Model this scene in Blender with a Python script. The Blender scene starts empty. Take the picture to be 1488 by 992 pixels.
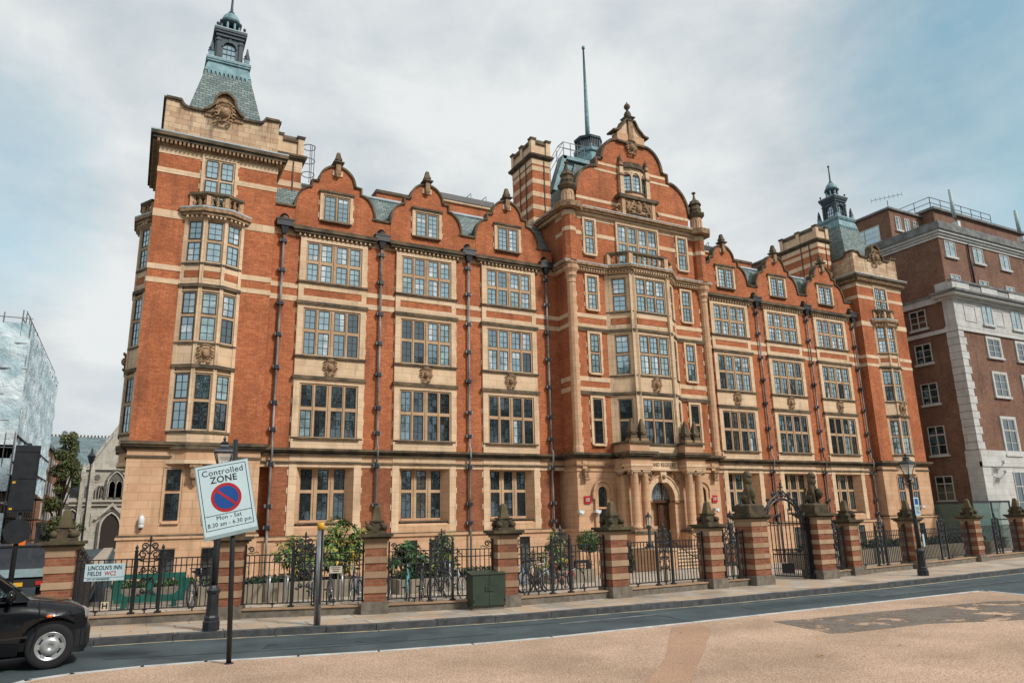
import bpy, bmesh, math, random
from mathutils import Vector, Matrix
random.seed(7)
S = bpy.context.scene
COL = S.collection
R = math.radians
# ------------------------------------------------------------------ camera
cam_d = bpy.data.cameras.new('camera'); cam = bpy.data.objects.new('camera', cam_d); COL.objects.link(cam)
cam_d.sensor_width = 36.0; cam_d.lens = 36.0*1043.83/1488; cam_d.clip_end = 3000; cam_d.clip_start = .1
_y, _p, _r = .4868, .2412, -.0214
_f = Vector((math.sin(_y)*math.cos(_p), math.cos(_y)*math.cos(_p), math.sin(_p)))
_rt = Vector((math.cos(_y), -math.sin(_y), 0)); _up = _rt.cross(_f)
_r2 = _rt*math.cos(_r)+_up*math.sin(_r); _u2 = -_rt*math.sin(_r)+_up*math.cos(_r)
M = Matrix((_r2, _u2, -_f)).transposed().to_4x4(); M.translation = Vector((-29.875, -38.955, 2.25))
cam.matrix_world = M; S.camera = cam
# ------------------------------------------------------------------ light
SUN_DIR = Vector((.42, -.72, .74)).normalized()
EXPO = .76
world = bpy.data.worlds.new('World'); S.world = world; world.use_nodes = True
nt = world.node_tree; nt.nodes.clear()
def N(nt, t, **k):
    n = nt.nodes.new(t)
    for a, b in k.items():
        if a.startswith('i_'):
            n.inputs[a[2:].replace('_', ' ')].default_value = b
        else: setattr(n, a, b)
    return n
out = N(nt, 'ShaderNodeOutputWorld'); bg = N(nt, 'ShaderNodeBackground'); bg.inputs['Strength'].default_value = .1
sky = N(nt, 'ShaderNodeTexSky', sky_type='NISHITA', sun_disc=False)
sky.sun_elevation = math.asin(SUN_DIR.z); sky.sun_rotation = math.atan2(SUN_DIR.x, SUN_DIR.y); sky.air_density = 1.0; sky.dust_density = 1.5
tc = N(nt, 'ShaderNodeTexCoord'); mp = N(nt, 'ShaderNodeMapping'); mp.inputs['Scale'].default_value = (1, 1, 1.9)
nt.links.new(tc.outputs['Generated'], mp.inputs['Vector'])
n1 = N(nt, 'ShaderNodeTexNoise'); n1.inputs['Scale'].default_value = 1.7; n1.inputs['Detail'].default_value = 9; n1.inputs['Roughness'].default_value = .58
n1.inputs['Distortion'].default_value = .15
nt.links.new(mp.outputs['Vector'], n1.inputs['Vector'])
def hole(direction, cosw):                      # a thin spot in the cloud deck round a direction of the sky
    d = N(nt, 'ShaderNodeVectorMath', operation='DOT_PRODUCT'); d.inputs[1].default_value = Vector(direction).normalized()
    nm = N(nt, 'ShaderNodeVectorMath', operation='NORMALIZE'); nt.links.new(tc.outputs['Generated'], nm.inputs[0]); nt.links.new(nm.outputs[0], d.inputs[0])
    r = N(nt, 'ShaderNodeMapRange'); r.inputs['From Min'].default_value = cosw; r.inputs['From Max'].default_value = 1; r.interpolation_type = 'SMOOTHSTEP'
    nt.links.new(d.outputs['Value'], r.inputs['Value']); return r.outputs[0]
def mth(nt, op, a, b=None, c=None):
    m = N(nt, 'ShaderNodeMath', operation=op)
    for i, q in enumerate((a, b, c)):
        if q is None: continue
        if isinstance(q, (int, float)): m.inputs[i].default_value = q
        else: nt.links.new(q, m.inputs[i])
    return m.outputs[0]
h = mth(nt, 'MAXIMUM', hole((.84, .30, .46), .925), mth(nt, 'MULTIPLY', hole((-.20, .90, .38), .975), .48))
fac = mth(nt, 'ADD', mth(nt, 'MULTIPLY', h, .68), mth(nt, 'MULTIPLY', mth(nt, 'SUBTRACT', n1.outputs['Fac'], .5), 1.0))
cr = N(nt, 'ShaderNodeMapRange'); cr.inputs['From Min'].default_value = .22; cr.inputs['From Max'].default_value = .85
nt.links.new(fac, cr.inputs['Value'])
n2 = N(nt, 'ShaderNodeTexNoise'); n2.inputs['Scale'].default_value = 3.4; n2.inputs['Detail'].default_value = 9; n2.inputs['Roughness'].default_value = .55; n2.inputs['Distortion'].default_value = .2
nt.links.new(mp.outputs['Vector'], n2.inputs['Vector'])
cl = N(nt, 'ShaderNodeMix', data_type='RGBA'); cl.inputs[6].default_value = (3.15, 3.55, 3.8, 1); cl.inputs[7].default_value = (4.85, 5.0, 5.0, 1)
c2r = N(nt, 'ShaderNodeMapRange'); c2r.inputs['From Min'].default_value = .34; c2r.inputs['From Max'].default_value = .60
nt.links.new(n2.outputs['Fac'], c2r.inputs['Value']); nt.links.new(c2r.outputs[0], cl.inputs[0])
gain = N(nt, 'ShaderNodeVectorMath', operation='MULTIPLY'); gain.inputs[1].default_value = (.34, .95, .86)
nt.links.new(sky.outputs[0], gain.inputs[0])
mx = N(nt, 'ShaderNodeMix', data_type='RGBA')
nt.links.new(cr.outputs[0], mx.inputs[0]); nt.links.new(cl.outputs[2], mx.inputs[6]); nt.links.new(gain.outputs[0], mx.inputs[7])
nt.links.new(mx.outputs[2], bg.inputs['Color']); nt.links.new(bg.outputs[0], out.inputs[0])
sd = bpy.data.lights.new('sun', 'SUN'); sd.energy = 2.2; sd.angle = R(10); sd.color = (1, .95, .88)
sun = bpy.data.objects.new('sun', sd); COL.objects.link(sun); sun.rotation_euler = (-SUN_DIR).to_track_quat('-Z', 'Y').to_euler()
S.view_settings.view_transform = 'Standard'; S.view_settings.look = 'None'; S.view_settings.gamma = 1; S.view_settings.exposure = EXPO
S.view_settings.use_curve_mapping = False
# ------------------------------------------------------------------ materials
def mat_base(name, rough=.8, spec=.3, metal=0):
    m = bpy.data.materials.new(name); m.use_nodes = True
    b = m.node_tree.nodes['Principled BSDF']; b.inputs['Roughness'].default_value = rough
    b.inputs['Specular IOR Level'].default_value = spec; b.inputs['Metallic'].default_value = metal
    return m, m.node_tree, b
def wall_uv(nt, su=1, sv=1):                    # metres along the wall and up it, whichever way the wall faces
    g = N(nt, 'ShaderNodeNewGeometry'); p = N(nt, 'ShaderNodeSeparateXYZ'); n = N(nt, 'ShaderNodeSeparateXYZ')
    nt.links.new(g.outputs['Position'], p.inputs[0]); nt.links.new(g.outputs['True Normal'], n.inputs[0])
    f = mth(nt, 'GREATER_THAN', mth(nt, 'ABSOLUTE', n.outputs[0]), .75)
    u = mth(nt, 'ADD', mth(nt, 'MULTIPLY', p.outputs[0], mth(nt, 'SUBTRACT', 1, f)), mth(nt, 'MULTIPLY', p.outputs[1], f))
    c = N(nt, 'ShaderNodeCombineXYZ'); nt.links.new(mth(nt, 'MULTIPLY', u, su), c.inputs[0]); nt.links.new(mth(nt, 'MULTIPLY', p.outputs[2], sv), c.inputs[1])
    return c.outputs[0]
def pos(nt):
    return N(nt, 'ShaderNodeNewGeometry').outputs['Position']
def noise(nt, vec, scale, detail=4, rough=.6):
    n = N(nt, 'ShaderNodeTexNoise'); n.inputs['Scale'].default_value = scale; n.inputs['Detail'].default_value = detail; n.inputs['Roughness'].default_value = rough
    if vec is not None: nt.links.new(vec, n.inputs['Vector'])
    return n.outputs['Fac']
def rng(nt, v, a, b, c=0, d=1):
    r = N(nt, 'ShaderNodeMapRange'); nt.links.new(v, r.inputs['Value'])
    for k, q in zip(('From Min', 'From Max', 'To Min', 'To Max'), (a, b, c, d)): r.inputs[k].default_value = q
    return r.outputs[0]
def mixc(nt, f, a, b, mode='MIX'):
    m = N(nt, 'ShaderNodeMix', data_type='RGBA', blend_type=mode)
    for i, q in ((0, f), (6, a), (7, b)):
        if isinstance(q, (int, float)): m.inputs[i].default_value = q
        elif isinstance(q, tuple): m.inputs[i].default_value = q if len(q) == 4 else (*q, 1)
        else: nt.links.new(q, m.inputs[i])
    return m.outputs[2]
def bump(nt, b, hgt, strength=.3, dist=.02):
    n = N(nt, 'ShaderNodeBump'); n.inputs['Strength'].default_value = strength; n.inputs['Distance'].default_value = dist
    nt.links.new(hgt, n.inputs['Height']); nt.links.new(n.outputs[0], b.inputs['Normal'])
def plain(name, c1, c2=None, rough=.7, spec=.3, metal=0, scale=3., bmp=0, detail=4):
    m, nt, b = mat_base(name, rough, spec, metal)
    c2 = c2 or tuple(x*.8 for x in c1)
    f = rng(nt, noise(nt, pos(nt), scale, detail), .35, .65)
    nt.links.new(mixc(nt, f, c1, c2), b.inputs['Base Color'])
    if bmp: bump(nt, b, noise(nt, pos(nt), scale*8, 3), bmp)
    return m
def brickmat(name, c1, c2, mortar, w=.225, hh=.075, mort=.009, dirt=.35, bscale=.5, offset=.5, soot=(.1, .05, .035)):
    m, nt, b = mat_base(name, .88, .2)
    uv = wall_uv(nt)
    t = N(nt, 'ShaderNodeTexBrick', offset=offset); t.inputs['Scale'].default_value = 1; t.inputs['Brick Width'].default_value = w
    t.inputs['Row Height'].default_value = hh; t.inputs['Mortar Size'].default_value = mort; t.inputs['Mortar Smooth'].default_value = .2
    t.inputs['Color1'].default_value = (*c1, 1); t.inputs['Color2'].default_value = (*c2, 1); t.inputs['Mortar'].default_value = (*mortar, 1)
    nt.links.new(uv, t.inputs['Vector'])
    big = rng(nt, noise(nt, pos(nt), bscale, 6, .65), .42, .68)
    sp = N(nt, 'ShaderNodeMapping'); sp.inputs['Scale'].default_value = (1.2, 1.2, .16); nt.links.new(pos(nt), sp.inputs['Vector'])
    streak = rng(nt, noise(nt, sp.outputs[0], 1.3, 5, .6), .52, .75)
    fine = rng(nt, noise(nt, pos(nt), 7, 3), .35, .7, .82, 1.15)
    col = mixc(nt, mth(nt, 'MULTIPLY', big, dirt), t.outputs['Color'], tuple(x*.55 for x in c2))
    col = mixc(nt, mth(nt, 'MULTIPLY', streak, dirt), col, soot)
    cm = N(nt, 'ShaderNodeCombineColor'); [nt.links.new(fine, cm.inputs[i]) for i in range(3)]
    col = mixc(nt, 1.0, col, cm.outputs[0], 'MULTIPLY')
    nt.links.new(col, b.inputs['Base Color']); bump(nt, b, t.outputs['Fac'], -.35, .01)
    return m
def stonemat(name, c1, c2, jw=.85, jh=.34, stain=.5, soot=(.07, .06, .05), joint=.55):
    m, nt, b = mat_base(name, .9, .2)
    uv = wall_uv(nt)
    t = N(nt, 'ShaderNodeTexBrick', offset=.5); t.inputs['Scale'].default_value = 1; t.inputs['Brick Width'].default_value = jw
    t.inputs['Row Height'].default_value = jh; t.inputs['Mortar Size'].default_value = .008; t.inputs['Bias'].default_value = -.2
    t.inputs['Color1'].default_value = (*c1, 1); t.inputs['Color2'].default_value = (*c2, 1); t.inputs['Mortar'].default_value = (*[x*joint for x in c2], 1)
    nt.links.new(uv, t.inputs['Vector'])
    f1 = rng(nt, noise(nt, pos(nt), 1.1, 6, .65), .4, .7)
    col = mixc(nt, mth(nt, 'MULTIPLY', f1, .55), t.outputs['Color'], tuple(x*.66 for x in c2))
    sp = N(nt, 'ShaderNodeMapping'); sp.inputs['Scale'].default_value = (1.6, 1.6, .3); nt.links.new(pos(nt), sp.inputs['Vector'])
    st = rng(nt, noise(nt, sp.outputs[0], 1.5, 6, .6), .55, .78)
    col = mixc(nt, mth(nt, 'MULTIPLY', st, stain), col, soot)
    nt.links.new(col, b.inputs['Base Color']); bump(nt, b, noise(nt, pos(nt), 14, 4), .25, .01)
    return m
BRICK = brickmat('red_brick', (.53, .185, .08), (.39, .122, .052), (.31, .115, .06), w=.30, hh=.10, mort=.012, dirt=.6)
BRICKLOW = brickmat('dark_red_brick', (.36, .135, .066), (.26, .09, .043), (.22, .10, .06), w=.30, hh=.10, mort=.012, dirt=.6)  # ground-floor brick, darker and browner than the brick above
PALE = stonemat('pale_terracotta_stone', (.68, .505, .345), (.61, .435, .275), 1.1, .42, .5)
WARM = stonemat('warm_sandstone', (.58, .375, .235), (.53, .315, .185), .95, .38, .4)
WEATH = stonemat('weathered_parapet_stone', (.62, .46, .31), (.40, .25, .15), .62, .31, 1.0, (.045, .045, .042), .3)
MULL = stonemat('mullion_stone', (.50, .345, .215), (.43, .28, .165), 2.5, .9, .45)  # browner mullion stone, with the reveal shadow also put into its colour
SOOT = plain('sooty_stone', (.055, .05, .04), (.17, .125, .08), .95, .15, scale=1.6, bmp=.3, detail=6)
CARVE = plain('carved_stone', (.40, .26, .15), (.17, .11, .07), .9, .2, scale=5, bmp=.35, detail=5)
LEAD = plain('lead_sheet', (.40, .47, .50), (.28, .34, .37), .55, .4, scale=2.5)
COPPER = plain('copper_green', (.20, .34, .37), (.10, .19, .22), .6, .4, scale=3.2, detail=6)
COPDARK = plain('dark_bronze', (.045, .075, .09), (.025, .04, .05), .55, .4, scale=4)
IRON = plain('black_iron', (.010, .012, .016), (.02, .022, .026), .42, .5, scale=6)
PIPE = plain('worn_pipe_paint', (.025, .027, .032), (.28, .275, .27), .6, .4, scale=.55, detail=7)
DARK = plain('dark_void', (.008, .009, .011), (.012, .013, .015), .9, .1)
GREYP = plain('granite_plinth', (.20, .175, .145), (.12, .105, .085), .9, .2, scale=6, bmp=.2)
def slatemat(name, c1, c2, w=.34, hh=.17):
    m, nt, b = mat_base(name, .75, .35)
    t = N(nt, 'ShaderNodeTexBrick', offset=.5); t.inputs['Scale'].default_value = 1; t.inputs['Brick Width'].default_value = w
    t.inputs['Row Height'].default_value = hh; t.inputs['Mortar Size'].default_value = .022; t.inputs['Mortar Smooth'].default_value = .4
    t.inputs['Color1'].default_value = (*c1, 1); t.inputs['Color2'].default_value = (*c2, 1); t.inputs['Mortar'].default_value = (.03, .04, .045, 1)
    nt.links.new(wall_uv(nt), t.inputs['Vector'])
    f = rng(nt, noise(nt, pos(nt), 4, 4), .35, .65)
    nt.links.new(mixc(nt, mth(nt, 'MULTIPLY', f, .5), t.outputs['Color'], (.09, .14, .14)), b.inputs['Base Color']); bump(nt, b, t.outputs['Fac'], -.6, .03)
    return m
SLATE = slatemat('green_slate', (.26, .315, .30), (.115, .155, .15))
def glassmat(name, base, refl=.4, tint=(.72, .93, 1.0), streak=None):
    m, nt, b = mat_base(name, .12, .5)
    f = rng(nt, noise(nt, pos(nt), 1.7, 3), .4, .62)
    nt.links.new(mixc(nt, f, base, tuple(x*.45 for x in base)), b.inputs['Base Color'])
    g = N(nt, 'ShaderNodeBsdfGlossy'); g.inputs['Roughness'].default_value = .025; g.inputs['Color'].default_value = (*tint, 1)
    bp = N(nt, 'ShaderNodeBump'); bp.inputs['Strength'].default_value = .12; bp.inputs['Distance'].default_value = .02
    nt.links.new(noise(nt, pos(nt), 3.5, 2), bp.inputs['Height']); nt.links.new(bp.outputs[0], g.inputs['Normal'])
    lw = N(nt, 'ShaderNodeLayerWeight'); lw.inputs['Blend'].default_value = .25
    fac = mth(nt, 'ADD', refl, mth(nt, 'MULTIPLY', lw.outputs['Fresnel'], .3))
    mxs = N(nt, 'ShaderNodeMixShader'); nt.links.new(fac, mxs.inputs[0]); nt.links.new(b.outputs[0], mxs.inputs[1]); nt.links.new(g.outputs[0], mxs.inputs[2])
    nt.links.new(mxs.outputs[0], nt.nodes['Material Output'].inputs[0])
    return m
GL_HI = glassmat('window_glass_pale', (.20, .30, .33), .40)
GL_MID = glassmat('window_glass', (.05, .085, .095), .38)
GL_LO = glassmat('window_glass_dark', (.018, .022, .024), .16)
GL_BL = glassmat('window_glass_blind', (.30, .42, .44), .16)
GL_WHITE = glassmat('window_glass_cloud_white', (.62, .68, .70), .2)  # whitish cloud reflection put into the colour of single panes
GL_WARM = glassmat('window_glass_warm_room', (.075, .06, .04), .14)
LAMPON = bpy.data.materials.new('lit_tube_lamp'); LAMPON.use_nodes = True
_b = LAMPON.node_tree.nodes['Principled BSDF']; _b.inputs['Emission Color'].default_value = (1, .93, .8, 1); _b.inputs['Emission Strength'].default_value = .55; _b.inputs['Base Color'].default_value = (.8, .8, .75, 1)
# ------------------------------------------------------------------ mesh helpers
class Frame:                                    # u runs along a wall, d goes into it, z is up
    def __init__(s, ox=0, oy=0, ux=1, uy=0):
        l = math.hypot(ux, uy); s.o = (ox, oy); s.u = (ux/l, uy/l); s.n = (-uy/l, ux/l)
    def __call__(s, u, d, z):
        return (s.o[0]+u*s.u[0]+d*s.n[0], s.o[1]+u*s.u[1]+d*s.n[1], z)
    def off(s, u=0, d=0):
        p = s(u, d, 0); return Frame(p[0], p[1], *s.u)
def seg_frame(a, b):
    return Frame(a[0], a[1], b[0]-a[0], b[1]-a[1]), math.hypot(b[0]-a[0], b[1]-a[1])
F0 = Frame()
class MB:
    def __init__(s): s.v = []; s.f = []; s.m = []; s.s = []
    def face(s, pts, m, sm=False):
        i = len(s.v); s.v += [tuple(p) for p in pts]; s.f.append(tuple(range(i, i+len(pts)))); s.m.append(m); s.s.append(sm)
    def hexa(s, p, m):                          # p: 8 points, bottom ring then top ring
        i = len(s.v); s.v += [tuple(q) for q in p]
        for q in ((0, 3, 2, 1), (4, 5, 6, 7), (0, 1, 5, 4), (1, 2, 6, 5), (2, 3, 7, 6), (3, 0, 4, 7)):
            s.f.append(tuple(i+k for k in q)); s.m.append(m); s.s.append(False)
    def box(s, x0, x1, y0, y1, z0, z1, m):
        s.hexa([(x0, y0, z0), (x1, y0, z0), (x1, y1, z0), (x0, y1, z0), (x0, y0, z1), (x1, y0, z1), (x1, y1, z1), (x0, y1, z1)], m)
    def fbox(s, F, u0, u1, d0, d1, z0, z1, m):
        s.hexa([F(u0, d0, z0), F(u1, d0, z0), F(u1, d1, z0), F(u0, d1, z0), F(u0, d0, z1), F(u1, d0, z1), F(u1, d1, z1), F(u0, d1, z1)], m)
    def taper(s, cx, cy, z0, z1, a0, a1, m, b0=None, b1=None, F=None):
        b0 = a0 if b0 is None else b0; b1 = a1 if b1 is None else b1
        ring = lambda a, b, z: [(cx-a, cy-b, z), (cx+a, cy-b, z), (cx+a, cy+b, z), (cx-a, cy+b, z)]
        q = ring(a0, b0, z0)+ring(a1, b1, z1)
        if F: q = [F(x, y, z) for x, y, z in q]
        s.hexa(q, m)
    def prism(s, F, poly, d0, d1, m, sm=False):
        a = [F(u, d0, z) for u, z in poly]; b = [F(u, d1, z) for u, z in poly]; n = len(poly)
        s.face(a, m); s.face(b[::-1], m)
        for i in range(n):
            j = (i+1) % n; s.face([a[i], a[j], b[j], b[i]], m, sm)
    def plan(s, poly, z0, z1, m):               # extrude a plan polygon upwards
        n = len(poly); a = [(x, y, z0) for x, y in poly]; b = [(x, y, z1) for x, y in poly]
        s.face(a[::-1], m); s.face(b, m)
        for i in range(n):
            j = (i+1) % n; s.face([a[i], a[j], b[j], b[i]], m)
    def ribbon(s, F, pts, th, d0, d1, m):       # a coping that follows a profile in the wall plane
        n = len(pts); off = []
        for i in range(n):
            a = Vector(pts[max(i-1, 0)]); b = Vector(pts[min(i+1, n-1)]); t = (b-a).normalized() if (b-a).length > 1e-6 else Vector((1, 0))
            off.append((pts[i][0]-t.y*th, pts[i][1]+t.x*th))
        for i in range(n-1):
            q = [pts[i], pts[i+1], off[i+1], off[i]]
            s.hexa([F(q[0][0], d0, q[0][1]), F(q[1][0], d0, q[1][1]), F(q[1][0], d1, q[1][1]), F(q[0][0], d1, q[0][1]),
                    F(q[3][0], d0, q[3][1]), F(q[2][0], d0, q[2][1]), F(q[2][0], d1, q[2][1]), F(q[3][0], d1, q[3][1])], m)
    def lathe(s, cx, cy, prof, n, m, sm=True, a0=0., T=None, caps=True):
        base = len(s.v); k = len(prof)
        for r, z in prof:
            for i in range(n):
                a = a0+2*math.pi*i/n; p = (cx+r*math.cos(a), cy+r*math.sin(a), z)
                s.v.append(tuple(T @ Vector(p)) if T else p)
        for j in range(k-1):
            for i in range(n):
                i2 = (i+1) % n
                s.f.append((base+j*n+i, base+j*n+i2, base+(j+1)*n+i2, base+(j+1)*n+i)); s.m.append(m); s.s.append(sm)
        if caps:
            s.f.append(tuple(base+i for i in range(n))[::-1]); s.m.append(m); s.s.append(False)
            s.f.append(tuple(base+(k-1)*n+i for i in range(n))); s.m.append(m); s.s.append(False)
    def tube(s, pts, r, n, m, closed=False, r1=None, sm=True):
        pts = [Vector(p) for p in pts]; k = len(pts); base = len(s.v); prev = None
        for j, p in enumerate(pts):
            if closed: t = pts[(j+1) % k]-pts[j-1]
            else: t = pts[min(j+1, k-1)]-pts[max(j-1, 0)]
            t.normalize()
            if prev is None:
                up = Vector((0, 0, 1)) if abs(t.z) < .9 else Vector((1, 0, 0)); a = t.cross(up).normalized()
            else: a = (prev-t*prev.dot(t)).normalized()
            prev = a; b = t.cross(a); rr = r if r1 is None else r+(r1-r)*j/(k-1)
            for i in range(n):
                w = 2*math.pi*(i+.5)/n; s.v.append(tuple(p+a*math.cos(w)*rr+b*math.sin(w)*rr))
        for j in range(k if closed else k-1):
            j2 = (j+1) % k
            for i in range(n):
                i2 = (i+1) % n; s.f.append((base+j*n+i, base+j*n+i2, base+j2*n+i2, base+j2*n+i)); s.m.append(m); s.s.append(sm and n > 4)
        if not closed:
            s.f.append(tuple(base+i for i in range(n))[::-1]); s.m.append(m); s.s.append(False)
            s.f.append(tuple(base+(k-1)*n+i for i in range(n))); s.m.append(m); s.s.append(False)
    def ball(s, c, r, m, n=10, k=6, sz=1., sx=1., sy=1.):
        pr = [(max(.001, r*math.sin(math.pi*i/k)), -r*math.cos(math.pi*i/k)) for i in range(k+1)]
        T = Matrix.Translation(c) @ Matrix.Diagonal((sx, sy, sz, 1)); s.lathe(0, 0, pr, n, m, True, 0, T, False)
    def build(s, name, parent=None, fix=True):
        me = bpy.data.meshes.new(name); me.from_pydata(s.v, [], s.f)
        ms = []
        for x in s.m:
            if x not in ms: ms.append(x)
        for x in ms: me.materials.append(x)
        me.polygons.foreach_set('material_index', [ms.index(x) for x in s.m]); me.polygons.foreach_set('use_smooth', s.s)
        if fix:
            bm = bmesh.new(); bm.from_mesh(me); bmesh.ops.recalc_face_normals(bm, faces=bm.faces); bm.to_mesh(me); bm.free()
        me.update(); o = bpy.data.objects.new(name, me); COL.objects.link(o)
        if parent: o.parent = parent; o.matrix_parent_inverse = parent.matrix_basis.inverted()
        return o
def tag(o, label, cat, group=None, kind=None):
    if label: o['label'] = label
    if cat: o['category'] = cat
    if group: o['group'] = group
    if kind: o['kind'] = kind
    return o
def thing(name, label, cat, loc=(0, 0, 0), group=None):
    o = bpy.data.objects.new(name, None); COL.objects.link(o); o.location = loc; o.empty_display_size = .3
    return tag(o, label, cat, group)
def reparent(o, p):
    o.parent = p; o.matrix_parent_inverse = p.matrix_basis.inverted(); return o
def dup_tree(o, parent=None):
    c = o.copy(); COL.objects.link(c)
    if parent: c.parent = parent; c.matrix_parent_inverse = o.matrix_parent_inverse.copy()
    for ch in list(o.children): dup_tree(ch, c)
    return c
def struct(o): o['kind'] = 'structure'; return o
def lettering(txt, size, m, name='lettering', bold=0., sx=1., ext=.002, align='CENTER', space=1.06):
    cu = bpy.data.curves.new('txt', 'FONT'); cu.body = txt; cu.size = size; cu.align_x = align; cu.align_y = 'CENTER'; cu.extrude = ext; cu.offset = bold; cu.space_character = space; cu.resolution_u = 4
    o = bpy.data.objects.new('txt', cu); COL.objects.link(o); bpy.context.view_layer.update()
    me = bpy.data.meshes.new_from_object(o.evaluated_get(bpy.context.evaluated_depsgraph_get())); bpy.data.objects.remove(o); bpy.data.curves.remove(cu)
    for v in me.vertices: v.co.x *= sx
    me.materials.clear(); me.materials.append(m)
    q = bpy.data.objects.new(name, me); COL.objects.link(q); return q
def put_text(q, parent, M):                      # stand lettering up on a face: M maps text x,y,z to the world
    q.matrix_world = M
    if parent: q.parent = parent; q.matrix_parent_inverse = parent.matrix_basis.inverted()
    return q
def stand(p, ang=0., tilt=0.):                   # text plane facing -Y, turned by ang about z, tilted in its own plane
    return Matrix.Translation(p) @ Matrix.Rotation(ang, 4, 'Z') @ Matrix.Rotation(R(90), 4, 'X') @ Matrix.Rotation(tilt, 4, 'Z')
def arc(cx, cz, rx, rz, a0, a1, n):
    return [(cx+rx*math.cos(R(a0+(a1-a0)*i/n)), cz+rz*math.sin(R(a0+(a1-a0)*i/n))) for i in range(n+1)]
# ------------------------------------------------------------------ the big brick building
BLD = thing('brick_building', 'long orange-red brick and stone building with curved gables and two copper-topped corner towers', 'building', (0, 0, 0))
rw = random.Random(11)
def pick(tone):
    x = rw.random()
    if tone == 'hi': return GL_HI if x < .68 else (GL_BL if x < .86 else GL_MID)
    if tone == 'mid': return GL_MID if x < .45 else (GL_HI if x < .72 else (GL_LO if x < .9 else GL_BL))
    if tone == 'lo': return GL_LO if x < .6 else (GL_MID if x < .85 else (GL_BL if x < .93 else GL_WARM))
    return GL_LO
def panes(F, a, b, z0, z1, d, cols, rows, G, gm, bars):
    du = (b-a)/cols; dz = (z1-z0)/rows
    cloud_cell = None  # picks the cells painted white as mirrored cloud
    if gm in (GL_HI, GL_MID) and rw.random() < (.6 if gm is GL_HI else .25):
        ci = rw.choice((0, cols-1, 99)); jm = rw.randint(0, rows-1)
        cloud_cell = (lambda i, j: i == ci and j <= jm+1) if ci < 99 else (lambda i, j: j == jm)
    tu = rw.uniform(-.008, .008); tz = rw.uniform(-.008, .008)
    for i in range(cols):
        for j in range(rows):
            u0, u1, w0, w1 = a+i*du, a+(i+1)*du, z0+j*dz, z0+(j+1)*dz
            p = tu+rw.uniform(-.010, .010); q = tz+rw.uniform(-.008, .008)
            cm = gm if cloud_cell is None or not cloud_cell(i, j) else GL_WHITE
            G.face([F(u0, d-p*du/2-q*dz/2, w0), F(u1, d+p*du/2-q*dz/2, w0), F(u1, d+p*du/2+q*dz/2, w1), F(u0, d-p*du/2+q*dz/2, w1)], cm)
    for i in range(1, cols): bars.fbox(F, a+i*du-.012, a+i*du+.012, d-.022, d-.004, z0, z1, IRON)
    for j in range(1, rows): bars.fbox(F, a, b, d-.020, d-.003, z0+j*dz-.011, z0+j*dz+.011, IRON)
    t = .04
    bars.fbox(F, a, a+t, d-.035, d+.01, z0, z1, IRON); bars.fbox(F, b-t, b, d-.035, d+.01, z0, z1, IRON)
    bars.fbox(F, a+t, b-t, d-.034, d+.01, z0, z0+t, IRON); bars.fbox(F, a+t, b-t, d-.034, d+.01, z1-t, z1, IRON)
def window(F, lights, z0, z1, trans=None, sur=None, parent=None, tone='hi', dface=-.14, dg=-.03, rows=(3, 3), cols=2, stone=None, sill=True, teeth=False, head=None):
    stone = stone or PALE; w = MB(); g = MB(); b = MB()
    a0, b1 = lights[0][0], lights[-1][1]
    su0, su1, sz0, sz1 = sur if sur else (a0-.3, b1+.3, z0-.1, z1+.25)
    s2 = dface+.06; k = .1
    if su0 < a0-k: w.fbox(F, su0, a0-k, dface, .02, sz0, sz1, stone)
    if su1 > b1+k: w.fbox(F, b1+k, su1, dface, .02, sz0, sz1, stone)
    mu = MULL
    w.fbox(F, a0-k, a0, s2, .02, sz0, z1+k*.9, mu); w.fbox(F, b1, b1+k, s2, .02, sz0, z1+k*.9, mu)
    w.fbox(F, a0-k, b1+k, dface, .02, z1+k*.9, sz1, stone)
    w.fbox(F, a0, b1, s2+.001, .02, z1, z1+k*.9, mu)
    if z0 > sz0+.01: w.fbox(F, a0, b1, dface+.03, .02, sz0, z0, stone)
    for (p, q), (r, s) in zip(lights, lights[1:]): w.fbox(F, q, r, s2+.01, .02, z0, z1, mu); w.fbox(F, (q+r)/2-.03, (q+r)/2+.03, s2-.03, s2+.01, z0, z1, mu)
    if sill: w.fbox(F, su0+.08, su1-.08, dface-.08, .02, sz0-.09, sz0, SOOT if sill == 'dark' else stone)
    if head: w.fbox(F, su0-.06, su1+.06, dface-.1, .02, sz1, sz1+.12, SOOT)
    if teeth:
        z = sz0+.15; i = 0
        while z < sz1-.3:
            w.fbox(F, su0-.08, su0, -.03, .02, z, z+.3, stone); w.fbox(F, su1, su1+.08, -.03, .02, z, z+.3, stone); z += .78
    for a, e in lights:
        gm = pick(tone)
        if trans:
            w.fbox(F, a, e, s2+.012, .02, trans[0], trans[1], mu)
            panes(F, a, e, z0, trans[0], dg, cols, rows[0], g, gm if rw.random() < .6 else pick(tone), b); panes(F, a, e, trans[1], z1, dg, cols, rows[1], g, gm, b)
        else: panes(F, a, e, z0, z1, dg, cols, rows[0], g, gm, b)
    o = w.build('window', parent); p = g.build('pane', o, False); q = b.build('glazing_bars', o)
    return o
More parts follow.
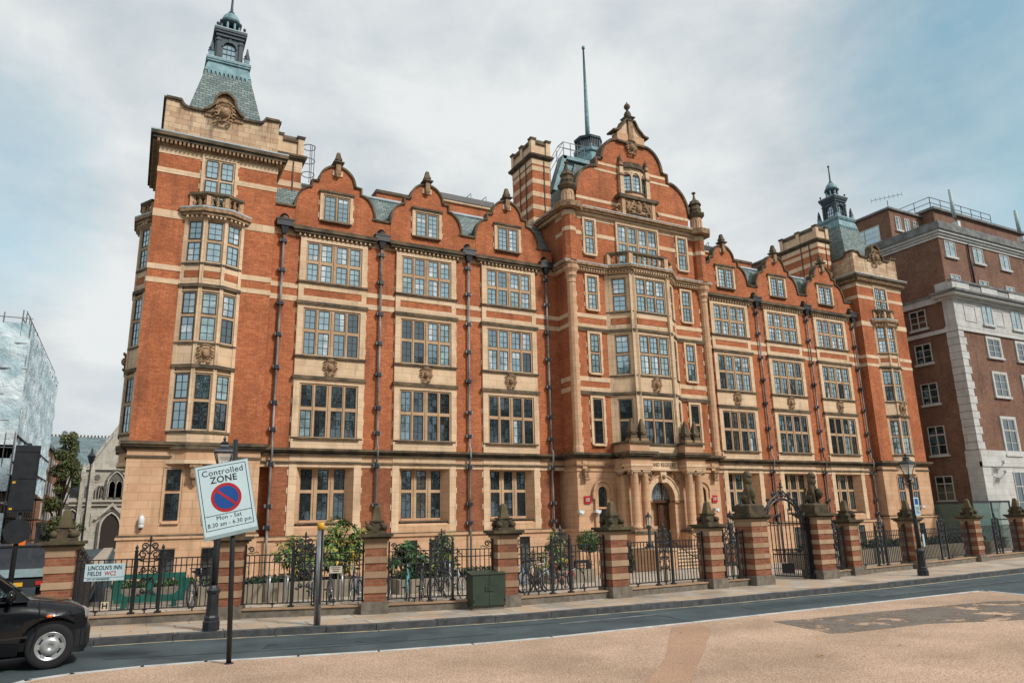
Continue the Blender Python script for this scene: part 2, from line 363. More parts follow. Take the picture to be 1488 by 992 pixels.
def cornice(mb, F, u0, u1, z0, z1, proj, m, d=0., dent=True, top=None, ends=1, dm=None, back=.1):
    h = z1-z0; e = lambda p: p*ends
    mb.fbox(F, u0-e(proj*.35), u1+e(proj*.35), d-proj*.35, d+back, z0, z0+h*.36, dm or m)
    mb.fbox(F, u0-e(proj*.78), u1+e(proj*.78), d-proj*.78, d+back, z0+h*.36, z0+h*.62, m)
    mb.fbox(F, u0-e(proj), u1+e(proj), d-proj, d+back, z0+h*.62, z0+h*.9, m)
    mb.fbox(F, u0-e(proj*1.02), u1+e(proj*1.02), d-proj*1.02, d+back, z0+h*.9, z1, top or m)
    if dent:
        n = int((u1-u0)/.26)
        for i in range(n+1):
            u = u0+(u1-u0)*i/n; mb.fbox(F, u-.045, u+.045, d-proj*.62, d-proj*.35, z0+h*.12, z0+h*.36, PALE)
def cartouche(F, u, z, s, d, parent, name='cartouche', m=None):
    m = m or CARVE; c = MB(); L = lambda x, dd, zz: F(u+x*s, d+dd*s, z+zz*s)
    c.prism(F, [(u+s*x, z+s*y) for x, y in [(-.30, .42), (.30, .42), (.36, .1), (.26, -.25), (0, -.48), (-.26, -.25), (-.36, .1)]], d-.1*s, d, m)
    c.ball(L(0, -.1, .0), .25*s, m, 10, 6, 1.25)
    for sx in (-1, 1):
        for (x, y, r, t) in ((.40, .36, .13, .06), (.44, -.12, .14, .06), (.3, -.48, .12, .05), (.42, .12, .1, .05)):
            c.tube([L(sx*(x+r*math.cos(a)*(1-a*.06)), -.1, y+r*math.sin(a)*(1-a*.06)) for a in [i*.7 for i in range(9)]], t*s, 5, m)
    c.tube([L(-.34, -.12, .5), L(-.15, -.2, .58), L(.15, -.2, .58), L(.34, -.12, .5)], .08*s, 6, m)
    c.tube([L(-.36, -.12, -.62), L(0, -.2, -.54), L(.36, -.12, -.62)], .06*s, 6, m)
    return c.build(name, parent)
def pipe(x, y, ztop, parent, hop=True):
    p = MB(); yy = y-.17
    p.tube([(x, yy, 17.9), (x, yy, 6.4), (x, yy-.16, 6.2), (x, yy-.16, 5.72), (x, yy, 5.5), (x, yy, 1.75), (x, yy-.12, 1.5), (x, yy-.12, -1.2)], .062, 8, PIPE)
    for z in (17.35, 15.65, 13.75, 12.0, 10.2, 8.3, 6.9, 5.1, 3.0, 1.95):
        p.box(x-.105, x+.105, yy-.10, yy+.10, z, z+.2, IRON); p.box(x-.2, x-.13, yy-.04, yy+.17, z+.03, z+.2, PIPE); p.box(x+.13, x+.2, yy-.04, yy+.17, z+.03, z+.2, PIPE)
    o = p.build('downpipe', parent)
    h = MB(); h.box(x-.45, x+.45, yy-.24, yy+.16, 18.28, 18.62, IRON); h.box(x-.48, x+.48, yy-.27, yy+.16, 18.6, 18.68, IRON)
    h.taper(x, yy-.02, 17.85, 18.28, .1, .22, IRON, .1, .17); h.ball((x, yy+.02, 18.72), .23, SOOT, 10, 6, .9)
    q = h.build('hopper', o)
    v = MB(); v.prism(F0, arc(x, 18.72, .28, .42, 0, 180, 8), y-.04, y+.02, DARK); v.build('overflow_opening', parent)
# ---- wings
BAYC = 9.4557; PITCH = 5.6
wall = MB(); stone = MB(); dark = MB()
for sx in (-1, 1):
    x0, x1 = (-24.3, -5.4) if sx < 0 else (5.4, 24.3)
    if sx > 0: stone.build('stone_bands', BLD); stone = MB()
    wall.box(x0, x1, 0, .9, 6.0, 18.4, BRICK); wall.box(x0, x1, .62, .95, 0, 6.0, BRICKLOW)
    cornice(stone, F0, x0, x1, 5.76, 6.06, .36, SOOT, dent=False, ends=0, back=.9)
    n = 200
    for i in range(n):
        u = x0+(x1-x0)*(i+.5)/n; stone.box(u-.028, u+.028, -.19, -.1, 5.70, 5.77, SOOT)
    stone.box(x0, x1, -.03, .6, 5.36, 5.76, WARM); stone.box(x0, x1, -.12, .6, 5.30, 5.38, SOOT); stone.box(x0, x1, -.02, .6, 5.10, 5.30, PALE)
    stone.box(x0, x1, -.06, .62, -1.5, 1.42, WARM); stone.box(x0, x1, -.16, .6, 1.42, 1.56, WARM); stone.box(x0, x1, -.1, .6, 1.56, 1.62, SOOT)
    for za, zb in ((14.82, 15.09), (14.10, 14.39)): stone.box(x0, x1, -.025, .1, za, zb, PALE)
    stone.box(x0, x1, -.03, .1, 17.88, 18.33, WARM)
    for k in range(3):
        xc = sx*(BAYC+k*PITCH); tone = ('hi', 'mid', 'lo')
        F = Frame(xc, 0)
        b = MB()                                             # stone bay between the piers
        b.fbox(F, -1.92, 1.92, -.10, .02, 6.06, 6.56, PALE); b.fbox(F, -1.74, 1.74, -.24, .02, 6.56, 6.65, SOOT)
        for za, zb in ((9.78, 9.96), (13.97, 14.14)): b.fbox(F, -2.02, 2.02, -.24, .02, za, zb, SOOT); b.fbox(F, -1.96, 1.96, -.17, .02, za-.07, za, PALE)
        b.fbox(F, -1.92, 1.92, -.10, .02, 9.96, 10.98, PALE); b.fbox(F, -1.99, 1.99, -.22, .02, 10.98, 11.08, SOOT)
        b.fbox(F, -1.92, 1.92, -.10, .02, 14.14, 14.47, PALE); b.fbox(F, -1.92, 1.92, -.10, .02, 14.88, 15.22, PALE)
        b.fbox(F, -1.92, -1.63, -.10, .02, 14.47, 14.88, PALE); b.fbox(F, 1.63, 1.92, -.10, .02, 14.47, 14.88, PALE)
        b.fbox(F, -1.63, 1.63, -.07, .02, 14.47, 14.88, BRICK); b.fbox(F, -1.99, 1.99, -.22, .02, 15.22, 15.31, SOOT)
        cornice(b, F, -2.0, 2.0, 17.86, 18.42, .42, SOOT, top=SOOT, dm=CARVE)
        z = 6.4; i = 0
        while z < 17.4:
            if not (9.5 < z < 11.2 or 13.7 < z < 15.3):
                b.fbox(F, -1.99, -1.92, -.03, .02, z, z+.32, PALE); b.fbox(F, 1.92, 1.99, -.03, .02, z, z+.32, PALE)
            z += 1.0
        b.build('stone_bay', BLD)
        L4 = [(-1.5, -.9), (-.74, -.13), (.13, .74), (.9, 1.5)]
        for z0, z1, tr, so, tn, rows in ((6.68, 9.47, (8.11, 8.29), (6.65, 9.71), 'lo', (3, 3)), (11.15, 13.68, (12.41, 12.58), (11.08, 13.9), 'mid', (3, 3)), (15.36, 17.58, (16.38, 16.56), (15.31, 17.86), 'hi', (3, 3))):
            window(F, L4, z0, z1, tr, (-1.92, 1.92, so[0], so[1]), BLD, tn, rows=rows, sill=False)
        cartouche(F, 0, 10.5, .68, -.1, BLD)
        # ground floor: deep splayed recess
        r = MB()
        for s in (-1, 1):
            lo, hi = sorted((s*1.52, s*1.92)); r.fbox(F, lo, hi, -.05, .62, 1.62, 5.36, PALE)
            r.hexa([F(*q) for q in ((s*1.52, -.02, 2.2), (s*1.53, .6, 2.2), (s*1.2, .6, 2.2), (s*1.21, .52, 2.2), (s*1.52, -.02, 5.13), (s*1.53, .6, 5.13), (s*1.2, .6, 5.13), (s*1.21, .52, 5.13))], WARM)
            for z in [1.9+.92*i for i in range(4)]:
                lo, hi = sorted((s*1.92, s*1.99)); r.fbox(F, lo, hi, -.015, .62, z, z+.3, PALE)
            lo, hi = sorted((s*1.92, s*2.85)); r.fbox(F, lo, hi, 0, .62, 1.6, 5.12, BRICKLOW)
        r.fbox(F, -1.92, 1.92, -.06, .6, 5.40, 5.74, PALE); r.fbox(F, -1.52, 1.52, -.03, .6, 5.13, 5.36, PALE)
        r.fbox(F, -1.52, 1.52, -.04, .62, 1.62, 2.0, WARM); r.prism(Frame(xc-1.52, 0, 0, 1), [(-.03, 2.0), (.62, 2.0), (.62, 2.24), (.5, 2.24)], 0, -3.04, WARM)
        r.fbox(F, -1.4, 1.4, .1, .4, 2.16, 2.25, SOOT)
        r.build('stone_bay', BLD)
        Fr = F.off(0, .62)
        window(Fr, [(-1.18, -.58), (-.28, .30), (.6, 1.18)], 2.38, 5.02, (3.78, 3.94), (-1.22, 1.22, 2.2, 5.2), BLD, 'lo', rows=(3, 3), stone=WARM, sill=False)
        # basement lights
        for q in (-.75, .75):
            window(F.off(0, -.06), [(q-.32, q+.32)], -.7, 1.18, None, (q-.34, q+.34, -.72, 1.2), BLD, 'lo', dface=-.02, dg=-.01, rows=(2,), stone=WARM, sill=False)
        # gable
        prof = arc(-1.4, 19.62, .88, 1.40, 180, 90, 9)+[(-1.40, 21.44), (-1.04, 21.44)]+arc(0, 21.46, 1.02, 1.10, 180, 0, 18)+[(1.04, 21.44), (1.40, 21.44)]+arc(1.4, 19.62, .88, 1.40, 90, 0, 9)
        gmb = MB(); gmb.prism(F, [(-2.28, 18.40)]+prof+[(2.28, 18.40)], 0, .34, BRICK)
        gmb.ribbon(F, prof, .12, -.10, .42, SOOT)
        gw = gmb.build('curved_gable', BLD)
        window(F, [(-.67, -.05), (.09, .70)], 19.14, 20.6, None, (-.95, .97, 19.08, 20.82), BLD, 'hi', dface=-.1, rows=(5,), sill='dark', teeth=True, head=True)
        fin = MB(); fin.fbox(F, -.3, .3, -.06, .05, 22.0, 22.32, PALE); fin.taper(0, -.12, 21.9, 22.1, .08, .16, CARVE, F=F); fin.fbox(F, -.14, .14, -.24, .3, 22.1, 22.66, CARVE)
        fin.taper(0, 0, 22.64, 22.8, .17, .32, SOOT, F=F); fin.taper(0, 0, 22.8, 22.87, .33, .3, SOOT, F=F); fin.lathe(xc, 0, [(.2, 22.86), (.22, 22.95), (.13, 23.0)], 8, SOOT); fin.taper(0, 0, 22.98, 23.12, .21, .19, SOOT, F=F); fin.taper(0, 0, 23.1, 23.5, .17, .09, SOOT, F=F)
        fin.build('finial', gw)
    # pier tops between the gables, pipes
    for k in range(4):
        xp = sx*(BAYC-PITCH/2+k*PITCH+.06)
        wall.box(xp-.62, xp+.62, .02, .5, 18.38, 19.6, BRICK); stone.box(xp-.58, xp+.58, -.07, .6, 19.6, 19.72, SOOT)
        pipe(xp, 0, 18.4, BLD)
    ro = MB(); x0r, x1r = (-24.2, -5.9) if sx < 0 else (5.9, 24.2)
    ro.hexa([(x0r, .5, 19.55), (x1r, .5, 19.55), (x1r, 7, 19.55), (x0r, 7, 19.55), (x0r, 1.95, 21.95), (x1r, 1.95, 21.95), (x1r, 6, 21.95), (x0r, 6, 21.95)], SLATE)
    rf = ro.build('slate_roof', BLD)
    lr = MB(); lr.tube([(x0r, 1.95, 21.98), (x1r, 1.95, 21.98)], .12, 8, LEAD); lr.box(x0r, x1r, 1.85, 6, 21.93, 22.0, LEAD)
    for k in range(3):                                        # dormer roofs run back from each gable
        xc = sx*(BAYC+k*PITCH)
        lr.prism(Frame(xc, 0), [(-1.35, 19.6), (1.35, 19.6), (1.2, 20.6), (0, 22.0), (-1.2, 20.6)], .34, 3.2, SLATE)
    lr.build('lead_ridge', rf)
    bk = MB()
    a, b_ = (-17.0, -14.6) if sx < 0 else (14.6, 17)
    bk.box(a, b_, 4.2, 5.2, 21.9, 23.55, BRICK); bk.box(a-.08, b_+.08, 4.1, 5.3, 23.55, 23.75, SOOT)
    for i in range(5): bk.lathe(a+.3+i*.45, 4.7, [(.13, 23.75), (.11, 24.0)], 8, BRICK)
    a, b_ = (-13.6, -8.6) if sx < 0 else (8.6, 13.6)
    bk.box(a, b_, 4.0, 7, 21.9, 23.75, BRICK); bk.box(a-.1, b_+.1, 3.85, 7, 23.75, 23.9, PALE); bk.box(a-.15, b_+.15, 3.8, 7, 23.9, 24.3, IRON)
    for q in (a+2.9, a+4.1): bk.tube([(q, 4, 24.2), (q+.5, 4, 24.75), (q+.5, 4, 24.2)], .035, 5, IRON)
    bk.build('roof_parapet', BLD)
wall.box(-30, -24, 6, 16, 0, 21, BRICK); wall.box(24, 30, 6, 16, 0, 21, BRICK); wall.box(-24.3, 24.3, 6, 14, 0, 21.9, BRICK)
# ---- centre block
CY = -1.45; FC = Frame(0, CY)
HW = 5.72
wall.box(-HW, HW, CY, 8, 6.0, 22.0, BRICK); wall.box(-HW, HW, CY+.02, 8, 0, 6.0, WARM)
c = MB()
for za, zb in ((14.82, 15.09), (14.14, 14.39), (10.62, 10.92), (9.96, 10.24), (20.54, 20.82), (21.72, 22.0)):
    c.box(-HW-.025, HW+.025, CY-.025, 0, za, zb, PALE)
for za, zb in ((13.97, 14.14), (9.78, 9.96)): c.box(-HW+.3, HW-.3, CY-.16, CY+.1, za, zb, SOOT); c.box(-HW+.3, HW-.3, CY-.1, CY+.1, za-.06, za, PALE)
c.box(-HW-.02, HW+.02, CY-.03, 1, 5.36, 5.76, WARM); c.box(-HW-.1, HW+.1, CY-.12, 1, 5.28, 5.38, CARVE); c.box(-HW-.05, HW+.05, CY-.05, 1, 4.98, 5.1, WARM)
c.box(-HW-.08, HW+.08, CY-.1, 1, -1.5, 1.42, WARM); c.box(-HW-.16, HW+.16, CY-.18, 1, 1.42, 1.6, WARM)
def boxcorn(mb, x0, x1, y0, y1, z0, z1, proj, m, top=None, dm=None):
    h = z1-z0
    for p, a, b_, mm in ((.35, 0, .36, dm or m), (.78, .36, .62, m), (1, .62, .9, m), (1.02, .9, 1, top or m)):
        mb.box(x0-proj*p, x1+proj*p, y0-proj*p, y1+proj*p, z0+h*a, z0+h*b_, mm)
boxcorn(c, -HW, HW, CY, 3, 5.74, 6.08, .4, SOOT)
boxcorn(c, -HW-.1, HW+.1, CY-.05, 3, 17.95, 18.5, .42, CARVE, LEAD, PALE)
boxcorn(c, -HW-.1, HW+.1, CY-.05, 6, 22.0, 22.5, .45, CARVE, LEAD, PALE)
for i in range(58):
    u = -HW+2*HW*i/57; c.box(u-.05, u+.05, CY-.3, CY-.15, 18.0, 18.14, PALE)
for i in range(14):
    y = CY+i*.2; c.box(-HW-.3, -HW-.15, y-.05, y+.05, 18.0, 18.14, PALE)
for s in (-1, 1):                                             # corner columns and brick turrets above them
    x = s*(HW-.12)
    c.lathe(x, CY-.05, [(.34, 6.06), (.34, 6.4), (.29, 6.5), (.29, 17.0), (.34, 17.05), (.30, 17.12), (.30, 17.3), (.42, 17.5), (.36, 17.56), (.36, 17.7), (.5, 17.95), (.52, 18.2)], 10, WARM, False)
    z = 6.7
    while z < 16.8:
        u0, u1 = sorted((-s*(HW-.41), -s*(HW-.55))); c.box(min(-u0, -u1), max(-u0, -u1), CY-.02, CY+.1, z, z+.32, PALE); z += .95
    c.lathe(x, CY-.05, [(.52, 18.5), (.5, 18.7), (.46, 18.8), (.46, 22.0)], 8, BRICK, False, R(22.5))
    for za, zb in ((20.54, 20.82), (21.66, 22.0)): c.lathe(x, CY-.05, [(.475, za), (.475, zb)], 8, PALE, False, R(22.5))
    c.lathe(x, CY-.05, [(.95, 22.1), (1.0, 22.46), (.5, 22.52)], 8, CARVE, False, R(22.5))
    c.lathe(x, CY-.05, [(.42, 22.5), (.42, 23.55)], 8, WARM, False, R(22.5))
    for a in range(8):
        w = R(45*a); px, py = x+.41*math.cos(w), CY-.05+.41*math.sin(w)
        c.tube([(px-.1*math.sin(w), py+.1*math.cos(w), 22.7), (px-.1*math.sin(w), py+.1*math.cos(w), 23.2), (px, py, 23.4), (px+.1*math.sin(w), py-.1*math.cos(w), 23.2), (px+.1*math.sin(w), py-.1*math.cos(w), 22.7)], .025, 4, PALE)
    c.lathe(x, CY-.05, [(.44, 23.5), (.66, 23.75), (.68, 23.86), (.46, 23.9), (.42, 24.05), (.47, 24.2), (.42, 24.35), (.40, 24.5), (.5, 24.6), (.42, 24.72), (.34, 24.9), (.14, 25.05), (.08, 25.3), (.07, 25.5), (.16, 25.56), (.16, 25.62), (.03, 25.7)], 8, SOOT, False, R(22.5))
c.build('centre_block', BLD)
for s in (-1, 1):
    u = s*4.0
    for z0, z1, tr, tn in ((6.68, 9.47, (8.11, 8.27), 'lo'), (11.2, 13.68, (12.41, 12.57), 'hi'), (15.45, 17.6, (16.45, 16.6), 'hi'), (19.3, 21.62, (20.42, 20.57), 'hi')):
        window(FC, [(u-.31, u+.31)], z0, z1, tr, (u-.55, u+.55, z0-.07, z1+.22), BLD, tn, dface=-.1, rows=(3, 3), teeth=True)
    # round-headed hall window
    w = MB(); g = MB(); b = MB()
    pr = [(u-.33, 1.62)]+arc(u, 3.72, .33, .33, 180, 0, 10)+[(u+.33, 1.62)]
    g.prism(FC, pr, -.03, 0, GL_LO)
    outer = [(u-.58, 1.62)]+arc(u, 3.72, .58, .6, 180, 0, 12)+[(u+.58, 1.62)]
    inner = [(u-.33, 1.62)]+arc(u, 3.72, .33, .33, 180, 0, 12)+[(u+.33, 1.62)]
    for i in range(len(outer)-1):
        q = [outer[i], outer[i+1], inner[i+1], inner[i]]; w.prism(FC, q, -.12, 0, WARM)
    w.ribbon(FC, arc(u, 3.72, .6, .62, 180, 0, 12), .1, -.2, 0, WARM)
    for e in (-1, 1): w.fbox(FC, u+e*.66-.09, u+e*.66+.09, -.2, 0, 3.3, 3.72, WARM)
    b.fbox(FC, u-.33, u+.33, -.07, -.02, 2.7, 2.82, WARM)
    for zz in (2.15, 3.25): b.fbox(FC, u-.33, u+.33, -.05, -.035, zz-.012, zz+.012, IRON)
    b.fbox(FC, u-.012, u+.012, -.05, -.036, 1.62, 4.03, IRON)
    o = w.build('window', BLD); g.build('pane', o); b.build('glazing_bars', o)
    k = MB(); k.fbox(FC, s*5.2-.16, s*5.2+.16, -.1, 0, 5.1, 5.6, WARM); k.fbox(FC, s*5.2-.2, s*5.2+.2, -.36, 0, 4.95, 5.1, CARVE); k.fbox(FC, s*5.2-.15, s*5.2+.15, -.28, 0, 4.6, 4.95, CARVE); k.tube([FC(s*5.2-.17, -.2, 4.5), FC(s*5.2+.17, -.2, 4.5)], .1, 8, CARVE)
    k.build('stone_corbel', BLD)
# canted bay of the centre block
PB = [(-2.85, CY), (-1.5, CY-1.05), (1.5, CY-1.05), (2.85, CY)]
bay = MB()
def bayplan(e): return [(-2.85-e, CY+.1), (-2.85-e, CY-e*.4), (-1.5-e*.6, CY-1.05-e), (1.5+e*.6, CY-1.05-e), (2.85+e, CY-e*.4), (2.85+e, CY+.1)]
bay.plan(bayplan(-.08), 6.08, 18.0, PALE)
for za, zb in ((9.96, 10.98), (14.14, 14.46), (14.9, 15.3)): bay.plan(bayplan(.02), za, zb, PALE)
for za, zb in ((9.78, 9.96), (13.97, 14.14)): bay.plan(bayplan(.14), za, zb, SOOT)
for za, zb in ((10.98, 11.08), (15.26, 15.35), (6.56, 6.65)): bay.plan(bayplan(.09), za, zb, SOOT)
bay.plan(bayplan(0), 6.08, 6.56, PALE)
for e, za, zb, mm in ((.15, 17.95, 18.15, PALE), (.32, 18.15, 18.3, CARVE), (.42, 18.3, 18.45, CARVE), (.43, 18.45, 18.52, LEAD)): bay.plan(bayplan(e), za, zb, mm)
bf = []
for a, b_ in zip(PB, PB[1:]): bf.append(seg_frame(a, b_))
for (F, L) in bf:
    k = MB
    m = .12 if L > 2.5 else .3
    for za, zb in ((14.46, 14.9),): bay.fbox(F, .3, L-.3, -.03, .06, za+.02, zb-.02, BRICK)
    for e in (0, L): bay.fbox(F, e-.2, e+.2, -.06, .05, 6.65, 18.0, PALE)
    n = int(L/.2)
    for i in range(n): bay.fbox(F, (i+.5)*L/n-.05, (i+.5)*L/n+.05, -.3, -.12, 18.02, 18.15, PALE)
bay.build('canted_bay', BLD)
for i, (F, L) in enumerate(bf):
    for z0, z1, tr, tn in ((6.68, 9.47, (8.11, 8.27), 'lo'), (11.15, 13.68, (12.41, 12.57), 'hi'), (15.4, 17.6, (16.42, 16.58), 'hi')):
        ls = [(.36, 1.02), (1.19, 1.81), (1.98, 2.64)] if i == 1 else [(.46, L-.46)]
        window(F, ls, z0, z1, tr, (.18, L-.18, z0-.06, z1+.28), BLD, tn, dface=-.06, dg=.02, rows=(3, 3), sill=False)
cartouche(bf[1][0], 1.5, 10.5, .68, -.03, BLD)
def balustrade(plan, z0, z1, parent, n_per=.42, post=.16):
    b = MB(); t = MB()
    for i, (a, e) in enumerate(zip(plan, plan[1:])):
        F, L = seg_frame(a, e)
        b.fbox(F, -.05, L+.05, -.13, .13, z0, z0+.12, SOOT); b.fbox(F, -.08, L+.08, -.17, .17, z1-.14, z1, SOOT); b.fbox(F, 0, L, -.1, .1, z1-.2, z1-.14, CARVE)
        n = max(1, int(L/n_per))
        for j in range(n):
            p = F((j+.5)*L/n, 0, 0); h = z1-z0-.32; q = z0+.12
            t.lathe(p[0], p[1], [(.08, q), (.08, q+.08*h), (.05, q+.14*h), (.105, q+.38*h), (.09, q+.5*h), (.045, q+.75*h), (.08, q+.85*h), (.08, q+h)], 8, CARVE)
    for p in plan: b.box(p[0]-post, p[0]+post, p[1]-post, p[1]+post, z0+.1, z1-.12, WARM)
    o = b.build('balcony', parent); t.build('balusters', o); return o
balustrade([(-2.62, CY-.1), (-1.5, CY-1.0), (1.5, CY-1.0), (2.62, CY-.1)], 18.55, 19.5, BLD)
window(FC, [(-1.62, -.97), (-.77, -.12), (.12, .77), (.97, 1.62)], 18.7, 21.7, (20.4, 20.56), (-1.85, 1.85, 18.6, 22.0), BLD, 'hi', rows=(4, 3), sill=False)
# great gable
low = arc(-3.06, 23.72, 1.80, 2.14, 180, 90, 10); up = arc(-1.18, 26.5, 1.42, 1.80, 180, 90, 10)
half = low+[(-3.06, 26.5), (-2.62, 26.5)]+up+[(-1.18, 29.0)]
prof = half+[(-x, z) for x, z in half[::-1]]
gm = MB(); gm.prism(FC, [(-4.86, 22.4)]+prof+[(4.86, 22.4)], 0, .5, BRICK)
gm.ribbon(FC, half[:-1], .17, -.12, .62, SOOT); gm.ribbon(FC, [(-x, z) for x, z in half[:-1]][::-1], .17, -.12, .62, SOOT)
for za, zb, w_ in ((22.45, 22.78, 5.2), (23.2, 23.42, 4.9), (26.1, 26.3, 2.95), (25.6, 25.78, 3.3)): gm.fbox(FC, -w_, w_, -.025, .3, za, zb, PALE)
gm.fbox(FC, -1.2, 1.2, -.12, .55, 28.3, 29.0, WARM); gm.fbox(FC, -1.24, 1.24, -.2, .6, 28.24, 28.38, SOOT)
ped = [(-1.55, 29.0), (-1.1, 29.12), (-.62, 29.6), (-.38, 30.1), (.38, 30.1), (.62, 29.6), (1.1, 29.12), (1.55, 29.0)]
gm.prism(FC, [(-1.2, 28.9), (-1.15, 29.05)]+ped[2:6]+[(1.15, 29.05), (1.2, 28.9)], -.05, .5, PALE); gm.ribbon(FC, ped, .13, -.25, .65, SOOT)
gm.fbox(FC, -.2, .2, -.2, .5, 28.6, 30.2, CARVE)
gm.taper(0, 0.1, 30.15, 30.45, .2, .42, SOOT, F=FC); gm.lathe(0, CY+.1, [(.42, 30.45), (.36, 30.52), (.2, 30.56), (.28, 30.75), (.2, 30.95), (.1, 31.0), (.09, 31.15), (.22, 31.32), (.24, 31.45), (.14, 31.62), (.05, 31.68), (.03, 31.8)], 10, SOOT)
gg = gm.build('great_gable', BLD)
cartouche(FC, 0, 28.0, .9, -.06, gg, 'carved_shield')
# bow window of the gable with its hood and the carved panel below
bw = MB(); bp = []
for x_, y_ in ((-1.05, -.02), (-.38, -.36), (.38, -.36), (1.05, -.02)): bp.append((x_, CY+y_))
bp2 = [(-1.05, CY+.05)]+bp+[(1.05, CY+.05)]
bw.plan(bp2, 24.1, 24.35, WARM); bw.plan([(x*1.06, CY+(y-CY)*1.15) for x, y in bp2], 24.33, 24.43, SOOT)
bw.plan([(x*.98, CY+(y-CY)*.97) for x, y in bp2], 25.72, 26.2, PALE); bw.plan([(x*1.12, CY+(y-CY)*1.4) for x, y in bp2], 26.2, 26.36, SOOT)
bw.plan([(x*.95, CY+(y-CY)*.9) for x, y in bp2], 26.36, 26.7, SOOT)
for s in (-1, 1):
    bw.fbox(FC, s*1.14-.15, s*1.14+.15, -.28, 0, 24.1, 26.2, PALE); bw.fbox(FC, s*1.14-.2, s*1.14+.2, -.36, 0, 25.55, 25.68, CARVE)
    bw.taper(s*1.14, -.14, 26.36, 26.6, .15, .13, CARVE, F=FC); bw.taper(s*1.14, -.14, 26.6, 27.2, .12, .02, SOOT, F=FC)
wb = bw.build('window', BLD); g = MB(); b = MB()
for i in range(3):
    F, L = seg_frame(bp[i], bp[i+1])
    b.fbox(F, -.06, .06, -.06, .06, 24.4, 25.75, PALE); b.fbox(F, L-.06, L+.06, -.06, .06, 24.4, 25.75, PALE)
    panes(F, .06, L-.06, 24.43, 25.6, .02, 2, 4, g, GL_HI, b); b.prism(F, [(.06, 25.55)]+arc(L/2, 25.55, L/2-.08, .3, 180, 0, 8)+[(L-.06, 25.55), (L-.06, 25.9), (.06, 25.9)], -.06, .03, PALE)
g.build('pane', wb); b.build('glazing_bars', wb)
rp = MB(); rp.fbox(FC, -1.45, 1.45, -.42, 0, 22.5, 23.7, WARM); rp.fbox(FC, -1.7, 1.7, -.62, 0, 23.7, 23.95, SOOT); rp.fbox(FC, -1.15, 1.15, -.46, -.4, 22.6, 23.6, CARVE)
for s in (-1, 1):
    rp.fbox(FC, s*1.3-.13, s*1.3+.13, -.5, 0, 22.5, 23.7, WARM)
    rp.tube([FC(s*(1.62+.22*math.cos(a)), -.3, 22.9+.3*math.sin(a)) for a in [i*.6 for i in range(11)]], .09, 6, CARVE)
rp_o = rp.build('carved_panel', BLD); cv = MB(); L = lambda x, y: FC(x, -.5, 23.1+y)
cv.ball(L(0, -.02), .26, CARVE, 10, 6, 1.25, 1, .6); cv.ball(L(0, .4), .13, CARVE, 8, 5)
for s in (-1, 1):                                             # two supporters rearing at the shield
    cv.tube([L(s*.95, -.42), L(s*.8, -.15), L(s*.62, .12), L(s*.5, .33)], .13, 6, CARVE, r1=.09); cv.ball(L(s*.46, .40), .12, CARVE, 8, 5)
    cv.tube([L(s*.6, .1), L(s*.42, .18), L(s*.3, .1)], .05, 5, CARVE); cv.tube([L(s*.68, 0), L(s*.45, -.08), L(s*.3, -.02)], .05, 5, CARVE)
    cv.tube([L(s*.85, -.25), L(s*.6, -.3), L(s*.5, -.45)], .07, 5, CARVE); cv.tube([L(s*.95, -.4), L(s*1.08, -.1), L(s*.95, .15), L(s*1.05, .35)], .04, 5, CARVE)
cv.tube([L(-.7, -.47), L(-.3, -.38), L(0, -.46), L(.3, -.38), L(.7, -.47)], .06, 5, CARVE)
cv.build('carved_supporters', rp_o)
# ---- entrance porch
PY = -2.35; FP = Frame(0, PY)
p = MB(); DH = .95; SP = 3.22
ar = arc(0, SP, DH, 1.12, 180, 0, 16)
for s in (-1, 1):
    lo, hi = sorted((s*DH, s*2.86)); p.fbox(FP, lo, hi, 0, .95, -.2, SP, WARM)
top = [(-2.86, SP), (-DH, SP)]+ar[1:-1]+[(DH, SP), (2.86, SP), (2.86, 5.0), (-2.86, 5.0)]
for i in range(len(ar)-1):
    a, b = ar[i], ar[i+1]; p.prism(FP, [a, b, (b[0], 5.0), (a[0], 5.0)], 0, .95, WARM)
for s in (-1, 1):
    lo, hi = sorted((s*DH, s*2.86)); p.fbox(FP, lo, hi, 0, .95, SP, 5.0, WARM)
p.ribbon(FP, arc(0, SP, DH, 1.12, 180, 0, 18), .32, -.07, .02, PALE); p.ribbon(FP, arc(0, SP, DH+.32, 1.44, 180, 0, 18), .09, -.13, .02, WARM)
for s in (-1, 1): p.fbox(FP, s*1.26-.36, s*1.26+.36, -.12, .3, SP-.2, SP-.06, CARVE); p.fbox(FP, s*1.26-.34, s*1.26+.34, -.09, .3, SP-.06, SP+.02, PALE)
p.prism(FP, [(-.16, SP+1.02), (.16, SP+1.02), (.24, 4.98), (-.24, 4.98)], -.25, .02, PALE); p.ball(FP(0, -.24, 4.6), .15, CARVE)
for s in (-1, 1):
    for (x, z, r) in ((.95, 4.6, .2), (1.2, 4.25, .16), (.7, 4.82, .12)):
        p.tube([FP(s*(x+r*math.cos(a)*(1-a*.07)), -.05, z+r*math.sin(a)*(1-a*.07)) for a in [i*.7 for i in range(9)]], .05, 5, CARVE)
ent = p.build('entrance_porch', BLD)
q = MB()
q.box(-2.98, 2.98, PY-.18, CY, 4.95, 5.06, PALE); q.box(-2.98, 2.98, PY-.16, CY, 5.06, 5.74, WARM)
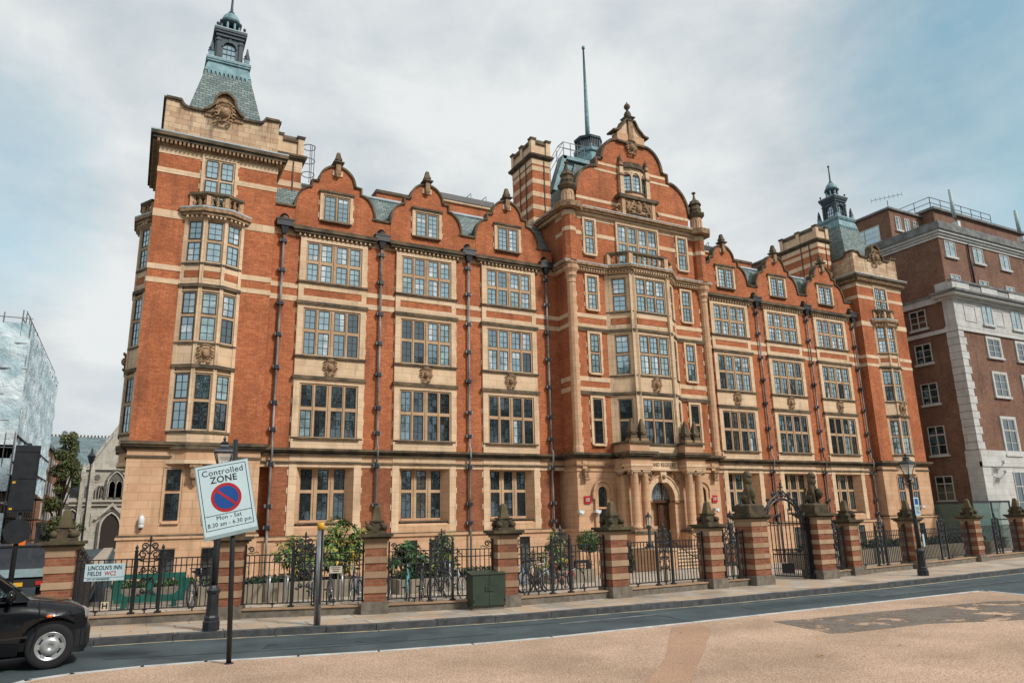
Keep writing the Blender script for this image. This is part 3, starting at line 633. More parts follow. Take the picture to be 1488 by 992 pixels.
for s in (-1, 1):
    x0, x1 = sorted((s*1.38, s*2.96)); ya = -3.22
    q.box(x0, x1, ya, PY, 4.98, 5.1, PALE); q.box(x0-.02, x1+.02, ya-.03, PY, 5.1, 5.2, WARM); q.box(x0-.04, x1+.04, ya-.06, PY, 5.2, 5.34, PALE); q.box(x0, x1, ya, PY, 5.34, 5.72, WARM)
    boxcorn(q, x0, x1, ya, PY, 5.68, 6.08, .34, SOOT)
    q.box(x0+.03, x1-.03, ya+.05, CY, 6.08, 6.6, WARM); q.box(x0-.08, x1+.08, ya-.08, CY, 6.6, 6.74, SOOT)
    for xx in (s*1.76, s*2.53):
        q.box(xx-.3, xx+.3, -3.2, -2.6, 6.74, 6.9, CARVE); q.box(xx-.24, xx+.24, -3.14, -2.66, 6.9, 7.1, SOOT); q.lathe(xx, -2.9, [(.2, 7.1), (.3, 7.18), (.3, 7.28), (.22, 7.34)], 8, SOOT); q.taper(xx, -2.9, 7.3, 7.42, .28, .25, SOOT); q.taper(xx, -2.9, 7.42, 8.1, .21, .06, SOOT); q.taper(xx, -2.9, 8.1, 8.18, .06, .01, SOOT)
boxcorn(q, -1.4, 1.4, PY-.16, CY, 5.68, 6.08, .3, SOOT); q.box(-1.38, 1.38, PY-.1, CY, 6.08, 6.58, WARM); q.box(-1.38, 1.38, PY-.2, CY, 6.58, 6.7, SOOT)
q.box(-1.16, 1.16, PY-.26, PY-.1, 5.1, 5.56, PALE); q.box(-1.2, 1.2, PY-.34, PY-.1, 4.98, 5.1, PALE)
eo = q.build('entablature', BLD)
LETTER = plain('cut_letter', (.13, .075, .04), (.09, .05, .03), .9)
put_text(lettering('LAND REGISTRY', .34, LETTER, sx=.78, ext=.006, bold=.004), eo, stand((0, PY-.268, 5.33)))
for xx, yy in ((-2.53, -2.9), (-1.76, -2.9), (1.76, -2.9), (2.53, -2.9), (-2.72, -2.1), (2.72, -2.1)):
    k = MB(); big = yy < -2.5
    k.lathe(xx, yy, [(.34, 1.46), (.34, 1.54), (.36, 1.58), (.30, 1.66), (.27, 1.72), (.272, 2.4), (.262, 3.4), (.235, 4.6), (.255, 4.64), (.235, 4.68), (.25, 4.72)], 16, WARM)
    k.box(xx-.3, xx+.3, yy-.28, yy+.28, 4.88, 4.98, PALE)
    for s in (-1, 1): k.tube([(xx+s*.25, yy-.28, 4.78), (xx+s*.25, yy+.28, 4.78)], .115, 10, CARVE); k.ball((xx+s*.25, yy-.28, 4.78), .06, SOOT, 6, 4)
    k.box(xx-.25, xx+.25, yy-.25, yy+.25, 4.72, 4.88, CARVE)
    k.build('column', BLD)
k = MB()
for s in (-1, 1):
    x0, x1 = sorted((s*1.35, s*2.98)); k.box(x0, x1, -3.25, PY+.02, .2, 1.2, WARM); k.box(x0-.07, x1+.07, -3.33, PY+.02, 1.2, 1.34, SOOT); k.box(x0+.02, x1-.02, -3.24, PY+.02, 1.34, 1.46, CARVE); k.box(x0-.06, x1+.06, -3.31, PY+.02, -1.4, .34, WARM)
k.build('column_pedestal', BLD)
DOORW = plain('oak_door', (.075, .032, .015), (.045, .018, .01), .5, .4, scale=4)
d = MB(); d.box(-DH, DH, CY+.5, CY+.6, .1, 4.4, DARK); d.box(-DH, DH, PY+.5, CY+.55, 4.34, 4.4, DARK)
d.box(-DH, DH, PY+.45, PY+.62, 3.02, 3.2, DOORW)
dd = d.build('doorway', BLD)
d = MB(); d.box(.08, DH, PY+.62, PY+.7, .25, 3.02, DOORW)
for z0, z1 in ((.4, 1.1), (1.25, 2.0), (2.12, 2.9)):
    for a in (.16, .54): d.box(a, a+.3, PY+.59, PY+.63, z0, z1, DOORW)
d.build('door', BLD)
d = MB(); d.hexa([(-DH, PY+.62, .25), (-DH+.1, PY+.6, .25), (-DH+.06, CY+.5, .25), (-DH, CY+.5, .25), (-DH, PY+.62, 3.02), (-DH+.1, PY+.6, 3.02), (-DH+.06, CY+.5, 3.02), (-DH, CY+.5, 3.02)], DOORW); d.build('door', BLD)
g = MB(); b = MB(); g.prism(FP, [(-DH, 3.2)]+ar+[(DH, 3.2)], .5, .53, GL_LO)
for i in range(1, 15): x = -DH+2*DH*i/15; h = 1.12*math.sqrt(max(0, 1-(x/DH)**2)); b.fbox(FP, x-.009, x+.009, .48, .495, 3.2, SP+h, LEAD)
for i in range(1, 9): z = SP+1.12*i/9; h = DH*math.sqrt(max(0, 1-((z-SP)/1.12)**2)); b.fbox(FP, -h, h, .478, .494, z-.009, z+.009, LEAD)
b.fbox(FP, .3, .38, .44, .5, 3.2, 4.28, DOORW)
o = b.build('fanlight', BLD); g.build('pane', o)
st = MB()
for i in range(9): st.box(-2.45, 2.45, -3.25-.34*(i+1), -3.25-.34*i+.02, -1.5, .25-.16*(i+1)+.16-.02*0, PALE)
st.box(-2.9, 2.9, -3.3, CY, -1.5, .24, PALE)
for i in range(9): st.box(-2.46, 2.46, -3.28-.34*(i+1), -3.25-.34*(i+1)+.05, .25-.16*i-.05, .256-.16*i, GREYP)
for s in (-1, 1):
    x0, x1 = sorted((s*2.45, s*3.75)); st.box(x0, x1, -6.3, -3.2, -1.5, .34, WARM); st.box(x0-.05, x1+.05, -6.36, -3.2, .34, .45, PALE)
st.build('entrance_steps', BLD)
hr = MB()
for s in (-1, 1): hr.tube([(s*1.1, PY-.1, 1.25), (s*1.1, -3.3, 1.22), (s*1.1, -5.9, .0), (s*1.1, -6.3, -.1)], .03, 6, IRON); [hr.tube([(s*1.1, y, z-.95), (s*1.1, y, z)], .02, 5, IRON) for y, z in ((-3.3, 1.22), (-4.6, .62), (-5.9, 0))]
hr.build('handrail', BLD)
# ---- corner towers
def tower(sx):
    cx = sx*27.1; TY = -.6; hw = 2.96; F = Frame(cx, TY)
    t = MB()
    t.box(cx-hw, cx+hw, TY, 5.3, 5.1, 21.6, BRICK); t.box(cx-hw-.02, cx+hw+.02, TY-.02, 5.32, -1.5, 5.2, WARM)
    t.box(cx-hw-.08, cx+hw+.08, TY-.09, 5.35, -1.5, 1.66, WARM); t.box(cx-hw-.16, cx+hw+.16, TY-.17, 5.4, 1.66, 1.76, WARM); t.box(cx-hw-.11, cx+hw+.11, TY-.12, 5.4, 1.76, 1.86, SOOT)
    for za, zb in ((21.1, 21.5), (20.02, 20.3), (17.57, 17.98), (14.76, 15.04), (14.06, 14.32)): t.box(cx-hw-.025, cx+hw+.025, TY-.025, 5.32, za, zb, PALE)
    t.box(cx-hw-.03, cx+hw+.03, TY-.03, 5.33, 5.2, 5.8, WARM); t.box(cx-hw-.1, cx+hw+.1, TY-.1, 5.35, 5.4, 5.5, SOOT)
    boxcorn(t, cx-hw, cx+hw, TY, 5.3, 5.78, 6.15, .34, SOOT)
    boxcorn(t, cx-hw, cx+hw, TY, 5.3, 21.5, 22.18, .48, SOOT, LEAD, CARVE)
    n = 30
    for i in range(n+1):
        u = -hw-.1+(2*hw+.2)*i/n; t.fbox(F, u-.055, u+.055, -.36, -.16, 21.56, 21.76, CARVE)
        v = TY-.1+(5.9)*i/n; t.box(cx-hw-.36, cx-hw-.16, v-.055, v+.055, 21.56, 21.76, CARVE); t.box(cx+hw+.16, cx+hw+.36, v-.055, v+.055, 21.56, 21.76, CARVE)
    t.build('tower', BLD)
    w = MB()                                                   # stone parapet, corners swept up
    for (FF, L0) in ((F, hw-.06), (Frame(cx-hw+.06, 2.35, 0, -1), 2.95), (Frame(cx+hw-.06, 2.35, 0, 1), 2.95), (Frame(cx, 5.3, -1, 0), hw-.06)):
        half = [(-L0, 24.28), (-L0+.72, 24.28)]+[(-L0+.72+.42*(1-math.cos(R(a))), 24.28-.36*math.sin(R(a))) for a in (25, 50, 75, 90)]
        prof = half+[(-x, z) for x, z in half[::-1]]
        w.prism(FF, [(-L0, 22.18)]+prof+[(L0, 22.18)], 0.02, .42, WEATH); w.ribbon(FF, prof, .13, -.12, .5, SOOT)
    pw = w.build('tower_parapet', BLD)
    k = MB(); kp = [(-.98, 24.0), (-.78, 24.1), (-.52, 24.4), (-.42, 24.9), (-.22, 25.12), (0, 25.2), (.22, 25.12), (.42, 24.9), (.52, 24.4), (.78, 24.1), (.98, 24.0)]
    k.prism(F, [(-.98, 23.7)]+kp+[(.98, 23.7)], -.06, .3, CARVE); k.ribbon(F, kp, .13, -.26, .4, SOOT)
    k.build('carved_gable', pw); cartouche(F, 0, 24.05, 1.0, -.08, pw)
    if sx > 0:
        FL = Frame(cx-hw, 2.3, 0, -1)
    # pyramid roof
    ly = 2.55; lx = cx+(.15 if sx < 0 else -.2)
    r = MB(); r.taper(lx, ly, 22.3, 28.25, 2.48, 1.12, SLATE)
    ro = r.build('pyramid_roof', BLD)
    c = MB(); c.taper(lx, ly, 27.75, 28.3, 1.27, 1.15, COPPER)
    for i in range(10):
        u = -1.15+2.3*(i+.5)/10
        for FF in (Frame(lx, ly-1.26), Frame(lx-1.26, ly, 0, -1), Frame(lx+1.26, ly, 0, 1)): c.prism(FF, [(u-.1, 27.76), (u+.1, 27.76), (u, 27.4)], -.06, .03, COPPER)
    boxcorn(c, lx-1.05, lx+1.05, ly-1.05, ly+1.05, 28.3, 28.75, .18, COPPER, LEAD)
    for ex in (-1, 1):
        for ey in (-1, 1):
            x, y = lx+ex*.98, ly+ey*.98
            c.taper(x, y, 28.75, 29.1, .15, .15, COPPER); c.lathe(x, y, [(.17, 29.1), (.2, 29.2), (.12, 29.26), (.17, 29.36), (.1, 29.42)], 8, COPDARK); c.taper(x, y, 29.4, 29.9, .11, .03, COPDARK)
    lan = c.build('lantern', BLD)
    e = MB(); h_ = .72
    for ex in (-1, 1):
        for ey in (-1, 1): e.box(lx+ex*h_-.2*(ex > 0)-0*(ex < 0), lx+ex*h_+.2*(ex < 0), ly+ey*h_-.2*(ey > 0), ly+ey*h_+.2*(ey < 0), 28.75, 30.5, COPDARK)
    for FF in (Frame(lx, ly-h_), Frame(lx-h_, ly, 0, -1), Frame(lx+h_, ly, 0, 1), Frame(lx, ly+h_, -1, 0)):
        a2 = arc(0, 29.85, .36, .36, 180, 0, 10)
        for i in range(10): e.prism(FF, [a2[i], a2[i+1], (a2[i+1][0], 30.5), (a2[i][0], 30.5)], .03, .18, COPDARK)
        for s in (-1, 1): lo, hi = sorted((s*.36, s*.54)); e.fbox(FF, lo, hi, .03, .18, 28.75, 30.5, COPDARK)
        e.ribbon(FF, arc(0, 29.85, .36, .36, 180, 0, 10), .08, -.03, .05, COPDARK); e.fbox(FF, -.06, .06, -.04, .05, 30.18, 30.42, COPDARK)
        for s in (-1, 1): e.fbox(FF, s*.62-.09, s*.62+.09, -.05, .03, 28.75, 30.3, COPDARK); e.fbox(FF, s*.62-.12, s*.62+.12, -.08, .03, 30.2, 30.32, COPDARK)
        e.prism(FF, [(-.36, 28.85)]+arc(0, 29.85, .36, .36, 180, 0, 10)+[(.36, 28.85)], .14, .16, GL_HI)
        for i in (-.12, .12): e.fbox(FF, i-.015, i+.015, .1, .13, 28.75, 30.15, COPDARK)
        for z in (29.1, 29.45, 29.8): e.fbox(FF, -.36, .36, .1, .13, z-.015, z+.015, COPDARK)
    boxcorn(e, lx-h_, lx+h_, ly-h_, ly+h_, 30.5, 31.05, .2, COPDARK, LEAD)
    for i in range(8):
        a = R(22.5+45*i); e.lathe(lx+.52*math.cos(a), ly+.52*math.sin(a), [(.08, 31.05), (.065, 31.8)], 6, COPPER)
    e.lathe(lx, ly, [(.22, 31.05), (.22, 31.8)], 8, DARK)
    e.lathe(lx, ly, [(.58, 31.75), (.68, 31.86), (.68, 31.96), (.55, 32.02)], 8, COPDARK, False, R(22.5))
    for ex in (-1, 1):
        for ey in (-1, 1): e.ball((lx+ex*.75, ly+ey*.75, 31.3), .09, COPDARK, 8, 5, 1.3); e.lathe(lx+ex*.75, ly+ey*.75, [(.05, 31.05), (.03, 31.2)], 6, COPDARK)
    e.build('lantern_stage', lan)
    m = MB(); m.lathe(lx, ly, [(.56, 32.0), (.54, 32.15), (.46, 32.38), (.33, 32.56), (.17, 32.68), (.1, 32.7)], 16, COPPER); m.lathe(lx, ly, [(.17, 32.68), (.2, 32.76), (.1, 32.84), (.075, 33.1), (.045, 34.3), (.1, 34.36), (.1, 34.46), (.02, 34.55)], 8, COPDARK)
    m.build('dome', lan)
    # oriel bays: front, and on the outer side
    def oriel(F, lights=True):
        O = [(-1.36, 0), (-.5, -.44), (.5, -.44), (1.36, 0)]
        P_ = lambda e: [F(x+(e if x > 0 else -e)*(1 if abs(x) > 1 else .55), dd-(e if abs(x) < 1 else e*.4), 0)[:2] for x, dd in O]
        pl = lambda e: [F(-1.36-e, .1, 0)[:2]]+P_(e)+[F(1.36+e, .1, 0)[:2]]
        o = MB(); o.plan(pl(-.07), 6.1, 17.7, PALE)
        for za, zb in ((9.96, 11.0), (14.14, 14.45), (14.84, 15.16), (6.12, 6.58)): o.plan(pl(.02), za, zb, PALE)
        for za, zb in ((9.78, 9.96), (13.95, 14.12), (5.98, 6.13)): o.plan(pl(.13), za, zb, SOOT)
        for za, zb in ((11.0, 11.09), (15.16, 15.25), (6.58, 6.68)): o.plan(pl(.09), za, zb, SOOT)
        for e, za, zb, mm in ((-.05, 5.3, 5.8, WARM), (.1, 5.8, 5.98, SOOT), (.02, 5.12, 5.3, PALE), (.12, 17.62, 17.78, PALE), (.3, 17.78, 17.95, CARVE), (.4, 17.95, 18.14, CARVE), (.41, 18.14, 18.22, LEAD)): o.plan(pl(e), za, zb, mm)
        fs = [seg_frame(F(*O[i], 0)[:2], F(*O[i+1], 0)[:2]) for i in range(3)]
        for FF, L in fs:
            o.fbox(FF, .12, L-.12, -.03, .06, 14.47, 14.82, BRICK)
            for e in (0, L): o.fbox(FF, e-.09, e+.09, -.05, .06, 6.68, 17.65, PALE)
            for i in range(int(L/.2)): o.fbox(FF, (i+.5)*L/int(L/.2)-.05, (i+.5)*L/int(L/.2)+.05, -.27, -.1, 17.66, 17.78, PALE)
        ob = o.build('oriel_bay', BLD)
        cartouche(F, 0, 10.5, .72, -.5, ob)
        for FF, L in fs:
            for z0, z1, tr, tn in ((6.76, 9.47, (8.11, 8.27), 'lo'), (11.17, 13.66, (12.41, 12.57), 'mid'), (15.34, 17.5, (16.38, 16.54), 'hi')):
                g = [(.16, L-.16)]
                window(FF, g, z0, z1, tr, (.09, L-.09, z0-.06, z1+.14), BLD, tn, dface=-.06, dg=.02, rows=(3, 3), sill=False)
        balustrade([F(x*.9, dd*1.0-.02, 0)[:2] for x, dd in O], 18.24, 19.12, BLD, .27, .1)
    oriel(F); oriel(Frame(cx+sx*hw, 2.35, 0, 1 if sx > 0 else -1))
    k = MB(); k.fbox(F, -.28, .28, -.42, 0, 4.95, 5.2, CARVE); k.fbox(F, -.22, .22, -.36, 0, 4.6, 4.95, CARVE); k.tube([F(-.24, -.3, 4.5), F(.24, -.3, 4.5)], .12, 8, CARVE); k.taper(0, -.16, 4.1, 4.45, .05, .18, CARVE, F=F); k.build('stone_corbel', BLD)
    window(F, [(-.67, -.08), (.08, .67)], 18.6, 21.14, (20.0, 20.14), (-.9, .9, 18.5, 21.5), BLD, 'hi', dface=-.08, rows=(4, 3), teeth=True, sill=False)
    for s in (-1, 1):
        u = s*.9
        window(F, [(u-.31, u+.31)], 2.5, 4.86, (3.74, 3.88), (u-.46, u+.46, 2.42, 5.0), BLD, 'lo', dface=-.06, rows=(3, 3), stone=WARM)
        window(F.off(0, -.09), [(u-.32, u+.32)], -.7, 1.2, None, (u-.36, u+.36, -.72, 1.24), BLD, 'lo', dface=-.02, dg=-.01, rows=(2,), stone=WARM, sill=False)
tower(-1); tower(1)
wall.build('wall', BLD); stone.build('stone_bands', BLD)
# ---- chimneys, roof lantern with flagpole
def chimney(x0, x1, y0, y1, z0, z1, name='chimney'):
    m = MB(); m.box(x0, x1, y0, y1, z0, z1-1.6, BRICK)
    z = z0+.55
    while z < z1-1.9: m.box(x0-.02, x1+.02, y0-.02, y1+.02, z, z+.36, PALE); z += 1.0
    for xx, yy in ((x0, y0+.9), (x0, y0+1.8)): m.box(xx-.06, xx+.02, yy-.05, yy+.05, z0, z1-1.6, SOOT)
    m.box((x0+x1)/2+.2, (x0+x1)/2+.28, y0-.06, y0, z0, z1-1.6, SOOT)
    m.box(x0-.03, x1+.03, y0-.03, y1+.03, z1-2.05, z1-1.6, PALE); boxcorn(m, x0, x1, y0, y1, z1-1.62, z1-1.3, .26, SOOT)
    m.box(x0+.05, x1-.05, y0+.05, y1-.05, z1-1.3, z1-.35, PALE); m.box(x0-.06, x1+.06, y0-.06, y1+.06, z1-.4, z1-.22, SOOT); m.box(x0+.02, x1-.02, y0+.02, y1-.02, z1-.22, z1-.04, GREYP)
    for xx in (x0+.1, x1-.1):
        for yy in (y0+.1, (y0+y1)/2, y1-.1): m.box(xx-.17, xx+.17, yy-.17, yy+.17, z1-1.3, z1-.15, PALE); m.taper(xx, yy, z1-.18, z1, .2, .26, SOOT)
    n = int((y1-y0)/.45)
    for i in range(n): m.box(x0+.2, x1-.2, y0+.25+i*.45, y0+.45+i*.45, z1-.1, z1+.05, CARVE)
    return m.build(name, BLD)
chimney(-6.25, -4.8, 2.0, 5.0, 19, 29.1); chimney(22.45, 23.9, 1.4, 5.4, 20, 27.2); chimney(-23.9, -22.45, 1.6, 4.5, 20, 24.9)
m = MB(); ex, ey = .05, 3.9
m.lathe(ex, ey, [(1.05, 26), (1.05, 29.9), (1.2, 30.0), (1.22, 30.25), (1.0, 30.3)], 8, COPPER, False, R(22.5))
for i in range(40):
    a = 2*math.pi*i/40; q = 1.02*math.cos(R(22.5))/math.cos((a % R(45))-R(22.5))
    if i % 5 == 0: q *= 1
    m.tube([(ex+q*math.cos(a+R(22.5)), ey+q*math.sin(a+R(22.5)), 30.25), (ex+q*math.cos(a+R(22.5)), ey+q*math.sin(a+R(22.5)), 31.15)], .045, 4, COPDARK)
m.lathe(ex, ey, [(1.12, 31.12), (1.16, 31.3), (1.0, 31.34)], 8, COPDARK, False, R(22.5)); m.lathe(ex, ey, [(.8, 30.3), (.75, 31.0)], 8, LEAD)
ml = m.build('roof_turret', BLD)
m = MB(); m.lathe(ex, ey, [(.19, 31.0), (.17, 33.5), (.13, 36), (.07, 39.7), (.13, 39.72), (.13, 39.95), (.03, 40.0)], 10, COPPER); m.build('flagpole', ml)
m = MB()                                                       # copper-clad roof and steel walkway beside the turret
m.hexa([(-4.6, 1.0, 22.4), (4.6, 1.0, 22.4), (4.6, 7, 22.4), (-4.6, 7, 22.4), (-2.2, 2.6, 28.2), (2.2, 2.6, 28.2), (2.2, 6, 28.2), (-2.2, 6, 28.2)], SLATE)
m.build('slate_roof', BLD)
m = MB(); m.hexa([(-4.3, 2.4, 25.6), (-3.95, 2.4, 25.6), (-3.95, 3.2, 25.6), (-4.3, 3.2, 25.6), (-3.3, 2.4, 28.6), (-2.95, 2.4, 28.6), (-2.95, 3.2, 28.6), (-3.3, 3.2, 28.6)], COPPER); m.box(-3.3, -.6, 2.4, 3.2, 28.35, 28.65, COPPER); m.box(-2.9, -.8, 2.7, 3.3, 26, 28.4, COPPER)
for i in range(6):
    x = -4.5+i*.62; zb = 26+min(i, 2)*1.3
    m.tube([(x, 2.4, zb), (x, 2.4, zb+1.5 if i < 2 else 29.7)], .03, 4, IRON)
for dz in (0, .5): m.tube([(-4.5, 2.4, 27.5-dz), (-3.26, 2.4, 29.7-dz), (-1.2, 2.4, 29.7-dz)], .03, 4, IRON)
m.tube([(-4.5, 3.2, 27.5), (-3.26, 3.2, 29.7), (-1.2, 3.2, 29.7)], .03, 4, IRON)
for x, z in ((-4.5, 27.5), (-3.26, 29.7), (-1.2, 29.7)): m.tube([(x, 2.4, z), (x, 3.2, z)], .03, 4, IRON)
m.build('roof_walkway', BLD)
m = MB()                                                       # ladder with safety hoops beside the left chimney
for z in (22.6, 23.5, 24.4): m.tube([(-22.4+.75*math.cos(a)*.5+.36, 1.7+.4*math.sin(a), z) for a in [i*.6 for i in range(11)]], .025, 4, IRON)
for x in (-21.9, -21.75, -22.0): m.tube([(x, 1.5, 22), (x, 1.5, 24.5)], .025, 4, IRON)
m.build('roof_ladder', BLD)
# ------------------------------------------------------------------ ground
def groundmat(name, c1, c2, scale, rough=.9, grain=40, gb=.4, speck=None, big=.35, sharp=.06):
    m, nt, b = mat_base(name, rough, .25)
    f = rng(nt, noise(nt, pos(nt), grain, 2, .7), .5-sharp, .5+sharp); g = rng(nt, noise(nt, pos(nt), scale, 6, .6), .36, .66)
    col = mixc(nt, f, c1, c2); col = mixc(nt, mth(nt, 'MULTIPLY', g, big), col, tuple(x*.55 for x in c2))
    if speck: col = mixc(nt, rng(nt, noise(nt, pos(nt), grain*2.2, 1, .5), .64, .72), col, speck)
    nt.links.new(col, b.inputs['Base Color']); bump(nt, b, noise(nt, pos(nt), grain, 3), gb, .02)
    return m
ASPH = groundmat('asphalt', (.08, .104, .112), (.055, .074, .081), .9, .74, 55, .3, (.15, .18, .19), .85)
GRAVEL = groundmat('buff_gravel', (.60, .43, .31), (.31, .20, .135), .45, .92, 32, .6, (.78, .66, .54), .55, .12)
REDSTRIP = groundmat('red_gravel_patch', (.45, .29, .195), (.32, .195, .125), .8, .92, 36, .5, (.6, .45, .34), .35)
DKPATCH = groundmat('dark_asphalt_patch', (.22, .18, .15), (.13, .115, .10), .7, .9, 30, .5, (.34, .25, .18), .45)
def ragged(m, lo, hi, scale):                               # worn through in places, so what lies below shows
    nt = m.node_tree; b = nt.nodes['Principled BSDF']; nt.links.new(rng(nt, noise(nt, pos(nt), scale, 8, .75), lo, hi), b.inputs['Alpha'])
ragged(DKPATCH, .40, .50, .9); ragged(REDSTRIP, .22, .40, 2.5)
FLAGS, _nt, _b = mat_base('flagstone', .82, .3)
_t = N(_nt, 'ShaderNodeTexBrick', offset=.37); _t.inputs['Scale'].default_value = 1; _t.inputs['Brick Width'].default_value = .86; _t.inputs['Row Height'].default_value = .62; _t.inputs['Mortar Size'].default_value = .014
_t.inputs['Color1'].default_value = (.45, .40, .335, 1); _t.inputs['Color2'].default_value = (.31, .275, .235, 1); _t.inputs['Mortar'].default_value = (.07, .06, .05, 1)
_nt.links.new(pos(_nt), _t.inputs['Vector'])
_c = mixc(_nt, rng(_nt, noise(_nt, pos(_nt), 1.3, 5), .42, .62), _t.outputs['Color'], (.40, .29, .20)); _c = mixc(_nt, mth(_nt, 'MULTIPLY', rng(_nt, noise(_nt, pos(_nt), .6, 6), .5, .7), .55), _c, (.10, .09, .08))
_nt.links.new(_c, _b.inputs['Base Color']); bump(_nt, _b, _t.outputs['Fac'], -.4, .01)
ASPH2 = groundmat('asphalt_repair', (.05, .072, .08), (.034, .05, .058), .9, .8, 45, .3, (.11, .13, .135), .5); ragged(ASPH2, .32, .44, 1.4); TRIMD = plain('bitumen_seam', (.02, .028, .032), (.045, .06, .068), .7, .3, scale=2)
KERB = plain('granite_kerb', (.085, .09, .092), (.04, .043, .047), .75, .35, scale=5, bmp=.3)
WHITE = plain('worn_white_line', (.52, .52, .5), (.34, .34, .33), .8, .2, scale=4, detail=7)
YEL = plain('worn_yellow_line', (.50, .40, .24), (.20, .19, .17), .8, .2, scale=3, detail=7)
WORN = plain('faint_line', (.20, .215, .215), (.075, .09, .095), .8, .2, scale=2.2, detail=8)
KP = [(-32.55, -18.2), (-32.45, -19.6), (-32.0, -20.9), (-31.2, -21.55), (-30.2, -21.72), (-28.8, -21.95), (-26.9, -22.5), (-24.9, -23.08), (-22.3, -23.55), (-20.9, -23.68), (-16, -23.98), (-9, -24.0), (-1.1, -23.55), (12, -22.6), (60, -19)]
m = MB(); m.face([(-600, -600, -1.62), (600, -600, -1.62), (600, 900, -1.62), (-600, 900, -1.62)], ASPH); struct(m.build('ground'))
def slab(name, poly, z, mat, zb=None):
    m = MB(); m.plan(poly, zb if zb is not None else z-.3, z, mat); return struct(m.build(name))
slab('road', [(-120, -140), (120, -140), (120, -17), (60, -17.2), (12, -20.5), (-1, -21.5), (-20, -21.6), (-30, -19.4), (-31.3, -18), (-31.3, -17), (-40.5, -17), (-120, -17)], 0, ASPH, -1.6)
m = MB()
for y0, y1, z0, z1 in ((-17, 4, 0, -1.15), (4, 110, -1.15, -1.15)): m.hexa([(-40, y0, z0-.5), (-31, y0, z0-.5), (-31, y1, z1-.5), (-40, y1, z1-.5), (-40, y0, z0), (-31, y0, z0), (-31, y1, z1), (-40, y1, z1)], ASPH)
struct(m.build('side_street'))
m = MB()
for x0, x1 in ((-32.5, -31.2), (-40.2, -38.4)):
    for y0, y1, z0, z1 in ((-18.2 if x0 > -35 else -17, 4, .13, -1.02), (4, 108, -1.02, -1.02)): m.hexa([(x0, y0, z0-.4), (x1, y0, z0-.4), (x1, y1, z1-.4), (x0, y1, z1-.4), (x0, y0, z0), (x1, y0, z0), (x1, y1, z1), (x0, y1, z1)], FLAGS)
struct(m.build('side_pavement'))
RL = [(-31.2, -18.2), (-31.0, -19.0), (-27.6, -19.8), (-24.3, -21.05), (-21.1, -21.8), (-17.55, -21.8), (-13.9, -21.6), (-12.1, -21.6), (-9.0, -21.4), (-6.95, -21.1), (-2.2, -20.7), (1.9, -20.05), (5.6, -19.5), (12, -18.6), (60, -13)]
inner = [(x+(.3 if i < 3 else 0), y+.22) for i, (x, y) in enumerate(KP)]
slab('pavement', inner+RL[::-1], .12, FLAGS)
m = MB(); rk = random.Random(3)
for i in range(len(KP)-1):                                     # granite kerb, stone by stone
    F, L = seg_frame(KP[i], KP[i+1]); n = max(1, round(L/1.15))
    for j in range(n): m.fbox(F, j*L/n+.006, (j+1)*L/n-.006, 0, .24, -.3, .118+rk.uniform(-.004, .006), KERB)
struct(m.build('kerb'))
AP = [(-31.35, -60), (-31.32, -25.5), (-31.0, -25.05), (-30.4, -24.86), (-29.4, -24.84), (-28.44, -24.98), (-27, -25.38), (-25.68, -25.72), (-24, -26.02), (-22.43, -26.19), (-19, -26.24), (-8.6, -26.25), (-8.45, -26.4), (-8.9, -28.2), (-10.5, -34), (-14, -60)]
slab('gravel_apron', AP, .025, GRAVEL, -.3)
def strip(name, pts, w, z, mat):
    m = MB()
    for a, b in zip(pts, pts[1:]):
        F, L = seg_frame(a, b); m.face([F(-.01, -w/2, z), F(L+.01, -w/2, z), F(L+.01, w/2, z), F(-.01, w/2, z)], mat)
    return struct(m.build(name))
m = MB()
for a, b in zip(AP[1:], AP[2:-1]):
    F, L = seg_frame(a, b); m.fbox(F, -.02, L+.02, -.13, .0, -.1, .034, WHITE)
struct(m.build('white_edging'))
slab('dark_patch', [(-17.57, -27.21), (-17.91, -28.91), (-17.57, -29.06), (-15.44, -29.18), (-13.42, -29.95), (-10.2, -30.2), (-9.75, -28.3), (-10.87, -27.83), (-14.85, -27.45), (-16.24, -27.4)], .030, DKPATCH, 0)
slab('repair_strip', [(-19.8, -26.6), (-19.02, -26.6), (-19.3, -27.2), (-21.0, -28.9), (-24.6, -32.3), (-25.2, -32.0), (-22.0, -29.1)], .0295, REDSTRIP, 0)
strip('yellow_line', [(x+.0, y-.16) for x, y in KP[4:]], .09, .004, YEL)
strip('worn_line', [(-21.25, -24.62), (-18.03, -24.71)], .16, .004, WORN); strip('worn_line', [(-15.76, -24.47), (-4.48, -24.42)], .07, .004, WORN); strip('worn_line', [(-12, -25.3), (2, -25.0)], .06, .004, WORN)
m = MB()                                                       # drain cover, seams and old trench patches in the carriageway
for pts in ([(-19.4, -23.9), (-18.9, -24.3), (-18.7, -25.2), (-18.9, -26.1)], [(-22.9, -24.2), (-20.5, -24.6), (-18.8, -24.4)], [(-30, -23.6), (-26.5, -24.6), (-23, -25.1)], [(-14, -25.6), (-9, -25.4), (-2, -25.2)]):
    for a, b in zip(pts, pts[1:]):
        F, L = seg_frame(a, b); m.face([F(0, -.02, .0045), F(L, -.015, .0045), F(L, .015, .0045), F(0, .02, .0045)], TRIMD)
struct(m.build('road_seams', None, False))
slab('road_patch', [(-27.2, -23.6), (-24.6, -24.2), (-24.8, -24.75), (-27.4, -24.1)], .006, ASPH2, -.1); slab('road_patch', [(-16.2, -24.9), (-11.5, -24.75), (-11.5, -25.3), (-16.3, -25.45)], .006, ASPH2, -.1)
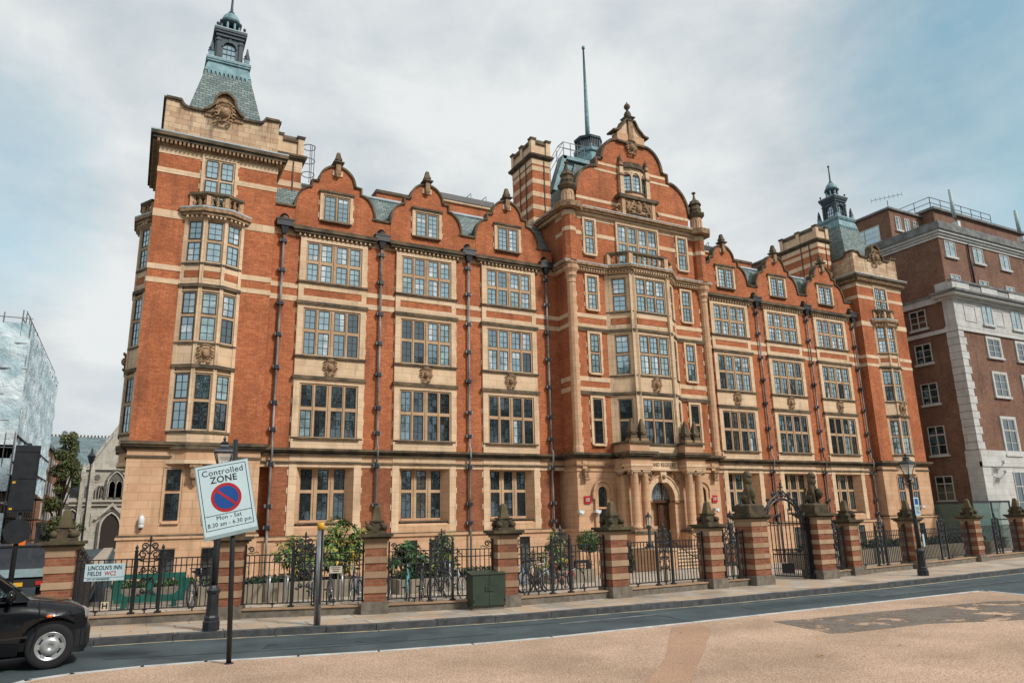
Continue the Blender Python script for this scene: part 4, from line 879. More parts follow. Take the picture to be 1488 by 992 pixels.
# forecourt sloping down to the building
m = MB(); fr = RL[1:]
for a, b in zip(fr, fr[1:]): m.face([(a[0], a[1], .12), (b[0], b[1], .12), (b[0], -14.5, .05), (a[0], -14.5, .05)], FLAGS)
m.face([(-31.0, -14.5, .05), (60, -14.5, .05), (60, -7.5, -1.25), (-31.0, -7.5, -1.25)], FLAGS); m.face([(-31.0, -7.5, -1.25), (60, -7.5, -1.25), (60, 3, -1.25), (-31.0, 3, -1.25)], FLAGS)
m.face([(-31, -19, .12), (-31, -14.5, .05), (-31, -7.5, -1.25), (-31, -7.5, -1.6), (-31, -19, -1.6)], GREYP)
struct(m.build('forecourt', None, False))
# ------------------------------------------------------------------ striped piers
PIER_STONE = stonemat('pier_stone', (.41, .285, .185), (.31, .20, .125), 1.3, 5, .6); MOSS = plain('mossy_stone', (.05, .045, .033), (.12, .092, .055), .95, .15, scale=4, bmp=.35, detail=6)
MOSSG = plain('lichen_obelisk', (.075, .07, .04), (.15, .112, .066), .95, .15, scale=3, bmp=.3, detail=6)
DKBRICK = brickmat('pier_brick', (.32, .115, .06), (.22, .075, .04), (.24, .15, .10), dirt=.5)
def pier(x, y, s, label, ang=0., top='obelisk', z1=1.62, group='striped railing piers'):
    t = thing('pier', label, 'pier', (x, y, .14), group); h = s/2; F = Frame(x, y, math.cos(ang), math.sin(ang))
    a = MB(); a.fbox(F, -h-.06, h+.06, -h-.06, h+.06, .10, .40, GREYP); a.build('plinth', t)
    b = MB(); c = MB(); n = 7 if z1 < 1.8 else 9; q0 = (z1-.40)/((n+1)/2*1.32+(n-1)/2); zc = .40
    for i in range(n):
        za = zc; zb = zc = zc+q0*(1.32 if i % 2 == 0 else 1)
        if i % 2 == 0: b.fbox(F, -h, h, -h, h, za, zb, DKBRICK)
        else: c.fbox(F, -h-.02, h+.02, -h-.02, h+.02, za, zb, PIER_STONE)
    c.fbox(F, -h-.012, h+.012, -h-.012, h+.012, z1, z1+.17, PIER_STONE)
    b.build('brick_courses', t); c.build('stone_courses', t)
    d = MB(); z = z1+.17
    for e, q0, q1, mm in ((.05, z, z+.05, PIER_STONE), (.10, z+.05, z+.10, MOSS), (.15, z+.10, z+.17, MOSS)): d.fbox(F, -h-e, h+e, -h-e, h+e, q0, q1, mm)
    z += .17; d.build('cap', t)
    if top == 'obelisk':
        k = s/.54; e = MB(); e.fbox(F, -.24*k, .24*k, -.24*k, .24*k, z, z+.07, MOSS); e.fbox(F, -.16*k, .16*k, -.16*k, .16*k, z+.07, z+.3*k, MOSS); e.fbox(F, -.19*k, .19*k, -.19*k, .19*k, z+.29*k, z+.33*k, MOSS)
        for sx in (-1, 1):
            for sy in (-1, 1):
                p = F(sx*.19*k, sy*.19*k, 0); e.ball((p[0], p[1], z+.15*k), .085*k, MOSS, 10, 6, 1, 1, 1); e.ball((F(sx*.12*k, sy*.12*k, 0)[0], F(sx*.12*k, sy*.12*k, 0)[1], z+.24*k), .07*k, MOSS, 8, 5)
        e.taper(0, 0, z+.33*k, z+.66*k, .12*k, .065*k, MOSSG, F=F); e.taper(0, 0, z+.66*k, z+.695*k, .065*k, .02*k, MOSSG, F=F); e.build('obelisk', t)
    return t, z
PS = [(-31.06, -19.2, .55, 'broad striped brick and stone pier at the street corner beside the street name plate'),
      (-27.53, -19.98, .54, 'striped pier behind the tilted parking zone sign and lamp post'),
      (-24.35, -21.18, .52, 'striped pier with obelisk, right of the steel post with yellow top'),
      (-21.22, -21.92, .52, 'striped pier with obelisk just right of the green utility cabinet'),
      (-17.85, -21.95, .54, 'striped pier with obelisk, left of the railing before the entrance steps'),
      (-14.17, -21.76, .52, 'striped pier with obelisk right of the entrance steps, next before the gate'),
      (-7.41, -21.32, .52, 'striped pier with obelisk first to the right of the gate'),
      (-3.49, -20.96, .52, 'striped pier with obelisk behind the right-hand lamp post'),
      (1.67, -20.24, .54, 'striped pier with obelisk in front of the glass entrance box'),
      (6.35, -19.65, .56, 'striped pier with obelisk at the right edge of the photo')]
for i, (x, y, s, l) in enumerate(PS): pier(x, y, s, l, [-.1, -.3, -.32, -.1, .03, .08, .08, .12, .15, .15][i])
GP = [(-12.41, -21.75, 'taller striped gate pier on the left of the gate, under a seated lion'), (-9.27, -21.57, 'taller striped gate pier on the right of the gate, under a standing shield lion')]
def blob(name, parts, vox, mat):                               # one continuous sculpted body out of overlapping lumps
    b = MB()
    for q in parts:
        if len(q) == 3: b.ball(q[0], q[1], mat, 12, 8, q[2])
        else: b.tube([q[0], q[1]], q[2], 10, mat, r1=q[3]); b.ball(q[0], q[2], mat, 10, 6); b.ball(q[1], q[3], mat, 10, 6)
    o = b.build(name); md = o.modifiers.new('r', 'REMESH'); md.mode = 'VOXEL'; md.voxel_size = vox; md.use_smooth_shade = True
    bpy.context.view_layer.update(); me = bpy.data.meshes.new_from_object(o.evaluated_get(bpy.context.evaluated_depsgraph_get())); o.modifiers.clear(); o.data = me
    if not me.materials: me.materials.append(mat)
    return o
for i, (x, y, l) in enumerate(GP):
    t, z = pier(x, y, .69, l, .04, 'lion', 1.86, 'striped gate piers')
    e = MB(); e.box(x-.36, x+.36, y-.36, y+.36, z, z+.06, MOSS); e.box(x-.32, x+.32, y-.32, y+.32, z+.06, z+.28, MOSS); e.taper(x, y, z+.28, z+.34, .32, .24, MOSS); e.build('pedestal', t)
    zz = z+.32; s = 1 if i == 0 else -1; V = lambda a, b, c: (x+a*.8, y+b*.8, zz+c*.98)
    parts = [(V(0, .14, .17), .16, 1.0), (V(0, .06, .34), .13, 1.4), (V(0, -.03, .58), .135, 1.25), (V(0, -.06, .76), .15, 1.15), (V(0, -.12, .93), .115, 1.0), (V(0, -.21, .90), .065, .85), (V(0, -.0, .92), .12, 1.1),
             (V(-.10, -.08, .60), V(-.12, -.19, .30), .062, .048), (V(-.12, -.19, .30), V(-.12, -.20, .05), .048, .04), (V(.10, -.08, .60), V(.12, -.19, .30), .062, .048), (V(.12, -.19, .30), V(.12, -.20, .05), .048, .04), (V(-.12, -.25, .035), .052, .7), (V(.12, -.25, .035), .052, .7),
             (V(-.16, .12, .2), V(-.18, -.06, .22), .10, .08), (V(-.18, -.06, .22), V(-.18, -.1, .05), .07, .05), (V(.16, .12, .2), V(.18, -.06, .22), .10, .08), (V(.18, -.06, .22), V(.18, -.1, .05), .07, .05), (V(-.08, -.07, 1.04), .035, 1), (V(.08, -.07, 1.04), .035, 1),
             (V(s*.16, .24, .08), V(s*.27, .18, .3), .032, .026), (V(s*.27, .18, .3), V(s*.2, .16, .5), .026, .045)]
    if i == 0: parts += [(V(0, -.25, .34), .11, 1.6), (V(0, -.25, .2), .06, 2)]
    else: parts += [(V(.14, -.26, .34), .12, 1.5)]
    o = blob('lion_statue', parts, .022, MOSSG if i == 0 else MOSS)
    tag(o, ['mossy stone lion seated on the left gate pier, shield between its paws', 'dark stone lion seated on the right gate pier, shield at its side'][i], 'statue', 'stone lions on the gate piers')
# ------------------------------------------------------------------ railings
def spiral(F, u, z, r, sgn, up, turns=1.5, d=0.):
    n = int(14*turns)
    return [F(u+sgn*(r*(1-.75*i/n))*math.cos(2*math.pi*turns*i/n)-sgn*r, d, z+up*(r*(1-.75*i/n))*math.sin(2*math.pi*turns*i/n)) for i in range(n+1)]
def railing(a, b, label, crest=True, wallz=.32, gap=.115):
    F, L = seg_frame(a, b); c = F(L/2, 0, 0); t = thing('railing', label, 'railing', (c[0], c[1], .14), 'iron railings between the piers')
    w = MB(); w.fbox(F, 0, L, -.16, .16, .08, wallz-.03, GREYP); w.fbox(F, 0, L, -.19, .19, wallz-.03, wallz, PIER_STONE); w.build('base_wall', t)
    m = MB(); z0 = .42
    for z in (z0, 1.35, 1.52): m.fbox(F, 0, L, -.022, .022, z-.012, z+.012, IRON)
    m.build('rails', t); m = MB(); n = int(L/gap)
    for i in range(1, n): u = L*i/n; m.fbox(F, u-.010, u+.010, -.010, .010, z0, 1.52, IRON)
    k = max(1, round(L/1.2))
    for i in range(k): u = L*(i+.5)/k; m.fbox(F, u-.014, u+.014, -.014, .014, wallz, z0, IRON); m.fbox(F, u-.045, u+.045, -.03, .03, z0-.03, z0+.01, IRON)
    m.build('bars', t)
    s = MB()
    for e, sg in ((0.03, 1), (L-.03, -1)):
        s.tube(spiral(F, e+sg*.05, 1.65, .075, -sg, 1, 1.4), .016, 5, IRON); s.tube([F(e+sg*.06, 0, 1.58), F(e+sg*.16, 0, 1.56), F(e+sg*.25, 0, 1.60), F(e+sg*.3, 0, 1.56)], .011, 5, IRON); s.fbox(F, e-.02, e+.02, -.02, .02, wallz, 1.76, IRON)
    s.build('scrolls', t)
    if crest:
        for u in (L/2-.28, L/2+.28):
            p = MB(); p.fbox(F, u-.03, u+.03, -.03, .03, wallz, 1.66, IRON); q = F(u, 0, 0); p.lathe(q[0], q[1], [(.03, 1.66), (.045, 1.69), (.02, 1.73), (.04, 1.77), (.005, 1.84)], 8, IRON); p.fbox(F, u-.07, u+.07, -.06, .06, wallz, wallz+.04, IRON); p.build('post', t)
        s = MB(); u = L/2
        s.fbox(F, u-.016, u+.016, -.016, .016, z0, 1.98, IRON); s.fbox(F, u-.07, u+.07, -.012, .012, 1.9, 1.925, IRON); s.taper(0, 0, 1.96, 2.05, .03, .004, IRON, F=F.off(u)); s.tube([F(u-.26, 0, 1.55), F(u-.18, 0, 1.47), F(u, 0, 1.45), F(u+.18, 0, 1.47), F(u+.26, 0, 1.55)], .014, 5, IRON)
        for sg in (-1, 1):
            for z, r, up in ((1.62, .085, 1), (1.8, .065, 1), (1.28, .06, -1), (1.05, .05, 1), (.8, .05, -1)):
                s.tube(spiral(F, u+sg*.03, z, r*1.2, -sg, up, 1.4), .017, 5, IRON); s.tube(spiral(F, u+sg*.2, z-.08, r*.7, sg, -up, 1.2), .013, 5, IRON)
            s.tube([F(u+sg*.26, 0, 1.55), F(u+sg*.2, 0, 1.68), F(u+sg*.1, 0, 1.72), F(u+sg*.03, 0, 1.8)], .011, 5, IRON)
        s.build('crest', t)
    return t
RLAB = ['black iron railing behind the street name plate at the left corner', 'black iron railing between the zone sign and the steel post pier', 'black iron railing in front of the bicycles, half hidden by the green cabinet', 'black iron railing in front of a red bicycle and the ball-shaped bush', 'black iron railing in front of the entrance steps']
pc = [(x, y, s) for x, y, s, l in PS]
def rail_between(p, q, label, **k):
    a = Vector((p[0], p[1])); b = Vector((q[0], q[1])); d = (b-a).normalized()
    a2 = a+d*(p[2]/2+.02); b2 = b-d*(q[2]/2+.02); return railing((a2.x, a2.y), (b2.x, b2.y), label, **k)
for i in range(5): rail_between(pc[i], pc[i+1], RLAB[i])
rail_between(pc[5], (*GP[0][:2], .69), 'short black iron railing panel just left of the gate'); rail_between((*GP[1][:2], .69), pc[6], 'short black iron railing panel just right of the gate')
for i, l in ((6, 'black iron railing behind the right-hand lamp post before the hedge'), (7, 'black iron railing in front of the hedge, between the lamp post and glass box'), (8, 'black iron railing at the far right, before the white stone base')): rail_between(pc[i], pc[i+1], l)
F, L = seg_frame((-30.75, -18.8), (-30.75, -9)); t = thing('railing', 'spiked iron railing running back along the side street from the corner pier', 'railing', (-30.75, -14, 0), 'iron railings between the piers')
m = MB()
for z in (.3, 1.6): m.hexa([F(*q) for q in ((0, -.02, z), (L, -.02, z-.9), (L, .02, z-.9), (0, .02, z), (0, -.02, z+.04), (L, -.02, z-.86), (L, .02, z-.86), (0, .02, z+.04))], IRON)
m.build('rails', t); m = MB()
for i in range(80): u = L*i/80; zz = -.9*i/80; m.fbox(F, u-.012, u+.012, -.012, .012, zz, 1.8+zz, IRON); m.taper(0, 0, 1.8+zz, 1.95+zz, .03, .003, IRON, F=F.off(u))
m.build('bars', t)
m = MB(); m.hexa([F(*q) for q in ((0, -.15, -1.5), (L, -.15, -1.5), (L, .15, -1.5), (0, .15, -1.5), (0, -.15, .28), (L, -.15, -.6), (L, .15, -.6), (0, .15, .28))], GREYP); m.build('base_wall', t)
# basement railings close to the facade
t = thing('railing', 'low spiked iron railing before the basement windows right of the entrance steps', 'railing', (14, -4, -1), 'area railings'); m = MB()
for i in range(160): u = 4.5+i*.16; m.box(u-.014, u+.014, -7.014, -6.986, -1.25, .1, IRON); m.taper(u, -7, .1, .2, .03, .003, IRON)
m.box(4.4, 30, -7.02, -6.98, -.15, -.12, IRON); m.box(4.4, 30, -7.02, -6.98, -1.05, -1.02, IRON); m.box(4.4, 30, -7.2, -6.8, -1.25, -.95, GREYP); m.build('bars', t)
t = thing('railing', 'low spiked iron railing in front of the basement windows on the left', 'railing', (-20, -4, -1), 'area railings'); m = MB()
for i in range(150): u = -30.5+i*.16; m.box(u-.012, u+.012, -4.012, -3.988, -1.25, -.1, IRON)
m.box(-30.6, -6.5, -4.02, -3.98, -.35, -.32, IRON); m.box(-30.6, -6.5, -4.02, -3.98, -1.15, -1.12, IRON); m.build('bars', t)
# ---- gate
GT = thing('iron_gate', 'tall ornate black iron gateway with arched overthrow and cross, one leaf open', 'gate', (-10.84, -21.66, .14)); GF, GL_ = seg_frame((-12.03, -21.73), (-9.65, -21.59))
for u in (.04, GL_-.04):
    m = MB(); m.fbox(GF, u-.06, u+.06, -.06, .06, .14, 2.0, IRON); m.fbox(GF, u-.09, u+.09, -.09, .09, 2.0, 2.06, IRON); m.fbox(GF, u-.1, u+.1, -.1, .1, .14, .3, IRON)
    for z in (.6, .9, 1.2, 1.5, 1.8):
        for sg in (-1, 1): m.tube(spiral(GF, u+sg*.06, z, .05, -sg, 1, 1.3), .012, 5, IRON)
    m.build('post', GT)
for sgn in (0, 1):
    u0 = .12 if sgn == 0 else GL_-.12; k = 1 if sgn == 0 else -1
    m = MB(); m.fbox(GF, min(u0, u0+k*.22), max(u0, u0+k*.22), -.02, .02, .2, .24, IRON); m.fbox(GF, min(u0, u0+k*.22), max(u0, u0+k*.22), -.02, .02, 1.86, 1.9, IRON)
    for q in (0, .07, .15, .22): m.fbox(GF, u0+k*q-.012, u0+k*q+.012, -.012, .012, .2, 1.9, IRON)
    for z in (.5, .8, 1.1, 1.4, 1.7): m.tube(spiral(GF, u0+k*.17, z, .06, k, 1, 1.3), .011, 5, IRON)
    m.build('side_panel', GT)
m = MB(); uc = GL_/2; ra = GL_/2-.34
for rr, th in ((ra, .04), (ra+.12, .03)): m.tube([GF(uc+rr*math.cos(a), 0, 1.86+rr*1.02*math.sin(a)*.95) for a in [R(q) for q in range(0, 181, 12)]], th, 6, IRON)
for q in range(10, 175, 20):
    a = R(q); m.tube(spiral(GF, uc+(ra+.19)*math.cos(a)+.05, 1.86+(ra+.17)*math.sin(a), .07, 1, 1, 1.3), .022, 5, IRON)
for sg in (-1, 1):
    m.tube(spiral(GF, uc+sg*(ra+.12), 2.12, .11, -sg, 1, 1.5), .024, 5, IRON); m.tube(spiral(GF, uc+sg*.3, 2.82, .09, -sg, 1, 1.5), .024, 5, IRON); m.tube([GF(uc+sg*(ra+.2), 0, 2.0), GF(uc+sg*.7, 0, 2.5), GF(uc+sg*.35, 0, 2.75), GF(uc+sg*.08, 0, 2.95)], .03, 5, IRON)
    m.tube([GF(uc+sg*.12, 0, 2.66), GF(uc+sg*.2, 0, 2.75), GF(uc+sg*.08, 0, 2.85)], .02, 5, IRON)
m.fbox(GF, uc-.018, uc+.018, -.018, .018, 2.7, 3.22, IRON); m.fbox(GF, uc-.12, uc+.12, -.016, .016, 3.04, 3.075, IRON)
m.ball(GF(uc, 0, 2.9), .06, IRON); m.build('overthrow', GT)
LF = Frame(*GF(GL_-.36, 0, 0)[:2], -.45, .9); m = MB()
for z in (.22, .9, 1.05, 1.9): m.fbox(LF, 0, 1.0, -.018, .018, z-.02, z+.02, IRON)
for i in range(9): u = i*.125; m.fbox(LF, u-.013, u+.013, -.013, .013, .22, 1.9+.55*math.sin(math.pi/2*(1-i/9)), IRON)
for i in range(8): u = .06+i*.125; m.fbox(LF, u-.008, u+.008, -.008, .008, .22, .95, IRON)
for i in range(4): m.tube(spiral(LF, .2+i*.24, .98, .06, 1, 1, 1.3), .011, 5, IRON)
m.fbox(LF, .35, .75, -.012, .012, .3, .62, IRON); m.build('gate_leaf', GT)
# ------------------------------------------------------------------ signs, lamps, cabinet
SIGNW = plain('sign_enamel', (.48, .62, .67), (.44, .58, .63), .45, .4, scale=2); INK = plain('sign_ink', (.015, .018, .022), None, .5); RED = plain('sign_red', (.42, .022, .025), None, .45); BLUE = plain('sign_blue', (.012, .075, .29), None, .45)
GREYM = plain('grey_backing', (.25, .34, .36), (.2, .27, .29), .5, .4)
def local(mb, name, parent, Mx):
    o = mb.build(name); return put_text(o, parent, Mx)
ZM = stand((-28.37, -25.56, 2.675), 0, .206)
t = thing('zone_sign', 'tilted white parking zone sign with blue and red disc on a thin black pole', 'sign', (-28.16, -25.5, 0))
m = MB(); m.tube([(-28.14, -25.46, -.05), (-28.28, -25.46, 3.7)], .042, 12, IRON); m.lathe(-28.14, -25.46, [(.09, 0), (.07, .04)], 12, IRON); m.build('pole', t)
m = MB(); m.box(-.435, .435, -.62, .62, -.025, 0, GREYM); m.box(-.42, .425, -.56, .61, 0, .004, SIGNW); local(m, 'sign_plate', t, ZM)
m = MB()
for x0, x1, y0, y1 in ((-.385, .385, .565, .575), (-.385, .385, -.475, -.465), (-.385, -.375, -.465, .565), (.375, .385, -.465, .565), (-.375, .375, -.24, -.23)): m.box(x0, x1, y0, y1, .004, .006, INK)
local(m, 'sign_border', t, ZM)
m = MB(); m.lathe(0, .03, [(.245, .004), (.245, .007)], 40, RED); m.lathe(0, .03, [(.195, .007), (.195, .009)], 40, BLUE); d = .0205
m.hexa([(x*.7071-y*-.7071*-1, .03+x*-.7071+y*.7071*1*1, z) if 0 else ((x-y*-1*-1)*.7071, .03+(-x-y)*.7071, z) for z in (.009, .0115) for x, y in ((-.2, -d), (.2, -d), (.2, d), (-.2, d))], RED)
local(m, 'no_waiting_disc', t, ZM)
for txt, sz, y, bd, sx in (('Controlled', .142, .475, 0, 1.0), ('ZONE', .152, .345, .0022, 1.0), ('Mon - Sat', .098, -.29, 0, 1.0), ('8.30 am - 6.30 pm', .098, -.395, 0, .92)):
    put_text(lettering(txt, sz, INK, bold=bd, sx=sx), t, ZM @ Matrix.Translation((0, y, .0055)))
NF, NL = seg_frame((-31.06, -19.2), (-27.53, -19.98)); nang = math.atan2(NF.u[1], NF.u[0])
t = thing('street_name_sign', "white street name plate reading Lincoln's Inn Fields WC2 fixed to the corner railing", 'sign', (-30.1, -19.62, 1.08))
NM = stand(NF(.92, -.06, 1.255), nang)
m = MB(); m.box(-.41, .41, -.185, .185, -.02, 0, SIGNW); m.box(-.41, .41, -.115, -.107, 0, .002, INK); local(m, 'sign_plate', t, NM)
for txt, sz, x, y, bd, sx, mm in (("LINCOLN'S INN", .128, -.35, .095, .0016, .735, INK), ('FIELDS', .128, -.35, -.03, .0016, .735, INK), ('WC2', .128, .0, -.03, .0016, .80, RED), ('CITY OF WESTMINSTER', .052, -.35, -.148, .0004, .8, INK)):
    put_text(lettering(txt, sz, mm, bold=bd, sx=sx, align='LEFT'), t, NM @ Matrix.Translation((x, y, .003)))
t = thing('hydrant_plate', 'small cream plate with a black letter H low on the corner railing', 'plate', (-30.15, -19.55, .42)); HM = stand(NF(.99, -.05, .52), nang)
m = MB(); m.box(-.075, .075, -.09, .09, -.01, 0, plain('cream_plate', (.6, .5, .36), None)); local(m, 'plate', t, HM); put_text(lettering('H', .17, INK, bold=.006), t, HM @ Matrix.Translation((0, 0, .002)))
F2_, L2_ = seg_frame((-27.53, -19.98), (-24.35, -21.18)); a2 = math.atan2(F2_.u[1], F2_.u[0])
t = thing('notice_sign', 'small pale notice board fixed to the railing among the bicycles', 'sign', (-25.2, -20.85, 1.05)); m = MB(); HM = stand(F2_(2.45, -.05, 1.14), a2)
m.box(-.15, .15, -.08, .08, -.008, 0, plain('cream_board', (.58, .52, .42), None))
for i in range(3): m.box(-.11+.02*i, .11-.02*i, .04-i*.042, .055-i*.042, 0, .002, INK)
local(m, 'board', t, HM)
for sx, lb in ((-1, 'red square LSE sign on the stone left of the entrance'), (1, 'red square LSE sign on the stone right of the entrance')):
    t = thing('wall_sign', lb, 'sign', (sx*5.1+.02, CY-.05, 3.25)); m = MB(); MM = stand((sx*5.1+.02, CY-.06, 3.25)); m.box(-.22, .22, -.23, .23, -.04, 0, RED); local(m, 'sign_plate', t, MM)
    put_text(lettering('LSE', .25, SIGNW, bold=.003, sx=.72), t, MM @ Matrix.Translation((0, 0, .003)))
CAMW = plain('white_plastic', (.62, .64, .65), None, .4)
for x, y, z, lb in ((-5.72, CY-.1, 2.5, 'white camera on the red wall edge left of the arched window'), (-4.52, CY-.1, 2.5, 'white camera between the red sign and the arched window'), (5.0, CY-.1, 2.5, 'white camera below the red sign right of the entrance'), (26.15, -.75, 2.45, 'white camera on the right tower, left of the obelisk pier'), (28.1, -.75, 2.45, 'white camera on the right tower beside the lamp post sign')):
    t = thing('security_camera', lb, 'camera', (x, y, z), 'wall cameras'); m = MB(); m.box(x-.06, x+.06, y-.04, y+.12, z-.06, z+.16, CAMW); m.build('bracket', t); m = MB(); m.box(x-.2, x+.16, y-.3, y-.04, z-.02, z+.14, CAMW); m.ball((x-.02, y-.28, z-.06), .1, CAMW, 8, 6); m.build('housing', t)
x, y = -29.2, -.78; t = thing('security_camera', 'white dome camera on the stone base of the left tower', 'camera', (x, y, 2.2), 'wall cameras'); m = MB(); m.lathe(x, y, [(.1, 2.28), (.13, 2.4), (.13, 2.62), (.07, 2.72)], 12, CAMW); m.box(x-.06, x+.06, y, y+.2, 2.6, 2.75, CAMW); m.build('housing', t); m = MB(); m.ball((x, y, 2.26), .13, CAMW); m.ball((x, y, 2.2), .1, DARK); m.build('dome', t)
LGLASS, _nt, _b = mat_base('lantern_glass', .1, .5); _b.inputs['Base Color'].default_value = (.75, .78, .76, 1); _b.inputs['Alpha'].default_value = .35
def lamp_post(x, y, label, zg=.115):
    t = thing('street_lamp', label, 'street lamp', (x, y, zg), 'old lantern lamp posts')
    m = MB(); m.lathe(x, y, [(.175, zg), (.175, zg+.18), (.15, zg+.2), (.15, zg+.26), (.128, zg+.3), (.115, zg+.72), (.14, zg+.76), (.145, zg+.8), (.105, zg+.85), (.075, zg+.9)], 8, IRON, False, R(22.5)); m.build('base', t)
    m = MB(); m.lathe(x, y, [(.075, zg+.88), (.07, zg+1.5), (.052, 3.0), (.05, 3.2), (.085, 3.22), (.085, 3.27), (.05, 3.3), (.04, 3.42)], 12, IRON); m.tube([(x-.3, y, 3.12), (x+.3, y, 3.12)], .018, 6, IRON); m.ball((x-.3, y, 3.12), .03, IRON, 8, 5); m.ball((x+.3, y, 3.12), .03, IRON, 8, 5)
    for k in range(4): a = R(45+90*k); m.tube([(x+.05*math.cos(a), y+.05*math.sin(a), 3.3), (x+.16*math.cos(a), y+.16*math.sin(a), 3.34), (x+.12*math.cos(a), y+.12*math.sin(a), 3.42)], .012, 5, IRON)
    m.build('column', t)
    m = MB(); g = MB(); r0, r1, z0, z1 = .115, .245, 3.42, 3.80
    for k in range(4):
        a, b = R(45+90*k), R(135+90*k); A0 = (x+r0*math.cos(a), y+r0*math.sin(a), z0); A1 = (x+r1*math.cos(a), y+r1*math.sin(a), z1); B0 = (x+r0*math.cos(b), y+r0*math.sin(b), z0); B1 = (x+r1*math.cos(b), y+r1*math.sin(b), z1)
        m.tube([A0, A1], .014, 5, IRON); m.tube([A0, B0], .014, 5, IRON); m.tube([A1, B1], .018, 5, IRON); g.face([A0, B0, B1, A1], LGLASS)
    m.lathe(x, y, [(.29, 3.80), (.27, 3.84), (.12, 3.92), (.10, 3.96), (.12, 4.0), (.06, 4.03), (.03, 4.05), (.045, 4.1), (.01, 4.16)], 4, IRON, False, R(45)); m.lathe(x, y, [(.04, 3.42), (.035, 3.62), (.01, 3.66)], 8, CAMW); q = m.build('lantern', t); g.build('glass', q); return t
lamp_post(-28.08, -21.85, 'black lantern lamp post behind the tilted zone sign'); lamp_post(-6.15, -23.05, 'black lantern lamp post carrying a small parking sign, on the right pavement')
t = thing('parking_sign', 'small white and blue parking sign fixed on the right-hand lamp post', 'sign', (-6.1, -23.15, 2.1)); m = MB(); MM = stand((-6.07, -23.14, 2.36), .1); m.box(-.15, .15, -.3, .3, -.01, 0, SIGNW); m.box(-.1, .1, .06, .26, 0, .003, BLUE)
for i in range(6): m.box(-.12+.01*(i % 3), .12-.015*(i % 2), -.02-.045*i, 0-.045*i, 0, .003, BLUE if i > 2 else INK)
local(m, 'sign_plate', t, MM)
t = thing('notice_sign', 'pale sticker plate wrapped round the right-hand lamp post base', 'sign', (-6.05, -23.2, 1.1)); m = MB(); m.box(-6.03, -5.95, -23.15, -23.13, 1.05, 1.45, SIGNW); m.build('plate', t)
def court_lamp(x, y, label):
    t = thing('lantern_post', label, 'lantern', (x, y, .45), 'entrance lanterns'); m = MB(); m.box(x-.22, x+.22, y-.22, y+.22, .45, .55, COPDARK); m.lathe(x, y, [(.2, .55), (.16, .7), (.09, .8), (.085, 1.5), (.12, 1.55), (.17, 1.62), (.17, 1.66)], 10, COPDARK); m.build('column', t)
    m = MB(); g = MB(); g.lathe(x, y, [(.13, 1.7), (.17, 2.15)], 6, LGLASS, False); m.lathe(x, y, [(.15, 1.66), (.15, 1.7)], 6, IRON, False)
    for k in range(6): a = R(60*k); m.tube([(x+.135*math.cos(a), y+.135*math.sin(a), 1.7), (x+.175*math.cos(a), y+.175*math.sin(a), 2.15)], .014, 4, IRON)
    m.lathe(x, y, [(.22, 2.15), (.2, 2.2), (.12, 2.28), (.05, 2.34), (.03, 2.44)], 6, IRON, False); q = m.build('lantern', t); g.build('glass', q)
court_lamp(-3.3, -5.0, 'black entrance lantern on the stone block left of the steps'); court_lamp(2.95, -5.0, 'black entrance lantern on the stone block right of the steps, beside the gate pier')
STEEL = plain('brushed_steel', (.32, .33, .33), (.24, .25, .25), .35, .5, .8, scale=6); YPL = plain('yellow_cap', (.72, .40, .03), None, .4)
t = thing('steel_post', 'slim steel post with a black stripe and yellow top at the kerb', 'post', (-26.02, -22.5, .14)); x, y = -26.02, -22.45
m = MB(); m.lathe(x, y, [(.072, .11), (.072, 2.1)], 20, STEEL); m.build('shaft', t); m = MB(); m.lathe(x, y, [(.077, 2.1), (.077, 2.24), (.07, 2.245)], 20, YPL); m.build('cap', t); m = MB(); m.box(x+.0, x+.04, y-.079, y-.05, .55, 2.1, INK); m.build('stripe', t)
GREENP = plain('dark_green_paint', (.026, .042, .03), (.04, .055, .038), .45, .4, scale=2.5)
t = thing('utility_cabinet', 'dark green metal utility cabinet on the pavement against the railing', 'cabinet', (-21.85, -22.2, .14)); CFm = Frame(-21.85, -22.32, 1, -.12)
m = MB(); m.fbox(CFm, -.40, .40, .04, .4, .10, .2, GREYP); m.fbox(CFm, -.43, .43, 0, .42, .2, .93, GREENP); m.hexa([CFm(*q) for q in ((-.455, -.03, .93), (.455, -.03, .93), (.455, .45, .93), (-.455, .45, .93), (-.455, -.03, .95), (.455, -.03, .95), (.455, .45, 1.01), (-.455, .45, 1.01))], GREENP); m.build('body', t)
for u0, u1 in ((-.42, -.006), (.006, .42)): m = MB(); m.fbox(CFm, u0, u1, -.012, 0, .22, .915, GREENP); m.tube([CFm(u0+(.03 if u0 < 0 else .39), -.018, .3), CFm(u0+(.03 if u0 < 0 else .39), -.018, .42)], .012, 6, GREENP); m.build('door', t)
m = MB(); m.fbox(CFm, -.1, .12, -.035, -.012, .55, .66, GREENP); m.fbox(CFm, -.05, .0, -.045, -.035, .58, .63, IRON); m.build('latch', t)
BARG = plain('green_plastic', (.010, .105, .08), (.008, .08, .06), .45, .4, scale=3)
t = thing('barrier', 'green plastic pedestrian barrier in the forecourt behind the corner railing', 'barrier', (-29.0, -15.4, .05)); BF, BL_ = seg_frame((-29.95, -15.35), (-28.2, -15.5))
m = MB(); m.fbox(BF, 0, BL_, -.05, .05, .82, .96, BARG); m.fbox(BF, 0, BL_, -.05, .05, .2, .38, BARG)
for u in (0, BL_/2-.08, BL_-.16): m.fbox(BF, u, u+.16, -.05, .05, .38, .82, BARG)
